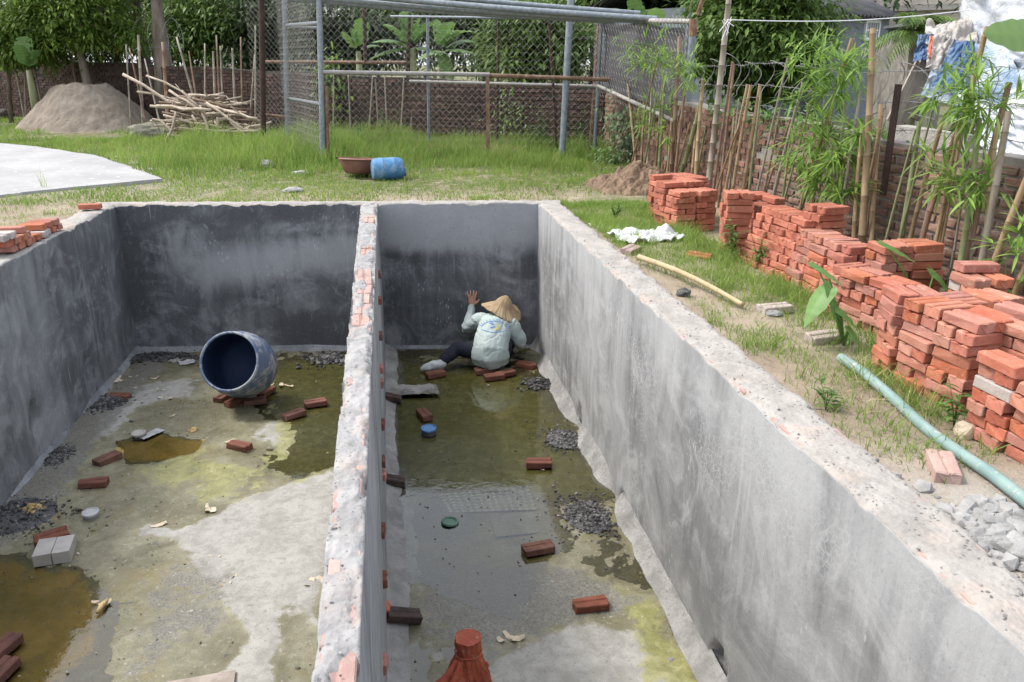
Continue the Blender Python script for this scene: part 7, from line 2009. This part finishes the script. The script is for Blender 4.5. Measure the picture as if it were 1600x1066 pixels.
# low pale block wall and its rough wall behind the boundary
a, b = atd(1372, 232, 8.4), atd(1475, 246, 7.3)
r = thing('block_wall', ((a.x + b.x) / 2, (a.y + b.y) / 2, -.2), 'low pale cement wall behind the rusty angle iron post', 'wall'); r['kind'] = 'thing'
d = Vector((b.x - a.x, b.y - a.y, 0)); ang = math.atan2(d.y, d.x); c = (a + b) / 2; zt = atd(1420, 206, 7.8).z
mb = MB(); mb.box((c.x + .3, c.y + .1, zt / 2 - .1), (d.length + .1, .14, zt + .2), ang, jit=.01); mb.build('rendered_wall', M['mortar'], r)
a, b = atd(1378, 150, 20), atd(1440, 150, 17); d = Vector((b.x - a.x, b.y - a.y, 0)); ang = math.atan2(d.y, d.x); c = (a + b) / 2; zt = atd(1410, 60, 18.5).z
r = thing('rough_wall', (c.x, c.y, -.2), 'rough unpainted wall behind the small palm', 'wall'); r['kind'] = 'thing'
mb = MB(); mb.box((c.x, c.y, zt / 2 - .1), (d.length * 1.6, .2, zt + .2), ang); mb.build('rendered_wall', M['mortar_old'], r)
mb = MB(); mb.box((c.x, c.y - .2, zt + .15), (d.length * .7, .8, .06), ang, rx=R(-14)); mb.build('roof', M['roof'], r)
# small palm
b = atd(1432, 130, 16.5); top = atd(1428, 48, 16.5); b.z = -.1
r = thing('palm', b, 'small palm with drooping fronds between the grey house and the tarpaulins', 'palm')
mb = MB(); mb.tube([b, b.lerp(top, .5), top], [.12, .09, .06], 9); mb.build('trunk', M['bark'], r, smooth=True)
rs = random.Random(5)
for k in range(17):
    a_ = rs.uniform(0, 6.28); el = rs.uniform(-.1, 1.2); L = rs.uniform(.8, 1.15); d0 = Vector((math.cos(a_) * math.cos(el), math.sin(a_) * math.cos(el), math.sin(el)))
    mb = MB(); P = [top + d0 * L * t - Vector((0, 0, .62 * L * t * t)) for t in np.linspace(0, 1, 9)]; mb.colr = .3
    mb.tube(P, [.012, .011, .01, .009, .008, .007, .006, .005, .003], 4)
    for i in range(1, 9):
        for sd2 in (-1, 1):
            for q_ in (0, .5):
                t_ = (P[i] - P[i - 1]).normalized(); s_ = t_.cross(Vector((0, 0, 1))).normalized() * sd2
                random.seed(k * 100 + i * 7 + sd2); leaf_quads(mb, P[i - 1].lerp(P[i], q_), t_ * .7 + s_ + Vector((0, 0, -.1)), .34 * (1 - .5 * i / 9), .035, .5)
    mb.build('frond', M['leaf_mid'], r)
# tarpaulins
def cloth(name, px, depths, mat_, label, nu=40, nv=40, fold=.06, seed=0, cat='tarpaulin', wav=7, tie=None, thick=.004, zmin=-.05):
    Q = [atd(px[i][0], px[i][1], depths[i]) for i in range(4)]
    rs = random.Random(seed); mb = MB(); nr = (Q[1] - Q[0]).cross(Q[3] - Q[0]).normalized(); sz = (Q[1] - Q[0]).length
    def fn(u, v):
        p = Q[0].lerp(Q[1], u).lerp(Q[3].lerp(Q[2], u), v)
        w = mnoise.fractal((u * 1.6 + seed, v * 1.6, seed), 1.0, 2.0, 3)
        f = math.sin(u * wav + 3 * w + v * 2.2) * .55 + math.sin((u * .5 + v) * wav * 1.3 + 4 * w + seed) * .45
        f2 = abs(mnoise.noise((u * 5 + v * 4 + seed * 2, v * 2.5 - u * 3, 1))) * -1.3 + abs(mnoise.noise((u * 11 - v * 7 + seed, v * 6 + u * 5, 4))) * -.45 + abs(mnoise.noise((u * 20 + v * 9, v * 15 - u * 8 + seed, 7))) * -.15
        e = .03 * sz * mnoise.noise((u * 8, v * 8, seed))
        q = p + nr * (fold * (f * .6 + w * 1.0 + f2)) + Vector((0, 0, -.10 * sz * math.sin(math.pi * u) * (1 - v) * .5)) + (Q[1] - Q[0]).normalized() * e
        q.z = max(q.z, zmin); return q
    mb.grid(fn, nu, nv)
    r = mb.build(name, mat_, origin=Q[3], smooth=True); md = r.modifiers.new('thickness', 'SOLIDIFY'); md.thickness = thick
    return tag(r, label, cat)
cloth('tarpaulin', ((1490, -90), (1760, -110), (1780, 110), (1505, 95)), (9.9, 7.4, 6.8, 9.4), M['tarp_white'], 'big white tarpaulin across the top right corner', 60, 50, .065, 3)
cloth('tarpaulin', ((1500, 60), (1760, 40), (1790, 230), (1482, 190)), (9.3, 6.9, 6.2, 8.8), M['tarp_patch'], 'creased white tarpaulin below the top one at the right edge', 70, 60, .08, 6)
cloth('tarpaulin', ((1455, 62), (1570, 66), (1640, 215), (1440, 150)), (9.2, 8.4, 7.3, 9.0), M['tarp_pale'], 'pale blue patched tarpaulin slung in the middle of the shack', 60, 56, .07, 8)
cloth('tarpaulin', ((1446, 36), (1528, 30), (1526, 74), (1446, 72)), (9.5, 9.4, 8.8, 8.8), M['tarp_beige'], 'dirty beige sheet laid over the top of the shack', 40, 30, .06, 12)
cloth('tarpaulin', ((1434, 54), (1458, 56), (1456, 100), (1426, 98)), (9.0, 9.0, 8.75, 8.8), M['tarp_blue'], 'bright blue tarpaulin hanging at the left end of the shack', 26, 34, .04, 14)
cloth('tarpaulin', ((1452, 58), (1492, 58), (1480, 122), (1446, 108)), (8.85, 8.8, 8.55, 8.6), M['tarp_beige'], 'grey beige sheet hanging beside the bright blue one', 34, 34, .045, 16)
cloth('tarpaulin', ((1490, 62), (1524, 66), (1502, 152), (1456, 134)), (8.65, 8.6, 8.2, 8.45), M['tarp_blue'], 'slanting blue tarpaulin in the middle of the shack', 36, 46, .045, 18)
cloth('tarpaulin', ((1500, 145), (1770, 150), (1800, 350), (1540, 232)), (8.2, 6.0, 5.4, 7.3), M['tarp_patch'], 'lowest white tarpaulin sagging down over the shack wall', 70, 56, .075, 22)
cloth('tarpaulin_edge', ((1452, 58), (1457, 58), (1455, 92), (1450, 94)), (8.8, 8.8, 8.6, 8.6), M['tarp_red'], 'narrow red hem between the blue and the beige sheets', 6, 20, .02, 24, cat='hem')
# shack frame and the dark wall below the sheets
r = thing('shack', atd(1540, 300, 7.6), 'dark boarded shack of rough poles under the patched tarpaulins', 'shack')
a, b = atd(1478, 240, 9.0), atd(1760, 260, 6.9); a.z = b.z = -.2
d = (b - a); L = d.length; d.normalize(); nrm_ = Vector((-d.y, d.x, 0)); ang = math.atan2(d.y, d.x)
for k in range(int(L / .17)):
    c = a + d * (.085 + k * .17); mb = MB(); mb.box((c.x, c.y, .3 + rs.uniform(-.04, .04)), (.155, .03, 1.1), ang, rx=rs.uniform(-.02, .02)); mb.build('board', M['wood'], r)
mb = MB(); back = a + nrm_ * 2; 
for (u, z) in ((.0, 1.2), (L * .33, 1.3), (L * .66, 1.3), (L, 1.3)):
    c = a + d * u; mb.tube([(c.x, c.y, -.2), (c.x, c.y, z)], .035, 7)
    c = c + nrm_ * 1.6; mb.tube([(c.x, c.y, -.2), (c.x, c.y, z + .4)], .035, 7)
mb.tube([a + Vector((0, 0, 1.35)), b + Vector((0, 0, 1.4))], .035, 7); mb.build('pole_frame', M['bamboo_grey'], r, smooth=True)
for k, (x0, y0, x1, y1, lb) in enumerate(((1392, 190, 1438, 98, 'leftmost grey plank propped against the shack'), (1402, 196, 1446, 94, 'second grey plank propped against the shack'), (1412, 192, 1448, 104, 'third grey plank propped against the shack'), (1428, 186, 1438, 160, 'short pale plank end beside the propped planks'), (1470, 225, 1500, 190, 'dark plank slanting under the tarpaulins'))):
    a_, b_ = atd(x0, y0, 8.9), atd(x1, y1, 8.95); v = b_ - a_; mb = MB(); s_ = v.normalized(); t_ = s_.cross(Vector((0, 1, 0))).normalized() * .055; n_ = s_.cross(t_).normalized() * .014
    mb.add([a_ - t_ - n_, a_ + t_ - n_, a_ + t_ + n_, a_ - t_ + n_, b_ - t_ - n_, b_ + t_ - n_, b_ + t_ + n_, b_ - t_ + n_], [(3, 2, 1, 0), (4, 5, 6, 7), (0, 1, 5, 4), (1, 2, 6, 5), (2, 3, 7, 6), (3, 0, 4, 7)])
    tag(mb.build('plank', M['wood'], origin=a_), lb, 'plank')
# growth on the plot behind the right boundary wall
n = 5200; x = rg.uniform(3.95, 8.5, n); y = rg.uniform(6.5, 15, n); k = vn(x * 1.1, y * 1.1, 55) > .35; x, y = x[k], y[k]
blades(x, y, rg.uniform(.25, .8, len(x)), rg.uniform(.012, .025, len(x)), rg.uniform(.1, .75, len(x)), 'grass', M['grass'], 'rough green growth on the plot beyond the right boundary wall', lean=.7)
